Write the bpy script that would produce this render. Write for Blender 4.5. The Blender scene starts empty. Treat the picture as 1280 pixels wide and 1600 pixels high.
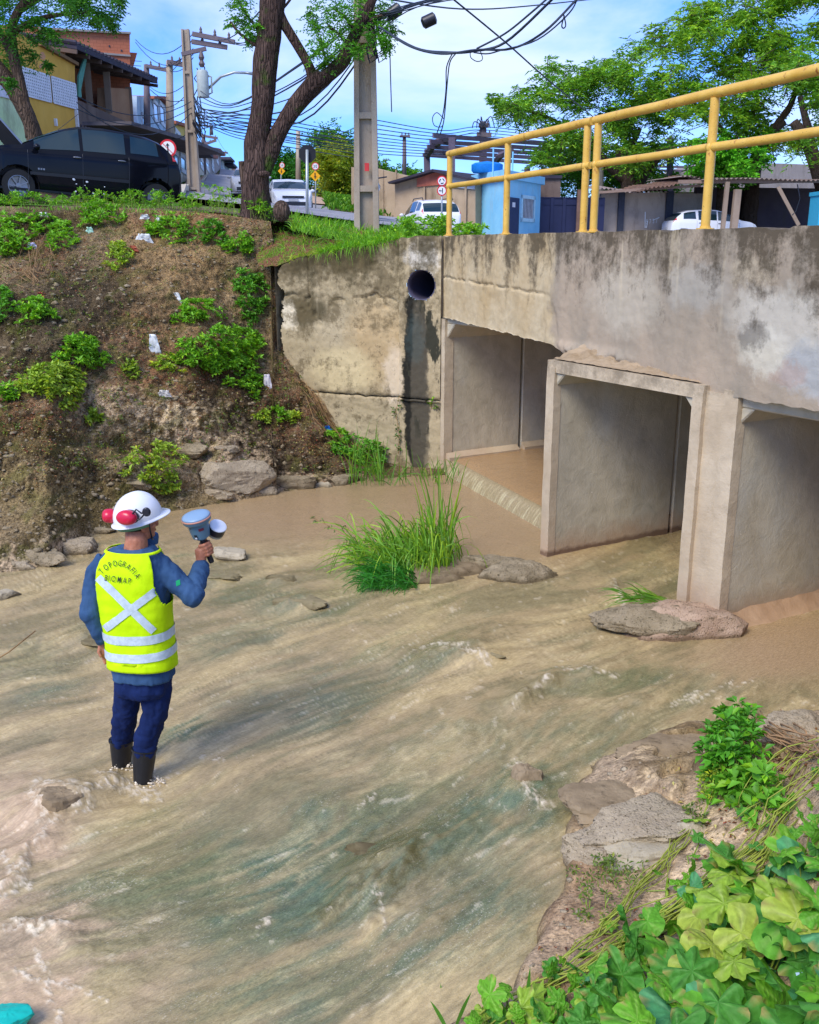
import bpy, math, random
import numpy as np
from mathutils import Vector, Matrix
from mathutils.bvhtree import BVHTree
S=bpy.context.scene; COL=S.collection
R=math.radians; PI=math.pi
# ---------------------------------------------------------------- camera
F=1500.0; PITCH=R(15.5); CZ=3.07
cd=bpy.data.cameras.new('camera'); cam=bpy.data.objects.new('camera',cd); COL.objects.link(cam)
cam.location=(0,0,CZ); cam.rotation_euler=(PI/2-PITCH,0,0)
cd.sensor_fit='VERTICAL'; cd.sensor_height=36; cd.lens=F/1600*36; cd.clip_start=.05; cd.clip_end=3000
S.camera=cam
# ---------------------------------------------------------------- light
SUN_EL=R(46); SUN_AZ=math.atan2(-.60,-.80)   # sun stands behind-left of the camera (atan2(x,y))
w=bpy.data.worlds.new('World'); S.world=w; w.use_nodes=True
wt=w.node_tree; bg=wt.nodes['Background']; bg.inputs['Strength'].default_value=.15
sky=wt.nodes.new('ShaderNodeTexSky'); sky.sky_type='NISHITA'; sky.sun_disc=False
sky.sun_elevation=SUN_EL; sky.sun_rotation=SUN_AZ
sky.air_density=1.0; sky.dust_density=.3; sky.ozone_density=2.5
tc=wt.nodes.new('ShaderNodeTexCoord'); mp=wt.nodes.new('ShaderNodeMapping'); mp.inputs['Scale'].default_value=(1,1,2.6)
nz=wt.nodes.new('ShaderNodeTexNoise'); nz.inputs['Scale'].default_value=3.1; nz.inputs['Detail'].default_value=7; nz.inputs['Roughness'].default_value=.55
nz.inputs['Distortion'].default_value=.3
rp=wt.nodes.new('ShaderNodeValToRGB'); rp.color_ramp.elements[0].position=.40; rp.color_ramp.elements[1].position=.66
rp.color_ramp.elements[0].color=(.06,.06,.06,1); rp.color_ramp.elements[1].color=(.88,.88,.88,1)
tint=wt.nodes.new('ShaderNodeMix'); tint.data_type='RGBA'; tint.blend_type='MULTIPLY'; tint.inputs[0].default_value=1
mx=wt.nodes.new('ShaderNodeMix'); mx.data_type='RGBA'
wt.links.new(tc.outputs['Generated'],mp.inputs[0]); wt.links.new(mp.outputs[0],nz.inputs['Vector']); wt.links.new(nz.outputs[0],rp.inputs[0])
tint.inputs[7].default_value=(.17,.35,.78,1)
wt.links.new(sky.outputs[0],tint.inputs[6]); wt.links.new(rp.outputs[0],mx.inputs[0]); wt.links.new(tint.outputs[2],mx.inputs[6])
mx.inputs[7].default_value=(2.45,2.8,3.4,1); wt.links.new(mx.outputs[2],bg.inputs['Color'])
sl=bpy.data.lights.new('sun','SUN'); so=bpy.data.objects.new('sun',sl); COL.objects.link(so)
sl.energy=1.45; sl.angle=R(27); sl.color=(1,.95,.87)
sd=Vector((math.sin(SUN_AZ)*math.cos(SUN_EL),math.cos(SUN_AZ)*math.cos(SUN_EL),math.sin(SUN_EL)))
so.rotation_euler=sd.to_track_quat('Z','Y').to_euler(); so.location=sd*50
S.view_settings.view_transform='Standard'; S.view_settings.look='None'; S.view_settings.gamma=1; S.view_settings.exposure=1.38
S.view_settings.use_curve_mapping=False
S.render.engine='CYCLES'; S.cycles.max_bounces=6; S.cycles.transparent_max_bounces=8
# ---------------------------------------------------------------- projection helpers (where things stand, metres)
cp,sp=math.cos(PITCH),math.sin(PITCH)
def ray(px,py):
    u=(px-640)/F; v=(800-py)/F
    return Vector((u,cp+v*sp,-sp+v*cp))
def onz(px,py,z=0.): d=ray(px,py); return Vector((0,0,CZ))+d*((z-CZ)/d.z)
def at(px,py,Y): d=ray(px,py); return Vector((0,0,CZ))+d*(Y/d.y)
def proj(x,y,z):
    a=y*cp-(z-CZ)*sp; b=y*sp+(z-CZ)*cp; a=np.maximum(a,.2)
    return 640+F*x/a, 800-F*b/a
# ---------------------------------------------------------------- numpy noise
_r=np.random.RandomState(5); _P=_r.permutation(256); _P=np.concatenate([_P]*4)
_G=_r.normal(size=(256,3)); _G/=np.linalg.norm(_G,axis=1)[:,None]
def pn(x,y,z=0.):
    x,y,z=np.broadcast_arrays(np.asarray(x,float),np.asarray(y,float),np.asarray(z,float))
    xi,yi,zi=[np.floor(a).astype(int) for a in (x,y,z)]; fx,fy,fz=x-xi,y-yi,z-zi
    xi&=255; yi&=255; zi&=255
    f=lambda t:t*t*t*(t*(t*6-15)+10)
    u,v,q=f(fx),f(fy),f(fz); out=0
    for i in (0,1):
        for j in (0,1):
            for k in (0,1):
                g=_G[_P[_P[_P[xi+i]+yi+j]+zi+k]]
                d=g[...,0]*(fx-i)+g[...,1]*(fy-j)+g[...,2]*(fz-k)
                out=out+d*(u if i else 1-u)*(v if j else 1-v)*(q if k else 1-q)
    return out*1.5
def fbm(x,y,z=0.,o=4,g=.5,l=2.03):
    s=0;a=1.
    for i in range(o): s=s+a*pn(x*l**i+i*17.3,y*l**i-i*9.1,z*l**i+i*3.7); a*=g
    return s
def sst(a,b,x): t=np.clip((x-a)/(b-a),0,1); return t*t*(3-2*t)
def blob(px,py,cx,cy,rx,ry,rot=0,soft=1.):
    c,s=math.cos(R(rot)),math.sin(R(rot)); dx=px-cx; dy=py-cy
    a=(dx*c+dy*s)/rx; b=(-dx*s+dy*c)/ry
    return 1-sst(1-.6*soft,1+.6*soft,np.sqrt(a*a+b*b))
def lin(c): return tuple(((v/255+.055)/1.055)**2.4 if v>10 else v/255/12.92 for v in c)
# ---------------------------------------------------------------- materials
class NM:
    def __init__(s,name,rough=.8,spec=.3,metal=0.):
        s.m=bpy.data.materials.new(name); s.m.use_nodes=True; s.t=s.m.node_tree; s.N=s.t.nodes; s.b=s.N['Principled BSDF']; s.out=s.N['Material Output']
        s.b.inputs['Roughness'].default_value=rough; s.b.inputs['Specular IOR Level'].default_value=spec; s.b.inputs['Metallic'].default_value=metal
        s.c=s.N.new('ShaderNodeTexCoord').outputs['Object']
    def L(s,a,b):
        if hasattr(a,'node'): s.t.links.new(a,b)
        elif isinstance(a,(tuple,list)) and len(a)==3 and b.type=='RGBA': b.default_value=(*a,1)
        else: b.default_value=a
    def map(s,sc=(1,1,1),loc=(0,0,0),rot=(0,0,0),v=None):
        n=s.N.new('ShaderNodeMapping'); n.inputs['Scale'].default_value=sc; n.inputs['Location'].default_value=loc; n.inputs['Rotation'].default_value=rot
        s.L(v or s.c,n.inputs[0]); return n.outputs[0]
    def noise(s,sc=5,det=5,ro=.55,v=None,dist=0,col=False):
        n=s.N.new('ShaderNodeTexNoise'); n.inputs['Scale'].default_value=sc; n.inputs['Detail'].default_value=det; n.inputs['Roughness'].default_value=ro; n.inputs['Distortion'].default_value=dist
        s.L(v or s.c,n.inputs['Vector']); return n.outputs['Color' if col else 0]
    def vor(s,sc=5,v=None,f='F1',out=0):
        n=s.N.new('ShaderNodeTexVoronoi'); n.feature=f; n.inputs['Scale'].default_value=sc; s.L(v or s.c,n.inputs['Vector']); return n.outputs[out]
    def ramp(s,f,a,b,ca=(0,0,0),cb=(1,1,1)):
        n=s.N.new('ShaderNodeValToRGB'); e=n.color_ramp.elements; e[0].position=a; e[1].position=b; e[0].color=(*ca,1); e[1].color=(*cb,1); s.L(f,n.inputs[0]); return n.outputs[0]
    def mix(s,f,a,b,mode='MIX'):
        n=s.N.new('ShaderNodeMix'); n.data_type='RGBA'; n.blend_type=mode; s.L(f,n.inputs[0]); s.L(a,n.inputs[6]); s.L(b,n.inputs[7]); return n.outputs[2]
    def ma(s,op,a,b=0.,clamp=False):
        n=s.N.new('ShaderNodeMath'); n.operation=op; n.use_clamp=clamp; s.L(a,n.inputs[0]); s.L(b,n.inputs[1]); return n.outputs[0]
    def xyz(s,i): n=s.N.new('ShaderNodeSeparateXYZ'); s.L(s.c,n.inputs[0]); return n.outputs[i]
    def att(s,name='Col',a='Color'): n=s.N.new('ShaderNodeAttribute'); n.attribute_name=name; return n.outputs[a]
    def spot(s,c,r,warp=.0,v=None):
        warp*=1.5
        """1 in the middle of an ellipsoid at c (object coordinates), 0 outside"""
        vv=v or s.c
        if warp:
            n=s.N.new('ShaderNodeVectorMath'); n.operation='MULTIPLY_ADD'; s.L(s.noise(3.2,7,.72,col=True),n.inputs[0]); n.inputs[1].default_value=(warp,)*3; s.L(vv,n.inputs[2]); vv=n.outputs[0]; c=[q+warp*.5 for q in c]
        m=s.map([1/q for q in r],[-a/q for a,q in zip(c,r)],v=vv)
        g=s.N.new('ShaderNodeTexGradient'); g.gradient_type='SPHERICAL'; s.L(m,g.inputs[0]); return g.outputs[1]
    def bump(s,h,st=.5,d=.02):
        n=s.N.new('ShaderNodeBump'); n.inputs['Strength'].default_value=st; n.inputs['Distance'].default_value=d; s.L(h,n.inputs['Height'])
        if s.b.inputs['Normal'].is_linked: s.t.links.new(s.b.inputs['Normal'].links[0].from_socket,n.inputs['Normal'])
        s.t.links.new(n.outputs[0],s.b.inputs['Normal']); return s
    def col(s,c): s.L(c,s.b.inputs['Base Color']); return s
def flat(name,c,rough=.7,spec=.3,metal=0,var=.12,sc=8,bump=0,emit=None):
    m=NM(name,rough,spec,metal); d=m.noise(sc,5,.6)
    m.col(m.mix(m.ramp(d,.3,.7),tuple(v*(1-var) for v in c),tuple(min(1,v*(1+var)) for v in c)))
    if bump: m.bump(m.noise(sc*5,4,.6),bump,.01)
    return m.m
def leafmat(name,tr=.35,rough=.45,gloss=.3):
    m=NM(name,rough,gloss); a=m.att(); m.col(a)
    t=m.N.new('ShaderNodeBsdfTranslucent'); m.L(m.mix(1.,a,(1.0,1.05,.45),'MULTIPLY'),t.inputs[0])
    x=m.N.new('ShaderNodeMixShader'); x.inputs[0].default_value=tr; m.t.links.new(m.b.outputs[0],x.inputs[1]); m.t.links.new(t.outputs[0],x.inputs[2]); m.t.links.new(x.outputs[0],m.out.inputs[0])
    return m.m
def glassy(name,c,rough=.08):
    m=NM(name,rough,.8); m.col(c); return m.m
# ---------------------------------------------------------------- mesh helpers
class MB:
    def __init__(s): s.V=[];s.F=[];s.n=0;s.C=[]
    def add(s,V,Fc,c=None):
        V=np.asarray(V,float).reshape(-1,3); s.V.append(V); n=s.n
        s.F+= [tuple(i+n for i in f) for f in Fc]; s.n+=len(V)
        if c is not None: s.C.append(np.tile(np.array([*c,1.]),(len(V),1)))
        return s
    def box(s,lo,hi,M=None,c=None):
        x0,y0,z0=lo; x1,y1,z1=hi
        V=np.array([(x0,y0,z0),(x1,y0,z0),(x1,y1,z0),(x0,y1,z0),(x0,y0,z1),(x1,y0,z1),(x1,y1,z1),(x0,y1,z1)])
        if M is not None: V=np.array([tuple(M@Vector(v)) for v in V])
        return s.add(V,[(3,2,1,0),(4,5,6,7),(0,1,5,4),(1,2,6,5),(2,3,7,6),(3,0,4,7)],c)
    def beam(s,a,b,w,h=None,up=(0,0,1)):
        """rectangular bar from a to b"""
        a=Vector(a);b=Vector(b);h=h or w; d=(b-a).normalized(); u=Vector(up)
        if abs(d.dot(u))>.98: u=Vector((0,1,0))
        x=d.cross(u).normalized(); z=x.cross(d)
        V=[p+x*(i*w/2)+z*(j*h/2) for p in (a,b) for i,j in ((-1,-1),(1,-1),(1,1),(-1,1))]
        return s.add([tuple(v) for v in V],[(3,2,1,0),(4,5,6,7),(0,1,5,4),(1,2,6,5),(2,3,7,6),(3,0,4,7)])
    def tube(s,P,r,n=8,cap=True,flat=1.,c=None,up=None):
        P=[Vector(p) for p in P]; m=len(P); rr=r if hasattr(r,'__len__') else [r]*m
        V=[]; prev=None
        for i,p in enumerate(P):
            d=(P[min(i+1,m-1)]-P[max(i-1,0)]); d=d.normalized() if d.length>1e-9 else Vector((0,0,1))
            if prev is None:
                u=Vector(up) if up else (Vector((0,0,1)) if abs(d.z)<.9 else Vector((0,1,0)))
                x=d.cross(u).normalized()
            else: x=(prev-d*prev.dot(d)).normalized()
            prev=x; y=d.cross(x)
            for k in range(n):
                t=2*PI*k/n; V.append(tuple(p+x*(math.cos(t)*rr[i])+y*(math.sin(t)*rr[i]*flat)))
        Fc=[(i*n+k,i*n+(k+1)%n,(i+1)*n+(k+1)%n,(i+1)*n+k) for i in range(m-1) for k in range(n)]
        if cap: Fc+=[tuple(range(n-1,-1,-1)),tuple((m-1)*n+k for k in range(n))]
        return s.add(V,Fc,c)
    def loft(s,secs,cap=True):
        n=len(secs[0]); V=[tuple(p) for q in secs for p in q]
        Fc=[(i*n+k,i*n+(k+1)%n,(i+1)*n+(k+1)%n,(i+1)*n+k) for i in range(len(secs)-1) for k in range(n)]
        if cap: Fc+=[tuple(range(n-1,-1,-1)),tuple((len(secs)-1)*n+k for k in range(n))]
        return s.add(V,Fc)
    def prism(s,pts,off):
        """closed outline pts (3d) pushed along off"""
        off=Vector(off); n=len(pts); P=[Vector(p) for p in pts]
        V=[tuple(p) for p in P]+[tuple(p+off) for p in P]
        return s.add(V,[tuple(range(n)),tuple(range(2*n-1,n-1,-1))]+[((i+1)%n,i,i+n,(i+1)%n+n) for i in range(n)])
    def ball(s,c,r,n=10,m=7,c3=None):
        c=np.array(c);r=np.array(r if hasattr(r,'__len__') else (r,)*3)
        V=[]
        for i in range(m+1):
            a=PI*i/m
            for k in range(n): t=2*PI*k/n; V.append(c+r*np.array((math.sin(a)*math.cos(t),math.sin(a)*math.sin(t),-math.cos(a))))
        return s.add(V,[(i*n+k,i*n+(k+1)%n,(i+1)*n+(k+1)%n,(i+1)*n+k) for i in range(m) for k in range(n)],c3)
    def lathe(s,prof,M=None,n=24,cap=True):
        V=[]
        for r,z in prof:
            for k in range(n): t=2*PI*k/n; V.append(Vector((r*math.cos(t),r*math.sin(t),z)))
        if M is not None: V=[M@v for v in V]
        m=len(prof); Fc=[(i*n+k,i*n+(k+1)%n,(i+1)*n+(k+1)%n,(i+1)*n+k) for i in range(m-1) for k in range(n)]
        if cap: Fc+=[tuple(range(n-1,-1,-1)),tuple((m-1)*n+k for k in range(n))]
        return s.add([tuple(v) for v in V],Fc)
    def obj(s,name,mat,parent=None,**k): return mk(name,np.concatenate(s.V),s.F,mat,parent,C=(np.concatenate(s.C) if s.C else None),**k)
def WM(o):
    m=o.matrix_basis.copy()
    return m if o.parent is None else WM(o.parent)@o.matrix_parent_inverse@m
def tag(o,label=None,cat=None,group=None,kind=None):
    if label: o['label']=label
    if cat: o['category']=cat
    if group: o['group']=group
    if kind: o['kind']=kind
    return o
def mk(name,V,Fc,mat,parent=None,smooth=False,C=None,world=True,label=None,cat=None,group=None,kind=None,recenter=True,sharp=None):
    V=np.asarray(V,np.float32); me=bpy.data.meshes.new(name)
    loc=None
    if parent is None and kind!='structure' and recenter:
        loc=np.array([(V[:,0].min()+V[:,0].max())/2,(V[:,1].min()+V[:,1].max())/2,V[:,2].min()],np.float32); V=V-loc
    if isinstance(Fc,np.ndarray):
        nf,k=Fc.shape; me.vertices.add(len(V)); me.vertices.foreach_set('co',V.ravel()); me.loops.add(nf*k); me.loops.foreach_set('vertex_index',Fc.astype(np.int32).ravel())
        me.polygons.add(nf); me.polygons.foreach_set('loop_start',np.arange(0,nf*k,k,dtype=np.int32)); me.update(calc_edges=True)
    else:
        me.from_pydata(V.tolist(),[],Fc); me.update()
    if C is not None:
        a=me.color_attributes.new('Col','FLOAT_COLOR','POINT'); a.data.foreach_set('color',np.asarray(C,np.float32).ravel())
    if smooth: me.polygons.foreach_set('use_smooth',np.ones(len(me.polygons),bool))
    for m in (mat if isinstance(mat,(list,tuple)) else [mat]): me.materials.append(m)
    if sharp: 
        try: me.set_sharp_from_angle(angle=R(sharp))
        except Exception: pass
    o=bpy.data.objects.new(name,me); COL.objects.link(o)
    if loc is not None: o.location=loc
    if parent is not None:
        o.parent=parent
        if world: o.matrix_parent_inverse=WM(parent).inverted()
    if parent is not None and name in ('foliage','stem','petiole','lattice','rib'): kind='stuff'
    return tag(o,label,cat,group,kind)
def thing(name,label,cat,loc=(0,0,0),rz=0,group=None,M=None):
    o=bpy.data.objects.new(name,None); COL.objects.link(o); o.empty_display_size=.2
    if M is not None: o.matrix_basis=M
    else: o.location=loc; o.rotation_euler=(0,0,rz)
    return tag(o,label,cat,group)
def copytree(o,parent=None):
    c=o.copy(); COL.objects.link(c)
    if parent is not None: c.parent=parent
    for ch in list(o.children): copytree(ch,c)
    return c
def gridF(n,m,off=0):
    i,j=np.meshgrid(np.arange(n-1),np.arange(m-1),indexing='ij'); a=(i*m+j).ravel()+off
    return np.stack([a,a+m,a+m+1,a+1],1)
def smoothmod(o,n=1): 
    m=o.modifiers.new('sub','SUBSURF'); m.levels=n; m.render_levels=n; return o
def remesh(mb,name,mat,parent,vox=.01,smooth_it=4,disp=None,**k):
    """union of the closed lumps in mb as one continuous surface"""
    me=bpy.data.meshes.new('t'); me.from_pydata(np.concatenate(mb.V).tolist(),[],mb.F); t=bpy.data.objects.new('t',me); COL.objects.link(t)
    r=t.modifiers.new('r','REMESH'); r.mode='VOXEL'; r.voxel_size=vox
    s=t.modifiers.new('s','SMOOTH'); s.factor=.5; s.iterations=smooth_it
    dg=bpy.context.evaluated_depsgraph_get(); dg.update(); e=t.evaluated_get(dg); m2=bpy.data.meshes.new_from_object(e)
    V=np.zeros(len(m2.vertices)*3,np.float32); m2.vertices.foreach_get('co',V); V=V.reshape(-1,3)
    Nn=np.zeros(len(m2.vertices)*3,np.float32); m2.vertex_normals.foreach_get('vector',Nn); Nn=Nn.reshape(-1,3)
    if disp is not None: V=V+Nn*disp(V,Nn)[:,None]
    Fc=[tuple(p.vertices) for p in m2.polygons]
    bpy.data.objects.remove(t); bpy.data.meshes.remove(me); bpy.data.meshes.remove(m2)
    return mk(name,V,Fc,mat,parent,smooth=True,**k)
def leafmesh(name,Cn,D,L,W,cols,mat,parent=None,fold=.25,droop=.15,rs=None,**k):
    """many small leaves: base points Cn, directions D, length L, width W, colours cols"""
    rs=rs or np.random.RandomState(1); n=len(Cn); D=D/np.linalg.norm(D,axis=1)[:,None]
    U=rs.normal(size=(n,3))*.35+np.array([0,0,1.]); X=np.cross(D,U); X/=np.linalg.norm(X,axis=1)[:,None]+1e-9; Nn=np.cross(X,D)
    L=np.broadcast_to(L,(n,))[:,None]; W=np.broadcast_to(W,(n,))[:,None]
    b=Cn; mid=Cn+D*L*.5+Nn*L*.04; tip=Cn+D*L-Nn*L*droop
    l=mid-X*W*.5+Nn*W*fold; r_=mid+X*W*.5+Nn*W*fold
    V=np.stack([b,l,tip,r_],1).reshape(-1,3); i=np.arange(n)*4
    Fc=np.concatenate([np.stack([i,i+1,i+2],1)[:,::-1],np.stack([i,i+2,i+3],1)[:,::-1]])
    C=np.repeat(np.concatenate([cols,np.ones((n,1))],1),4,0)
    return mk(name,V,Fc,mat,parent,C=C,**k)
def gcol(n,base,rs,v=.25,yel=.15):
    c=np.array(base)[None]*(1+rs.uniform(-v,v,(n,1))); y=rs.uniform(0,1,(n,1))<yel
    c=np.where(y,c*np.array([1.8,1.35,.8]),c); return np.clip(c,0,1)
# ================================================================ terrain beyond the stream
def gx(px,Y): return (px-640)/F*Y/1.05
ctrl=[]
def cpx(px,py,Y): v=at(px,py,Y); ctrl.append((v.x,v.y,v.z))
TOP=[(-700,300,14.5),(-250,312,15.2),(0,322,15.5),(140,324,15.5),(250,328,15.5),(340,334,15.3),(450,350,15.0),(545,374,14.7),(640,374,14.5),(700,378,14.3)]
for t in TOP: cpx(*t)
for t in [(-300,314,18),(0,316,18),(140,317,18),(278,316,18),(400,330,18),(500,352,20),(560,354,24),(300,306,30),(307,303,36),(200,305,30),(330,285,58),(345,274,90),(358,265,140),(362,262,220),
          (430,343,38),(480,344,42),(540,345,34),(460,305,66),(480,292,90),(470,284,140),(520,316,58),(600,330,48),(620,345,30),(650,372,40),(0,290,45),(-400,280,60),(100,270,90),(200,262,150)]: cpx(*t)
for X,Y,Z in [(6,16,3.0),(3,22,3.05),(4,30,3.05),(6,40,3.1),(12,40,3.1),(20,40,3.1),(30,45,3.1),(12,60,3.1),(25,80,3.1),(0,70,4.2),(8,20,3.0),(20,20,3.0),(45,60,3.1),(40,20,3),(10,150,4),(80,150,3),(0,300,6),(-150,300,20),(150,300,3),(-60,40,7),(0,600,8),(-300,600,25),(300,600,5),(-60,10,5),(60,5,3)]: ctrl.append((X,Y,Z))
_C=np.array(ctrl); _D=np.linalg.norm(_C[:,None,:2]-_C[None,:,:2],axis=2); _W=np.linalg.solve(_D+1e-6*np.eye(len(_C)),_C[:,2]-3.5)
def terr(x,y):
    x=np.asarray(x,float);y=np.asarray(y,float); sh=x.shape
    q=np.stack([x.ravel(),y.ravel()],1); z=np.linalg.norm(q[:,None]-_C[None,:,:2],axis=2)@_W+3.5
    return z.reshape(sh)
def tz(x,y): return float(terr(np.array([x]),np.array([y]))[0])
# bridge frame: x runs along the parapet towards the camera, y into the bridge
AX,AY=.45,13.28; BA=-R(70); eX=Vector((math.cos(BA),math.sin(BA),0)); eY=Vector((-eX.y,eX.x,0))
def bw(s,n,z=0): return Vector((AX,AY,0))+eX*s+eY*n+Vector((0,0,z))
# wing wall frame: from the corner to the left
wX=Vector((-.93,.36,0)).normalized(); wN=Vector((wX.y*-1,wX.x,0)); wN=wN if wN.y<0 else -wN   # facing the camera
def ww(l,o,z): return Vector((AX,AY,0))+wX*l+wN*o+Vector((0,0,z))
Ys=[];y=14.2
while y<700: Ys.append(y); y*=1.018 if y<60 else 1.05
Ys=np.array(Ys); pxs=np.concatenate([np.linspace(-4200,-300,40),np.arange(-290,1400,12),np.linspace(1420,5400,40)])
YY,PX=np.meshgrid(Ys,pxs,indexing='ij'); XX=gx(PX,YY)
# keep the sheet behind the bank top and off the stream channel on the right
topx=np.array([at(*t).x for t in TOP]); topy=np.array([at(*t).y for t in TOP])
s_=(XX-AX)*eX.x+(YY-AY)*eX.y; n_=(XX-AX)*eY.x+(YY-AY)*eY.y
ZZ=terr(XX,YY); ZZ+=fbm(XX*.8,YY*.8,0,3)*.03*(YY<40)
ZZ=np.where((n_>-.2)&(s_>-.3)&(n_<9.5),2.70,ZZ)

keep=~((n_>.3)&(s_>.3)&(n_<8.8))&~((XX>topx[-1]-.2)&(n_<.35)&(s_>-.6))&((PX>700)|(YY>np.interp(PX,[t[0] for t in TOP],[t[2] for t in TOP])+.02))
fi=gridF(*XX.shape); kf=keep.ravel()[fi].all(1)
near=np.clip(1-(YY-15)/8,0,1); gcm=sst(-.1,.25,fbm(XX*.35,YY*.35,3,3))
soil=np.array([.20,.14,.09]); gr=np.array([.08,.2,.02]); 
cc=soil*(1-gcm[...,None])+gr*gcm[...,None]
M=NM('terrain_soil',.95,.1); a=m_=M.att(); M.col(M.mix(M.ramp(M.noise(3,8,.7),.35,.65),M.mix(1.,a,(.6,.6,.6),'MULTIPLY'),a)); M.bump(M.noise(9,6,.7),.6,.05)
mk('ground',np.stack([XX,YY,ZZ],-1).reshape(-1,3),fi[kf],M.m,smooth=True,C=np.concatenate([cc.reshape(-1,3),np.ones((XX.size,1))],1),kind='structure')
# ================================================================ far bank (loft from waterline to top)
WL=[(-700,1000),(-250,930),(0,893),(75,886),(140,838),(250,802),(340,787),(395,778),(450,767),(545,757),(600,752),(690,742)]
cols=np.linspace(-700,695,560)
def interp(tab,k): a=np.array(tab,float); return np.interp(cols,a[:,0],a[:,k])
wpy=interp(WL,1); W0=np.array([tuple(onz(p,q,.0)) for p,q in zip(cols,wpy)])
T0=np.array([tuple(at(p,a,b)) for p,a,b in zip(cols,interp(TOP,1),interp(TOP,2))])
B0=[]   # foot of the wing wall where there is one
FOOT=[(425,535),(432,548),(480,602),(545,692),(600,722),(695,742)]
fa=np.array(FOOT,float)
rows=[]; T=np.linspace(0,1,300)
for i,p in enumerate(cols):
    w0=Vector(W0[i]); t0=Vector(T0[i]); 
    if p<425:
        k=sst(280,425,p); yy=700-(700-545)*k; tt0=.62
        mid=w0.lerp(t0,tt0); m2=at(p,545,14.25); pts=[(0,w0),(tt0,mid.lerp(m2,float(k))),(1,t0)]
    else:
        fy=np.interp(p,fa[:,0],fa[:,1]); d=ray(p,fy); o=Vector((0,0,CZ)); k=((Vector((AX,AY,0))+wN*.03-o).dot(wN))/d.dot(wN); f=o+d*k
        if f.z<.02: f.z=.02
        hh=max(.02,f.z/3.2); pts=[(0,w0),(.9,f),(1,Vector((f.x,f.y,0))-wN*.38+Vector((0,0,f.z+.0)))]
    q=[]
    for t in T:
        for (a,A),(b,Bv) in zip(pts,pts[1:]):
            if t<=b+1e-9: q.append(tuple(A.lerp(Bv,(t-a)/(b-a)))); break
    rows.append(q)
G=np.array(rows)     # (cols, T, 3)
left=(1-sst(240,420,cols))[:,None]
tt=T[None,:]
PXg,PYg=proj(G[...,0],G[...,1],G[...,2])
# macro shape: a low vertical ledge, a hollow, a bulging face
out=np.array([.35,-.94,0]) 
bul=.35*np.sin(tt*PI)*left+ .22*fbm(G[...,0]*.55,G[...,2]*.8,G[...,1]*.3,3)*np.sin(tt*PI)**.5*(.3+.7*left)
x_,y_,z_=G[...,0],G[...,1],G[...,2]
rough=fbm(x_*2.2,z_*2.6,y_*2.2,5,.55)*.085+np.abs(fbm(x_*7,z_*7,y_*7,3,.6))*.035+fbm(x_*26,z_*26,y_*26,2,.6)*.012
gul=-np.exp(-((PXg-275-20*np.sin(PYg/60))/60)**2)*.10*sst(330,420,PYg)
ledge=blob(PXg,PYg,380,735,55,48,20,.3)*.16+blob(PXg,PYg,250,655,100,30,10,.5)*.07+blob(PXg,PYg,105,862,48,26,0,.3)*.10+blob(PXg,PYg,240,745,60,20,10,.4)*.08
und=-.10*np.exp(-((PYg-705-.06*(PXg-200)+8*fbm(PXg/40,0,0,3))/9)**2)*blob(PXg,PYg,180,710,170,60)
edge=np.minimum(1,tt*14)*(1-sst(.97,1,tt))
dsp=(bul+(rough+gul+ledge+und)*edge*(1-.6*sst(540,600,cols)[:,None]))
G2=G+out*dsp[...,None]; G2[...,2]+=dsp*.55
# foot below the water
foot=G2[:,:1].copy(); foot[...,2]=-.5; foot+=out*.25; lip=G2[:,-1:].copy(); lip=lip-out*.8; lip[...,2]-=.12
G3=np.concatenate([foot,G2,lip],1); PX3,PY3=proj(G3[...,0],G3[...,1],G3[...,2])
def layer(c,col,m): return c*(1-m[...,None])+np.array(lin(col))*m[...,None]
n1=fbm(G3[...,0]*3,G3[...,2]*3,G3[...,1]*3,5,.6); n2=fbm(G3[...,0]*12,G3[...,2]*12,G3[...,1]*9,4,.65); n3=fbm(G3[...,0]*1.2,G3[...,2]*1.2,5,3)
cb=np.ones(G3.shape)*np.array(lin((150,130,98)))
cb=layer(cb,(100,86,56),sst(-.1,.3,n3))
cb=layer(cb,(166,136,94),blob(PX3+30*n1,PY3,270,470,90,230,4)*.8)
cb=layer(cb,(150,130,85),blob(PX3+40*n1,PY3,150,760,190,70,4)*.6)
for b in [(140,470,95,60,20),(430,700,70,40,10),(60,360,70,40,0),(330,590,60,30,0),(400,640,60,40,0),(90,560,60,30,0),(20,500,60,50,0),(140,735,130,14,8),(500,735,60,22,0)]:
    cb=layer(cb,(66,55,40),blob(PX3+50*n1,PY3+30*n2,*b)*.75)
for b in [(300,355,140,22,2),(450,385,50,30,0),(490,640,60,70,30),(60,400,60,30,0),(260,560,100,60,0),(60,640,90,40,0),(230,610,110,24,0)]:
    cb=layer(cb,(138,96,70),blob(PX3+50*n1,PY3+40*n2,*b)*sst(-.35,.2,n2)*.6)
cb=layer(cb,(205,184,148),(blob(PX3+20*n1,PY3+20*n2,250,655,120,34,10)*sst(-.1,.25,n2+n1*.6)))
for b in [(378,738,52,50,20),(105,862,52,28,0),(30,880,50,22,0),(460,756,60,14,-4),(245,740,60,18,10),(170,640,60,26,15),(300,690,70,20,10)]:
    cb=layer(cb,(196,172,140),blob(PX3+14*n1,PY3+14*n2,*b,)*sst(-.45,.1,n2))
cb=layer(cb,(96,98,44),sst(.12,.4,fbm(G3[...,0]*5,G3[...,2]*5,9,4))*.5)
cb*= (1+.35*n2)[...,None]; cb*= (1-.25*np.clip(-(rough*9),0,1)).mean()
cb=np.clip(cb,.01,.8)
M=NM('bank_earth',.95,.12); a=M.att(); sp_=M.vor(26,out=0); gr_=M.noise(40,6,.75)
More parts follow.
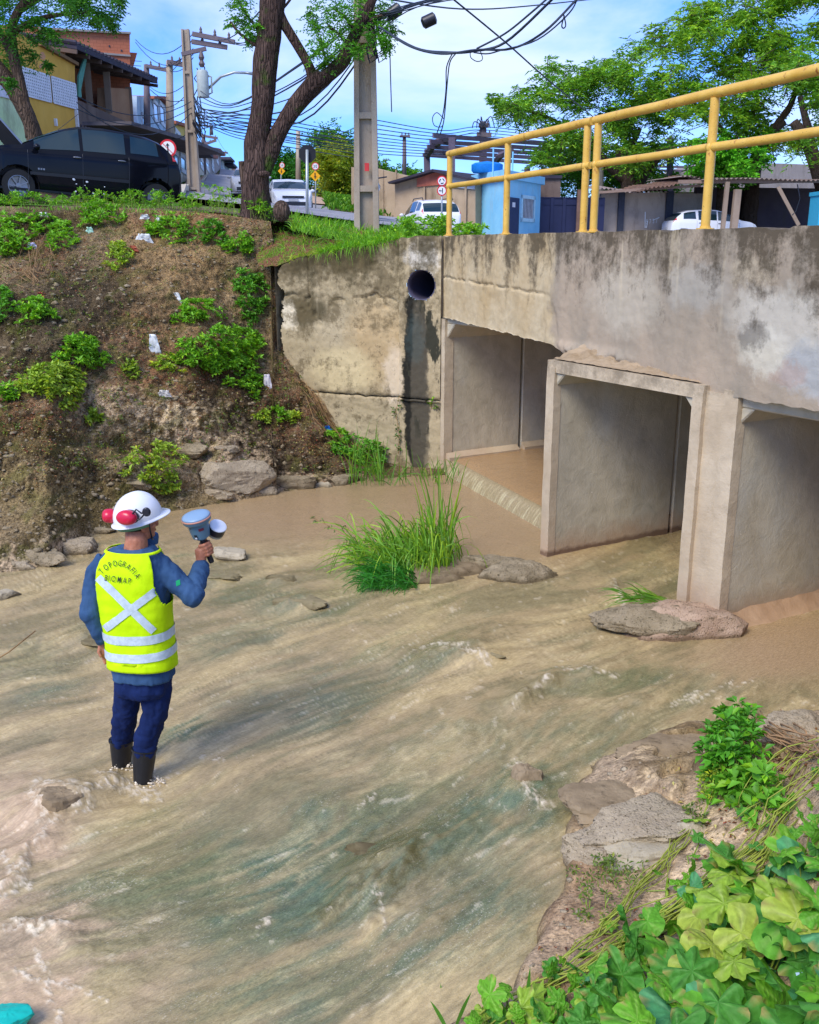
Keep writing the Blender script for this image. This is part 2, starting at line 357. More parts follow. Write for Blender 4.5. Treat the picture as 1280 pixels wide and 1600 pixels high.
c1=M.mix(M.ramp(gr_,.38,.62),M.mix(1.,a,(.38,.36,.33),'MULTIPLY'),M.mix(1.,a,(1.4,1.36,1.28),'MULTIPLY'))
c1=M.mix(M.ramp(M.noise(95,3,.6),.64,.72),c1,(.48,.42,.33)); c1=M.mix(M.ramp(M.noise(60,3,.5,v=M.map((1,1,1),(7,3,1))),.66,.72),c1,(.035,.025,.018))
M.col(c1); M.bump(M.ramp(M.vor(30),.0,.5),.6,.03); M.bump(gr_,.9,.03)
BANK=mk('stream_bank',G3.reshape(-1,3),gridF(*G3.shape[:2]),M.m,smooth=True,C=np.concatenate([cb.reshape(-1,3),np.ones((cb.size//3,1))],1),kind='structure')
bank_mat=M.m
def bvh_of(V,Fc): return BVHTree.FromPolygons([tuple(v) for v in V],[tuple(int(i) for i in f) for f in Fc])
st=2; Gs=G3[::st,::st]; BV=bvh_of(Gs.reshape(-1,3),gridF(*Gs.shape[:2]))
def hit(px,py,bvh=None):
    d=ray(px,py).normalized(); h=(bvh or BV).ray_cast(Vector((0,0,CZ)),d); return (h[0],h[1]) if h[0] is not None else (None,None)
# earth filling the space between the wall top and the plateau
us=np.linspace(-.1,2.75,90); vs=np.linspace(0,1,40); U_,V_=np.meshgrid(us,vs,indexing='ij')
zt_=np.interp(U_,[0,.3,.9,1.6,2.2,2.75],[3.14,3.14,3.06,2.97,2.88,2.76]); q_=np.clip(U_/2.6,0,1); dX=(.36*(1-q_)-.22*q_); Bx=AX+wX.x*U_+dX*(.05+1.9*V_)-.05*q_; By=AY+wX.y*U_+.95*(.05+1.9*V_)
Bz=zt_*(1-V_)+(terr(Bx,By)+.05)*V_+.05*fbm(Bx*3,By*3,1,4)*(1-V_*.5)
pz,qz=proj(Bx,By,Bz); k_=fbm(Bx*4,By*4,3,4); c_=np.ones(Bx.shape+(3,))*np.array(lin((134,96,68))); c_=layer(c_,(110,120,50),sst(-.1,.2,k_))
mk('bank_shoulder',np.stack([Bx,By,Bz],-1).reshape(-1,3),gridF(*Bx.shape),bank_mat,smooth=True,C=np.concatenate([c_.reshape(-1,3),np.ones((Bx.size,1))],1),kind='structure')
# ================================================================ near bank (height field from the shoreline)
SH=[(1700,1060),(1450,1085),(1280,1108),(1205,1118),(1100,1135),(1010,1152),(950,1180),(885,1216),(876,1262),(890,1310),(868,1370),(845,1420),(825,1480),(790,1545),(700,1600),(560,1700),(430,1850)]
shp=np.array([tuple(onz(a,b,0))[:2] for a,b in SH]+[(-1.2,0.6),(-3.5,-1.5),(-7,-4),(-14,-9)])
def sdist(x,y):
    """distance inland from the shoreline (negative over the water)"""
    best=np.full(x.shape,1e9); sg=np.ones(x.shape)
    for (x0,y0),(x1,y1) in zip(shp,shp[1:]):
        dx,dy=x1-x0,y1-y0; t=np.clip(((x-x0)*dx+(y-y0)*dy)/(dx*dx+dy*dy),0,1)
        d=np.hypot(x-x0-t*dx,y-y0-t*dy); s=np.sign((x-x0)*dy-(y-y0)*dx)*-1
        u=d<best; best=np.where(u,d,best); sg=np.where(u,s,sg)
    return best*sg
xs=np.concatenate([np.linspace(-14,-2.2,24),np.arange(-2,4.2,.016),np.linspace(4.3,16,30)]); ys=np.concatenate([np.linspace(-12,-.1,20),np.linspace(0,1.2,40),np.arange(1.22,7.0,.016),np.linspace(7.1,8.5,6)])
Xn,Yn=np.meshgrid(xs,ys,indexing='ij'); dn=sdist(Xn,Yn)
sgn=1 if sdist(np.array([3.]),np.array([1.]))[0]>0 else -1; dn=dn*sgn
dn2=dn+.10*fbm(Xn*1.6,Yn*1.6,2,3)
Zn=np.interp(dn2,[-1.5,-.3,-.02,.05,.5,1.0,1.6,3,6],[-.6,-.35,-.07,.06,.16,.42,1.05,1.62,1.7])
Zn+= (fbm(Xn*1.6,Yn*1.6,0,3,.5)*.05+fbm(Xn*8,Yn*8,1,4,.6)*.010+fbm(Xn*34,Yn*34,1,2)*.004)*sst(-.3,.1,dn2)
# terraced slabs of hard ground
tr=fbm(Xn*1.3+4,Yn*1.3,7,3); Zn+=.07*sst(0,.06,tr)*sst(0,.1,dn2)-.035
pxn,pyn=proj(Xn,Yn,Zn); m1=fbm(Xn*3,Yn*3,1,5,.6); m2=fbm(Xn*13,Yn*13,2,4,.65)
cn=np.ones(Xn.shape+(3,))*np.array(lin((176,154,126)))
cn=layer(cn,(146,124,96),sst(-.1,.3,m1))
cn=layer(cn,(205,180,148),blob(pxn+40*m1,pyn+30*m1,1130,1330,140,90,-35)*sst(-.4,.1,m2+.6*m1)*.9)
cn=layer(cn,(200,176,140),sst(.18,.4,fbm(Xn*2.4,Yn*2.4,11,4,.6))*sst(-.3,.1,m2)*.8)
cn=layer(cn,(160,128,100),blob(pxn+30*m1,pyn+30*m1,900,1390,80,110,20)*.5)
cn=layer(cn,(116,98,62),blob(pxn+30*m1,pyn,1120,1170,110,50,0)*.7)
cn=layer(cn,(92,74,50),sst(1.3,1.9,dn2)*.9)
cn=layer(cn,(96,86,50),(1-sst(.0,.10,dn2))*.8)
cn*=(1.08+.3*m2)[...,None]; cn=np.clip(cn,.01,.8)
fn=gridF(*Xn.shape); kn=(dn.ravel()[fn]>-1.3).any(1)
Vn=np.stack([Xn,Yn,Zn],-1).reshape(-1,3)
M=NM('near_earth',.92,.2); a=M.att(); gr_=M.noise(45,6,.75)
c1=M.mix(M.ramp(gr_,.36,.64),M.mix(1.,a,(.58,.55,.5),'MULTIPLY'),M.mix(1.,a,(1.25,1.22,1.15),'MULTIPLY'))
c1=M.mix(M.ramp(M.vor(70),.10,.16,(1,1,1),(0,0,0)),c1,(.10,.085,.07)); M.col(c1)
M.bump(M.ramp(M.vor(45),.0,.5),.5,.02); M.bump(gr_,.7,.015)
mk('near_bank',Vn,fn[kn],M.m,smooth=True,C=np.concatenate([cn.reshape(-1,3),np.ones((cn.size//3,1))],1),kind='structure')
fs=gridF(*Xn[::2,::2].shape); NBV=bvh_of(np.stack([Xn,Yn,Zn],-1)[::2,::2].reshape(-1,3),fs)
# ================================================================ water
STONES=[]   # (px,py,height,rx,ry)  where the stream humps over stones
HUMP=[(345,905,.05,.26,.14),(470,942,.06,.30,.15),(440,905,.04,.2,.1),(700,1022,.07,.5,.16),(745,1030,.06,.25,.12),(620,1350,.07,.45,.16),(560,1395,.05,.5,.10),(930,1050,.05,.4,.12),(1010,1095,.05,.5,.12),(320,1150,.03,.3,.1),(90,1255,.10,.3,.2),(660,1440,.04,.3,.12),(130,1000,.05,.35,.15),(60,1060,.04,.3,.15),(822,1235,.06,.22,.14),(880,905,.03,.4,.1)]
fd=np.array([-.73,-.68]); fp=np.array([fd[1],-fd[0]])
def waterz(x,y):
    a=x*fd[0]+y*fd[1]; b=x*fp[0]+y*fp[1]
    px,py=proj(x,y,0*x)
    b=b+.35*fbm(a*.35,b*.5,1,3); 
    calm=np.clip(blob(px,py,560,800,330,48,-3)+blob(px,py,760,820,150,70,0)+blob(px,py,1250,1010,150,55,-8)+(py<745)*1.,0,1)
    calm=np.maximum(calm,sst(7,8.5,x)); act=1-.93*calm
    z=(fbm(a*1.1,b*3.6,0,4,.55)*.030+fbm(a*4.5,b*9,3,3,.6)*.010+fbm(a*14,b*19,5,2,.6)*.0035)*act*.55
    z+= (fbm(x*3,y*5,8,3)*.002)
    lo=blob(px,py,60,1500,190,130,-10)+blob(px,py,20,1330,90,120,0)
    lo=np.clip(lo,0,1); z+=lo*(fbm(x*9,y*9,2,4,.6)*.006)
    for h in HUMP:
        c=onz(h[0],h[1],0); da=(x-c.x)*fd[0]+(y-c.y)*fd[1]; db=(x-c.x)*fp[0]+(y-c.y)*fp[1]
        z+=h[2]*np.exp(-(da/h[3])**2-(db/h[4])**2)*(1+.3*fbm(x*8,y*8,1,2))
        z-=h[2]*.45*np.exp(-((da-h[3]*1.1)/(h[3]*.6))**2-(db/h[4])**2)
    # broken steps running across the flow (standing waves)
    for (ax,ay,bx,by,hh) in [(0,1400,75,1300,.03),(75,1300,190,1215,.025),(0,1450,115,1445,.035),(115,1445,110,1490,.02),(600,1405,590,1460,.035),(800,1100,860,1060,.03),(950,905,985,960,.025),(880,1050,800,1108,.03)]:
        A=onz(ax,ay);B=onz(bx,by); L=(B-A).length; d=(B-A)/L; ta=(x-A.x)*d.x+(y-A.y)*d.y; tb=-(x-A.x)*d.y+(y-A.y)*d.x+.06*fbm(x*4,y*4,1,3)
        z+=hh*np.exp(-(tb/.07)**2)*sst(-.1,.1,ta)*(1-sst(L-.1,L+.1,ta))*(1+.6*fbm(x*12,y*12,2,2))
    return z,calm,a,b,px,py,lo
def meshgridpx(pxs,pys):
    P,Q=np.meshgrid(pxs,pys,indexing='ij'); u=(P-640)/F; v=(800-Q)/F; dy=cp+v*sp; dz=-sp+v*cp; t=(0-CZ)/dz
    return u*t,dy*t
pw=np.concatenate([np.linspace(-3200,-90,30),np.arange(-80,1370,2.6),np.linspace(1390,4200,30)])
qw=np.concatenate([np.arange(640,735,12),np.arange(738,1660,2.6),np.array([1700,1800,2000,2300,2700,3400])])
Xw,Yw=meshgridpx(pw,qw); Zw,calm,aw,bwv,pxw,pyw,lo=waterz(Xw,Yw)
k1=fbm(aw*.55,bwv*2.3,4,5,.6); k2=fbm(aw*2.0,bwv*9,6,4,.6); k3=fbm(Xw*1.1,Yw*1.1,7,4); k4=fbm(aw*7,bwv*26,6,3,.6)
wc=np.ones(Xw.shape+(3,))*np.array(lin((172,150,108)))
wc=layer(wc,(196,172,122),sst(.0,.45,k1)*.85); wc=layer(wc,(138,126,88),sst(.0,.45,-k1)*.8); wc=layer(wc,(170,142,106),calm)
gm=np.zeros(Xw.shape)
for b in [(440,1360,360,110,-18,1.),(250,1400,230,70,-15,1.),(700,1300,150,75,-25,.9),(840,1250,75,65,0,.9),(560,1530,330,60,-12,.7),(760,1430,90,80,-20,.7),(860,1170,160,36,-8,.5),(300,1158,70,13,-14,.9),(470,1110,150,16,-12,.6),(650,1030,100,16,-10,.6),(965,1060,110,20,-3,.8),(60,1050,80,34,0,.6),(345,905,60,22,0,.6),(470,945,80,24,0,.6),(560,1060,200,24,-12,.45),(380,1000,120,26,-15,.4),(1010,900,60,40,0,.4),(740,1160,240,30,-10,.35),(180,990,60,30,0,.5),(1100,1075,160,22,0,.4)]:
    gm=np.maximum(gm,blob(pxw+60*k1+26*k2,pyw+36*k1+18*k2,*b[:5])*b[5])
gm=gm*np.clip(.9+.7*k2,0,1)*(1-.9*calm)
wc=layer(wc,(104,110,74),gm*.97)
tm=np.clip(gm*sst(.0,.45,k3+.7*k2),0,1); wc=layer(wc,(80,108,86),tm*.55)
dk=blob(pxw+30*k2,pyw+20*k2,610,1340,75,50,-30)+blob(pxw+30*k2,pyw+20*k2,900,1500,70,120,10)*.6+blob(pxw+30*k2,pyw+20*k2,540,1420,100,18,-28)
wc=layer(wc,(92,84,40),np.clip(dk,0,1)*sst(-.3,.2,k4)*.8)
lo2=np.clip(lo*sst(-.6,.1,k3+k2*.5),0,1); wc=layer(wc,(196,166,132),lo2*.85)
# foam: crests and wakes
fo=np.zeros(Xw.shape)
for (ax,ay,bx,by,w_) in [(0,1405,75,1300,7),(75,1300,190,1222,5),(0,1452,115,1445,8),(20,1440,60,1460,9),(240,1225,280,1200,7),(170,1235,240,1240,10),(150,1210,200,1225,7),(50,1240,80,1290,10),(60,1225,130,1250,8),(805,1190,815,1235,8),(820,1240,855,1262,9),(690,1015,760,1035,6),(1050,1100,1180,1060,5),(800,1105,860,1062,4),(880,1048,960,1056,4),(960,905,985,965,5),(590,1405,598,1460,4),(30,1520,160,1560,5),(430,1432,400,1448,3),(60,1490,90,1600,6),(560,1262,590,1240,5),(310,1180,345,1186,4),(640,1020,690,1010,4),(0,1330,40,1380,8)]:
    dx,dy=bx-ax,by-ay; L2=dx*dx+dy*dy; wx=pxw+16*k2; wy=pyw+12*k2; t=np.clip(((wx-ax)*dx+(wy-ay)*dy)/L2,0,1); d=np.hypot(wx-ax-t*dx,wy-ay-t*dy)
    fo=np.maximum(fo,1-sst(.3*w_,1.5*w_,d))
fo=np.clip(fo*sst(-.15,.5,fbm(Xw*26,Yw*26,3,3,.7)+.1),0,1)*.8
fo=np.maximum(fo,sst(.75,1.15,k4+k2*.8)*.35*(1-calm))
rd=1-np.abs(fbm(aw*.9+.3*k2,bwv*7,12,3,.5))*2.6; rd=np.clip(rd,0,1)**3*sst(-.2,.4,fbm(aw*1.3,bwv*2,14,2))*(1-calm); wc=layer(wc,(216,196,146),rd*.42)  # thin pale streaks are highlights drawn into the water colour
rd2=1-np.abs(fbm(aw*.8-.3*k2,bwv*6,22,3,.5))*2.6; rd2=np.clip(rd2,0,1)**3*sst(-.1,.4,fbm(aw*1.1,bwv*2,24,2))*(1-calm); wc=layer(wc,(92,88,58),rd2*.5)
wc=layer(wc,(226,210,182),fo)
wc*=(1+.14*k4*(1-calm)+.05*k2)[...,None]
Zw=Zw+fo*.008*(1+fbm(Xw*40,Yw*40,1,2))
# upstream of the sill inside the left culvert the stream stands higher
s_w=(Xw-AX)*eX.x+(Yw-AY)*eX.y; n_w=(Xw-AX)*eY.x+(Yw-AY)*eY.y
def wmat(name,FLECK=.55):
    M=NM(name,.07,.6); a=M.att(); v=M.map((1,1,1),rot=(0,0,R(-43)))
    f1=M.noise(26,5,.65,v=M.map((.8,2.4,1),v=v)); f2=M.noise(90,3,.6,v=M.map((.7,1.6,1),v=v))
    c=M.mix(M.ramp(f1,.32,.68),M.mix(1.,a,(.80,.79,.77),'MULTIPLY'),M.mix(1.,a,(1.13,1.13,1.13),'MULTIPLY'))
    f3=M.noise(120,2,.5,v=M.map((.6,1.5,1),v=v)); c=M.mix(M.ramp(f2,.35,.65),M.mix(M.att(a='Alpha'),c,M.mix(1.,c,(.74,.76,.74),'MULTIPLY')),M.mix(M.att(a='Alpha'),c,M.mix(1.,c,(1.22,1.2,1.15),'MULTIPLY')))  # fine light and dark grain paints the water's sparkle into its colour
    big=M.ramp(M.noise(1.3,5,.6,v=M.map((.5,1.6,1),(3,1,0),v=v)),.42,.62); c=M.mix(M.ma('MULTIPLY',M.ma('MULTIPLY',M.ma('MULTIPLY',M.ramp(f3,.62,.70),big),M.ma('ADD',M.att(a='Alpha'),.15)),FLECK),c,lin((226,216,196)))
    M.col(c); M.bump(f1,.22,.03); M.bump(f2,.35,.012); M.bump(M.noise(170,2,.5,v=M.map((.8,1.4,1),v=v)),.35,.005)
    return M.m
water_mat=wmat('muddy_water')
fw=gridF(*Xw.shape)
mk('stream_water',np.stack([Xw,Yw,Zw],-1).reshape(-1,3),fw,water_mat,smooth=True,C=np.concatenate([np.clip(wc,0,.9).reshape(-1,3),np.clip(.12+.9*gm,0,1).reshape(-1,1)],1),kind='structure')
MB().box((-60,-30,-1.2),(40,40,-.7)).obj('stream_bed',flat('bed_mud',(.2,.15,.1)),kind='structure')
# ================================================================ concrete materials
def concrete(name,base,pale,dark,top=None,bot=None,streak=.6,extra=None,mold=.5,rough=.9,ledge=None):
    M=NM(name,rough,.15)
    v1=M.noise(1.3,8,.62); v2=M.noise(6,8,.65,dist=.4); vs=M.noise(3.2,7,.6,v=M.map((1,1,.12)))
    c=M.mix(M.ramp(v1,.35,.65),base,pale); c=M.mix(M.ma('MULTIPLY',M.ramp(v2,.45,.75),.5),c,tuple(q*.62 for q in base))
    if extra: c=extra(M,c)
    if top is not None:       # mould running down from the top edge
        z=M.xyz(2); h=M.ma('DIVIDE',M.ma('SUBTRACT',z,top[0]),top[1]-top[0],True)
        k=M.ma('ADD',M.ma('MULTIPLY',h,.66),M.ma('SUBTRACT',M.ma('MULTIPLY',vs,1.6),.80)); k=M.ma('ADD',k,M.ma('MULTIPLY',M.ma('SUBTRACT',M.noise(7,7,.75),.5),1.5))
        c=M.mix(M.ma('MULTIPLY',M.ramp(k,.34,.70),streak),c,dark)
        wk=M.ma('MULTIPLY',M.ramp(M.noise(5,6,.6,v=M.map((1,1,.10),(3,0,1))),.60,.70),M.ma('MULTIPLY',h,.55)); c=M.mix(wk,c,tuple(min(1,q*1.25) for q in pale))
    if bot is not None:       # silt and damp near the water
        z=M.xyz(2); h=M.ma('DIVIDE',M.ma('SUBTRACT',bot[1],z),bot[1]-bot[0],True)
        k=M.ma('ADD',h,M.ma('SUBTRACT',M.noise(2.5,6,.6),.5)); c=M.mix(M.ma('MULTIPLY',M.ramp(k,.3,.8),.75),c,bot[2]); c=M.mix(M.ramp(M.ma('ADD',z,M.ma('MULTIPLY',M.noise(6,5,.6),.10)),.085,.12,(.75,.75,.75),(0,0,0)),c,lin((92,66,50)))
    sp=M.ramp(M.vor(22),.05,.09,(1,1,1),(0,0,0)); c=M.mix(M.ma('MULTIPLY',M.ma('MULTIPLY',sp,M.ramp(M.noise(3,2,.5),.5,.6)),mold),c,tuple(q*.35 for q in base))
    M.col(c); M.bump(v2,.35,.03); M.bump(M.noise(55,5,.7),.35,.008)
    return M.m
def fascia_extra(M,c):
    # rendered repair area on the right, washed blue-white paint near its lower edge
    x=M.xyz(0); z=M.xyz(2); k=M.ma('ADD',x,M.ma('MULTIPLY',M.ma('SUBTRACT',M.noise(2.2,6,.65),.5),1.1)); m=M.ramp(M.ma('DIVIDE',k,10),.30,.325)
    g=M.mix(M.ramp(M.noise(1.6,7,.6,v=M.map((1,1,.5),(5,0,2))),.35,.65),lin((178,158,132)),lin((150,138,118)))
    c=M.mix(m,c,g)
    for (a,b,rx,rz,col,f) in [(7.0,2.25,.5,.24,(172,180,180),.9),(6.45,2.32,.35,.2,(205,195,170),1.4),(6.6,2.55,.7,.25,(200,192,172),1.1),(4.5,2.6,.7,.35,(196,184,160),.9),(5.6,2.75,.5,.22,(178,174,160),.7),(6.3,2.42,.18,.14,(88,80,70),1.),(6.75,2.16,.2,.08,(180,130,96),.5),(6.25,2.9,.3,.16,(196,180,146),.6),(7.6,2.25,.4,.2,(190,196,200),1.2)]:
        c=M.mix(M.ma('MULTIPLY',M.ramp(M.spot((a,0,b),(rx*1.15,2,rz*1.25),.35),.12,.5),min(1,f*.62)),c,lin(col))
    return c
m_fascia=concrete('fascia_concrete',lin((186,160,116)),lin((202,184,148)),lin((72,62,46)),top=(2.25,3.2),streak=.85,extra=fascia_extra)
def box_extra(M,c):
    # joint rust, whitish wash
    c=M.mix(M.ma('MULTIPLY',M.ramp(M.noise(.9,6,.6,v=M.map((1,1,.6),(2,1,5))),.5,.72),.5),c,lin((186,190,184)))
    return M.mix(M.ma('MULTIPLY',M.ramp(M.noise(30,2,.5),.74,.77),.8),c,lin((226,214,190)))
m_box=concrete('box_concrete',lin((182,170,144)),lin((202,190,164)),lin((70,60,48)),bot=(.0,.42,lin((168,138,108))),extra=box_extra,mold=.3)
m_edge=concrete('box_edge_concrete',lin((186,166,136)),lin((204,186,156)),lin((80,70,55)),top=(1.5,2.15),streak=.5,bot=(.0,.6,lin((176,150,122))),mold=.6)
def wing_extra(M,c):
    for (l,z,rl,rz,col,f) in [(.98,1.75,.5,.7,(190,158,108),.6),(1.5,1.35,.6,.35,(206,186,140),1.),(2.3,2.95,.5,.35,(90,78,54),1.3),(1.6,2.9,.8,.2,(96,84,56),1.2),(2.1,2.2,.5,.25,(96,86,62),1.2),(.25,2.95,.3,.22,(214,204,184),1.4),(2.35,2.1,.14,.22,(220,204,172),1.3),(.7,1.3,.2,.5,(214,194,162),.9)]:
        c=M.mix(M.ma('MULTIPLY',M.ramp(M.spot((l,0,z),(rl*1.2,2,rz*1.2),.35),.1,.5),min(1,f*.85)),c,lin(col))
    zh=M.ma('DIVIDE',M.ma('SUBTRACT',M.xyz(2),1.5),1.5,True); g=M.ramp(M.ma('ADD',M.noise(2.6,9,.72),M.ma('MULTIPLY',zh,.12)),.53,.62)
    c=M.mix(M.ma('MULTIPLY',g,.75),c,lin((104,90,62))); c=M.mix(M.ma('MULTIPLY',M.ramp(M.noise(9,8,.75,v=M.map((1,1,1),(4,0,7))),.56,.64),.6),c,lin((70,60,44)))
    return c
def wet_extra(M,c):
    c=wing_extra(M,c)
    w=M.ramp(M.spot((.36,0,1.25),(.26,2,2.1),.22),.22,.34); c=M.mix(w,c,lin((42,40,33)))
    w2=M.ramp(M.spot((.30,0,.9),(.22,2,2.6),.12),.3,.42); c=M.mix(M.ma('MULTIPLY',w2,.7),c,lin((96,88,72)))
    w3=M.ramp(M.noise(5,5,.6,v=M.map((1,1,.35),(1,4,2))),.53,.57); w4=M.ramp(M.spot((.18,0,1.5),(.5,2,1.6)),.2,.4); c=M.mix(M.ma('MULTIPLY',w3,w4),c,lin((60,58,46)))
    c=M.mix(M.ma('MULTIPLY',M.ramp(M.spot((.38,0,1.85),(.24,2,.6),.3),.3,.6),.35),c,lin((74,90,86)))
    return c
m_wing=concrete('wing_concrete',lin((166,148,112)),lin((192,174,138)),lin((74,66,44)),top=(1.7,3.15),streak=.75,extra=wet_extra)
m_rock=concrete('rough_mortar',lin((150,128,98)),lin((190,168,138)),lin((70,60,45)),mold=.8)
m_dark=flat('pipe_dark',(.06,.055,.09),.5)
# ================================================================ road bridge on box culverts
br=thing('road_bridge','concrete road bridge on box culverts, stained parapet wall facing the stream','bridge',(AX,AY,0),BA)
def zb(s): return np.interp(s,[0,3.2,3.45,4.6,5.4,6.2,7.0,12],[2.14,2.06,2.0,1.95,1.93,1.93,1.96,1.96])
def surf(us,vs,fn,name,mat,parent,world=False,**k):
    U,Vv=np.meshgrid(us,vs,indexing='ij'); P=fn(U,Vv); return mk(name,P.reshape(-1,3),gridF(*U.shape),mat,parent,smooth=True,world=world,**k)
sN=np.concatenate([np.arange(0,8.2,.02),np.linspace(8.3,11,10)]); tN=np.linspace(0,1,70)
def ff(U,Tt):
    z0=zb(U)+.018*fbm(U*5,0*U,3,3); zt=3.2+.012*fbm(U*2,0*U,9,3)-.02*sst(0,1,pn(U*3,0*U+5.)*3)
    z=z0+(zt-z0)*Tt
    right=sst(2.9,3.2,U+.25*fbm(U*2,z*2,1,3))
    y=-.035*right-.012*fbm(U*1.5,z*1.5,0,4)-.004*fbm(U*14,z*14,0,3)
    lj=2.66-.03*U+.02*fbm(U*3,0*U,4,3); y=y+.03*np.exp(-((z-lj)/.012)**2)*(1-sst(2.7,3.1,U))*sst(-.3,.2,fbm(U*7,0*U,8,2)+.2)
    y=y-.05*np.exp(-((z-2.06)/.05)**2)*sst(3.2,3.6,U)*(1-sst(4.4,4.9,U))*(1+fbm(U*12,z*12,2,3))
    # broken lower lip
    return np.stack([U,y,z],-1)
surf(sN,tN,ff,'parapet_face',m_fascia,br)
def ft(U,Tt):
    zt=3.2+.012*fbm(U*2,0*U,9,3)-.02*sst(0,1,pn(U*3,0*U+5.)*3); yf=ff(U,np.ones_like(U))[...,1]
    return np.stack([U,yf+(.26-yf)*Tt,zt-.004*Tt+.004*fbm(U*9,Tt*3,2,2)*Tt*(1-Tt)*4],-1)
surf(sN,np.linspace(0,1,6),ft,'parapet_top',m_fascia,br)
def fb(U,Tt): return np.stack([U,-.02+.5*Tt+0*U,zb(U)+0*Tt+.018*fbm(U*5,0*U,3,3)*(1-Tt)],-1)
surf(sN,np.linspace(1,0,4),fb,'parapet_underside',m_box,br)
MB().box((-.2,.255,2.6),(11,.265,3.19)).obj('parapet_back',m_wing,br,world=False)
MB().box((-.4,.28,2.55),(11,8.6,2.93)).obj('deck_slab',m_box,br,world=False)
MB().box((-.4,.27,2.934),(11,8.6,2.99)).obj('deck_asphalt',flat('asphalt',(.06,.058,.055),.9,bump=.4),br,world=False)
MB().box((.0,8.35,2.0),(11,8.6,3.2)).obj('far_parapet',m_wing,br,world=False)
# box culvert segments: frames of walls, slab and haunches, skewed ten degrees to the parapet
cX=Vector((.985,.174,0)).normalized(); cY=Vector((-.174,.985,0)).normalized()
def frame_seg(o,wd,l0,l1,top,th,name,right=True,leftw=True,haunch=.16,floor=True,edge=.0):
    """o: outer lower-left front corner in bridge coordinates; runs l0..l1 along the culvert"""
    P=lambda a,b,z: tuple(Vector((o[0],o[1],0))+cX*a+cY*b+Vector((0,0,z)))
    mb=MB()
    def pr(poly): mb.prism([P(a,l0,z) for a,z in poly],cY*(l1-l0))
    t=th; H=top
    inner=[(t,-.4),(t,.10),(t+.03,.13),(t,.16)] if False else None
    if leftw: pr([(0,-.45),(0,H),(t,H),(t,-.45)])
    if right: pr([(wd-t,-.45),(wd-t,H),(wd,H),(wd,-.45)])
    pr([(t,H-t),(t,H),(wd-t,H),(wd-t,H-t)])
    if leftw: pr([(t,H-t-haunch),(t,H-t),(t+haunch,H-t)])
    if right: pr([(wd-t,H-t-haunch),(wd-t-haunch,H-t),(wd-t,H-t)])
    if floor: pr([(t,-.45),(t,-.12),(wd-t,-.12),(wd-t,-.45)])
    return mb
def boxes(o,wd,top,th,segs,**k):
    for i,(a,b) in enumerate(segs):
        mb=frame_seg(o,wd,a,b,top,th,'x',**k); ob=mb.obj('culvert_segment',m_box,br,world=False)
        bv=ob.modifiers.new('b','BEVEL'); bv.width=.012; bv.segments=1
boxes((.02,.0),3.95,2.16,.1,[(.0,1.26),(1.30,3.0),(3.03,5),(5.02,8.2)],right=False,floor=False,haunch=.2)
boxes((3.91,-.43),2.0,1.98,.10,[(.0,1.66),(1.70,3.3),(3.33,5),(5.02,8.2)],haunch=.13)
boxes((6.08,.0),2.3,1.98,.13,[(.0,1.9),(1.93,3.6),(3.63,5.2),(5.23,8.0)],haunch=.13)
boxes((8.6,.4),2.2,1.98,.13,[(.0,1.9),(1.93,5),(5.03,7.6)],haunch=.13)
# pale front edges, cornering and base kerbs
def edgebar(o,a0,a1,b0,b1,z0,z1,mat=m_edge,nm='wall_edge',rgh=.004):
    us=np.linspace(0,1,5); n=70; mb=MB(); P=lambda a,b,z: Vector((o[0],o[1],0))+cX*a+cY*b+Vector((0,0,z)); secs=[]
    for i in range(n+1):
        z=z0+(z1-z0)*i/n; r=[rgh*.9*float(fbm(q*3.1,z*4.,o[0],3,.5)) for q in range(4)]
        secs.append([P(a0+r[0],b0+r[1],z),P(a1+r[2],b0+r[1]*.7+r[3],z),P(a1+r[2],b1,z),P(a0+r[0],b1,z)])
    mb.loft(secs); return mb.obj(nm,mat,br,world=False)
edgebar((3.91,-.43),-.015,.105,-.03,.06,-.3,1.93)
edgebar((3.91,-.43),1.90,2.01,-.03,.05,-.3,1.93)
edgebar((6.08,.0),-.01,.135,-.05,.05,-.3,1.98)
edgebar((.02,0),-.02,.11,-.04,.10,-.3,2.12)
edgebar((5.88,-.06),.0,.21,-.01,.25,-.3,1.94,nm='pier_column',rgh=.005)
# slab nose of the middle box with loose mortar on it
mb=MB(); P=lambda a,b,z: tuple(Vector((3.91,-.43,0))+cX*a+cY*b+Vector((0,0,z)))
mb.box((0,0,0),(1,1,1)) if False else mb.prism([P(-.02,-.02,1.88),P(-.02,-.02,1.995),P(2.01,-.02,1.985),P(2.01,-.02,1.875)],cY*.45); mb.obj('slab_nose',m_edge,br,world=False)
def mort(U,Vv):
    b=Vector((3.91,-.43,0)); x=b.x+cX.x*U+cY.x*Vv*.42; y=b.y+cX.y*U+cY.y*Vv*.42+0*U
    wedge=(.42-U*.12).clip(.05); h=2.0+.14*Vv*np.clip(1-U/1.9,0,1)+.03*fbm(U*9,Vv*4,2,5,.65)*np.sin(np.clip(Vv,0,1)*PI)
    return np.stack([x,y,h],-1)
surf(np.linspace(0.02,1.9,120),np.linspace(.05,1.05,24),mort,'mortar_fillet',m_rock,br)
# haunched base kerb in the left culvert
mb=MB(); o=Vector((.12,0,0))
pts=[(0,.16),(.10,.10),(.10,-.3),(0,-.3)]
mb.prism([tuple(o+cX*a+cY*.02+Vector((0,0,z+.12))) for a,z in pts],cY*1.22); mb.obj('base_kerb',m_edge,br,world=False)
mb=MB(); mb.prism([tuple(o+cX*a+cY*1.32+Vector((0,0,z+.14))) for a,z in pts],cY*3); mb.obj('base_kerb',m_edge,br,world=False)
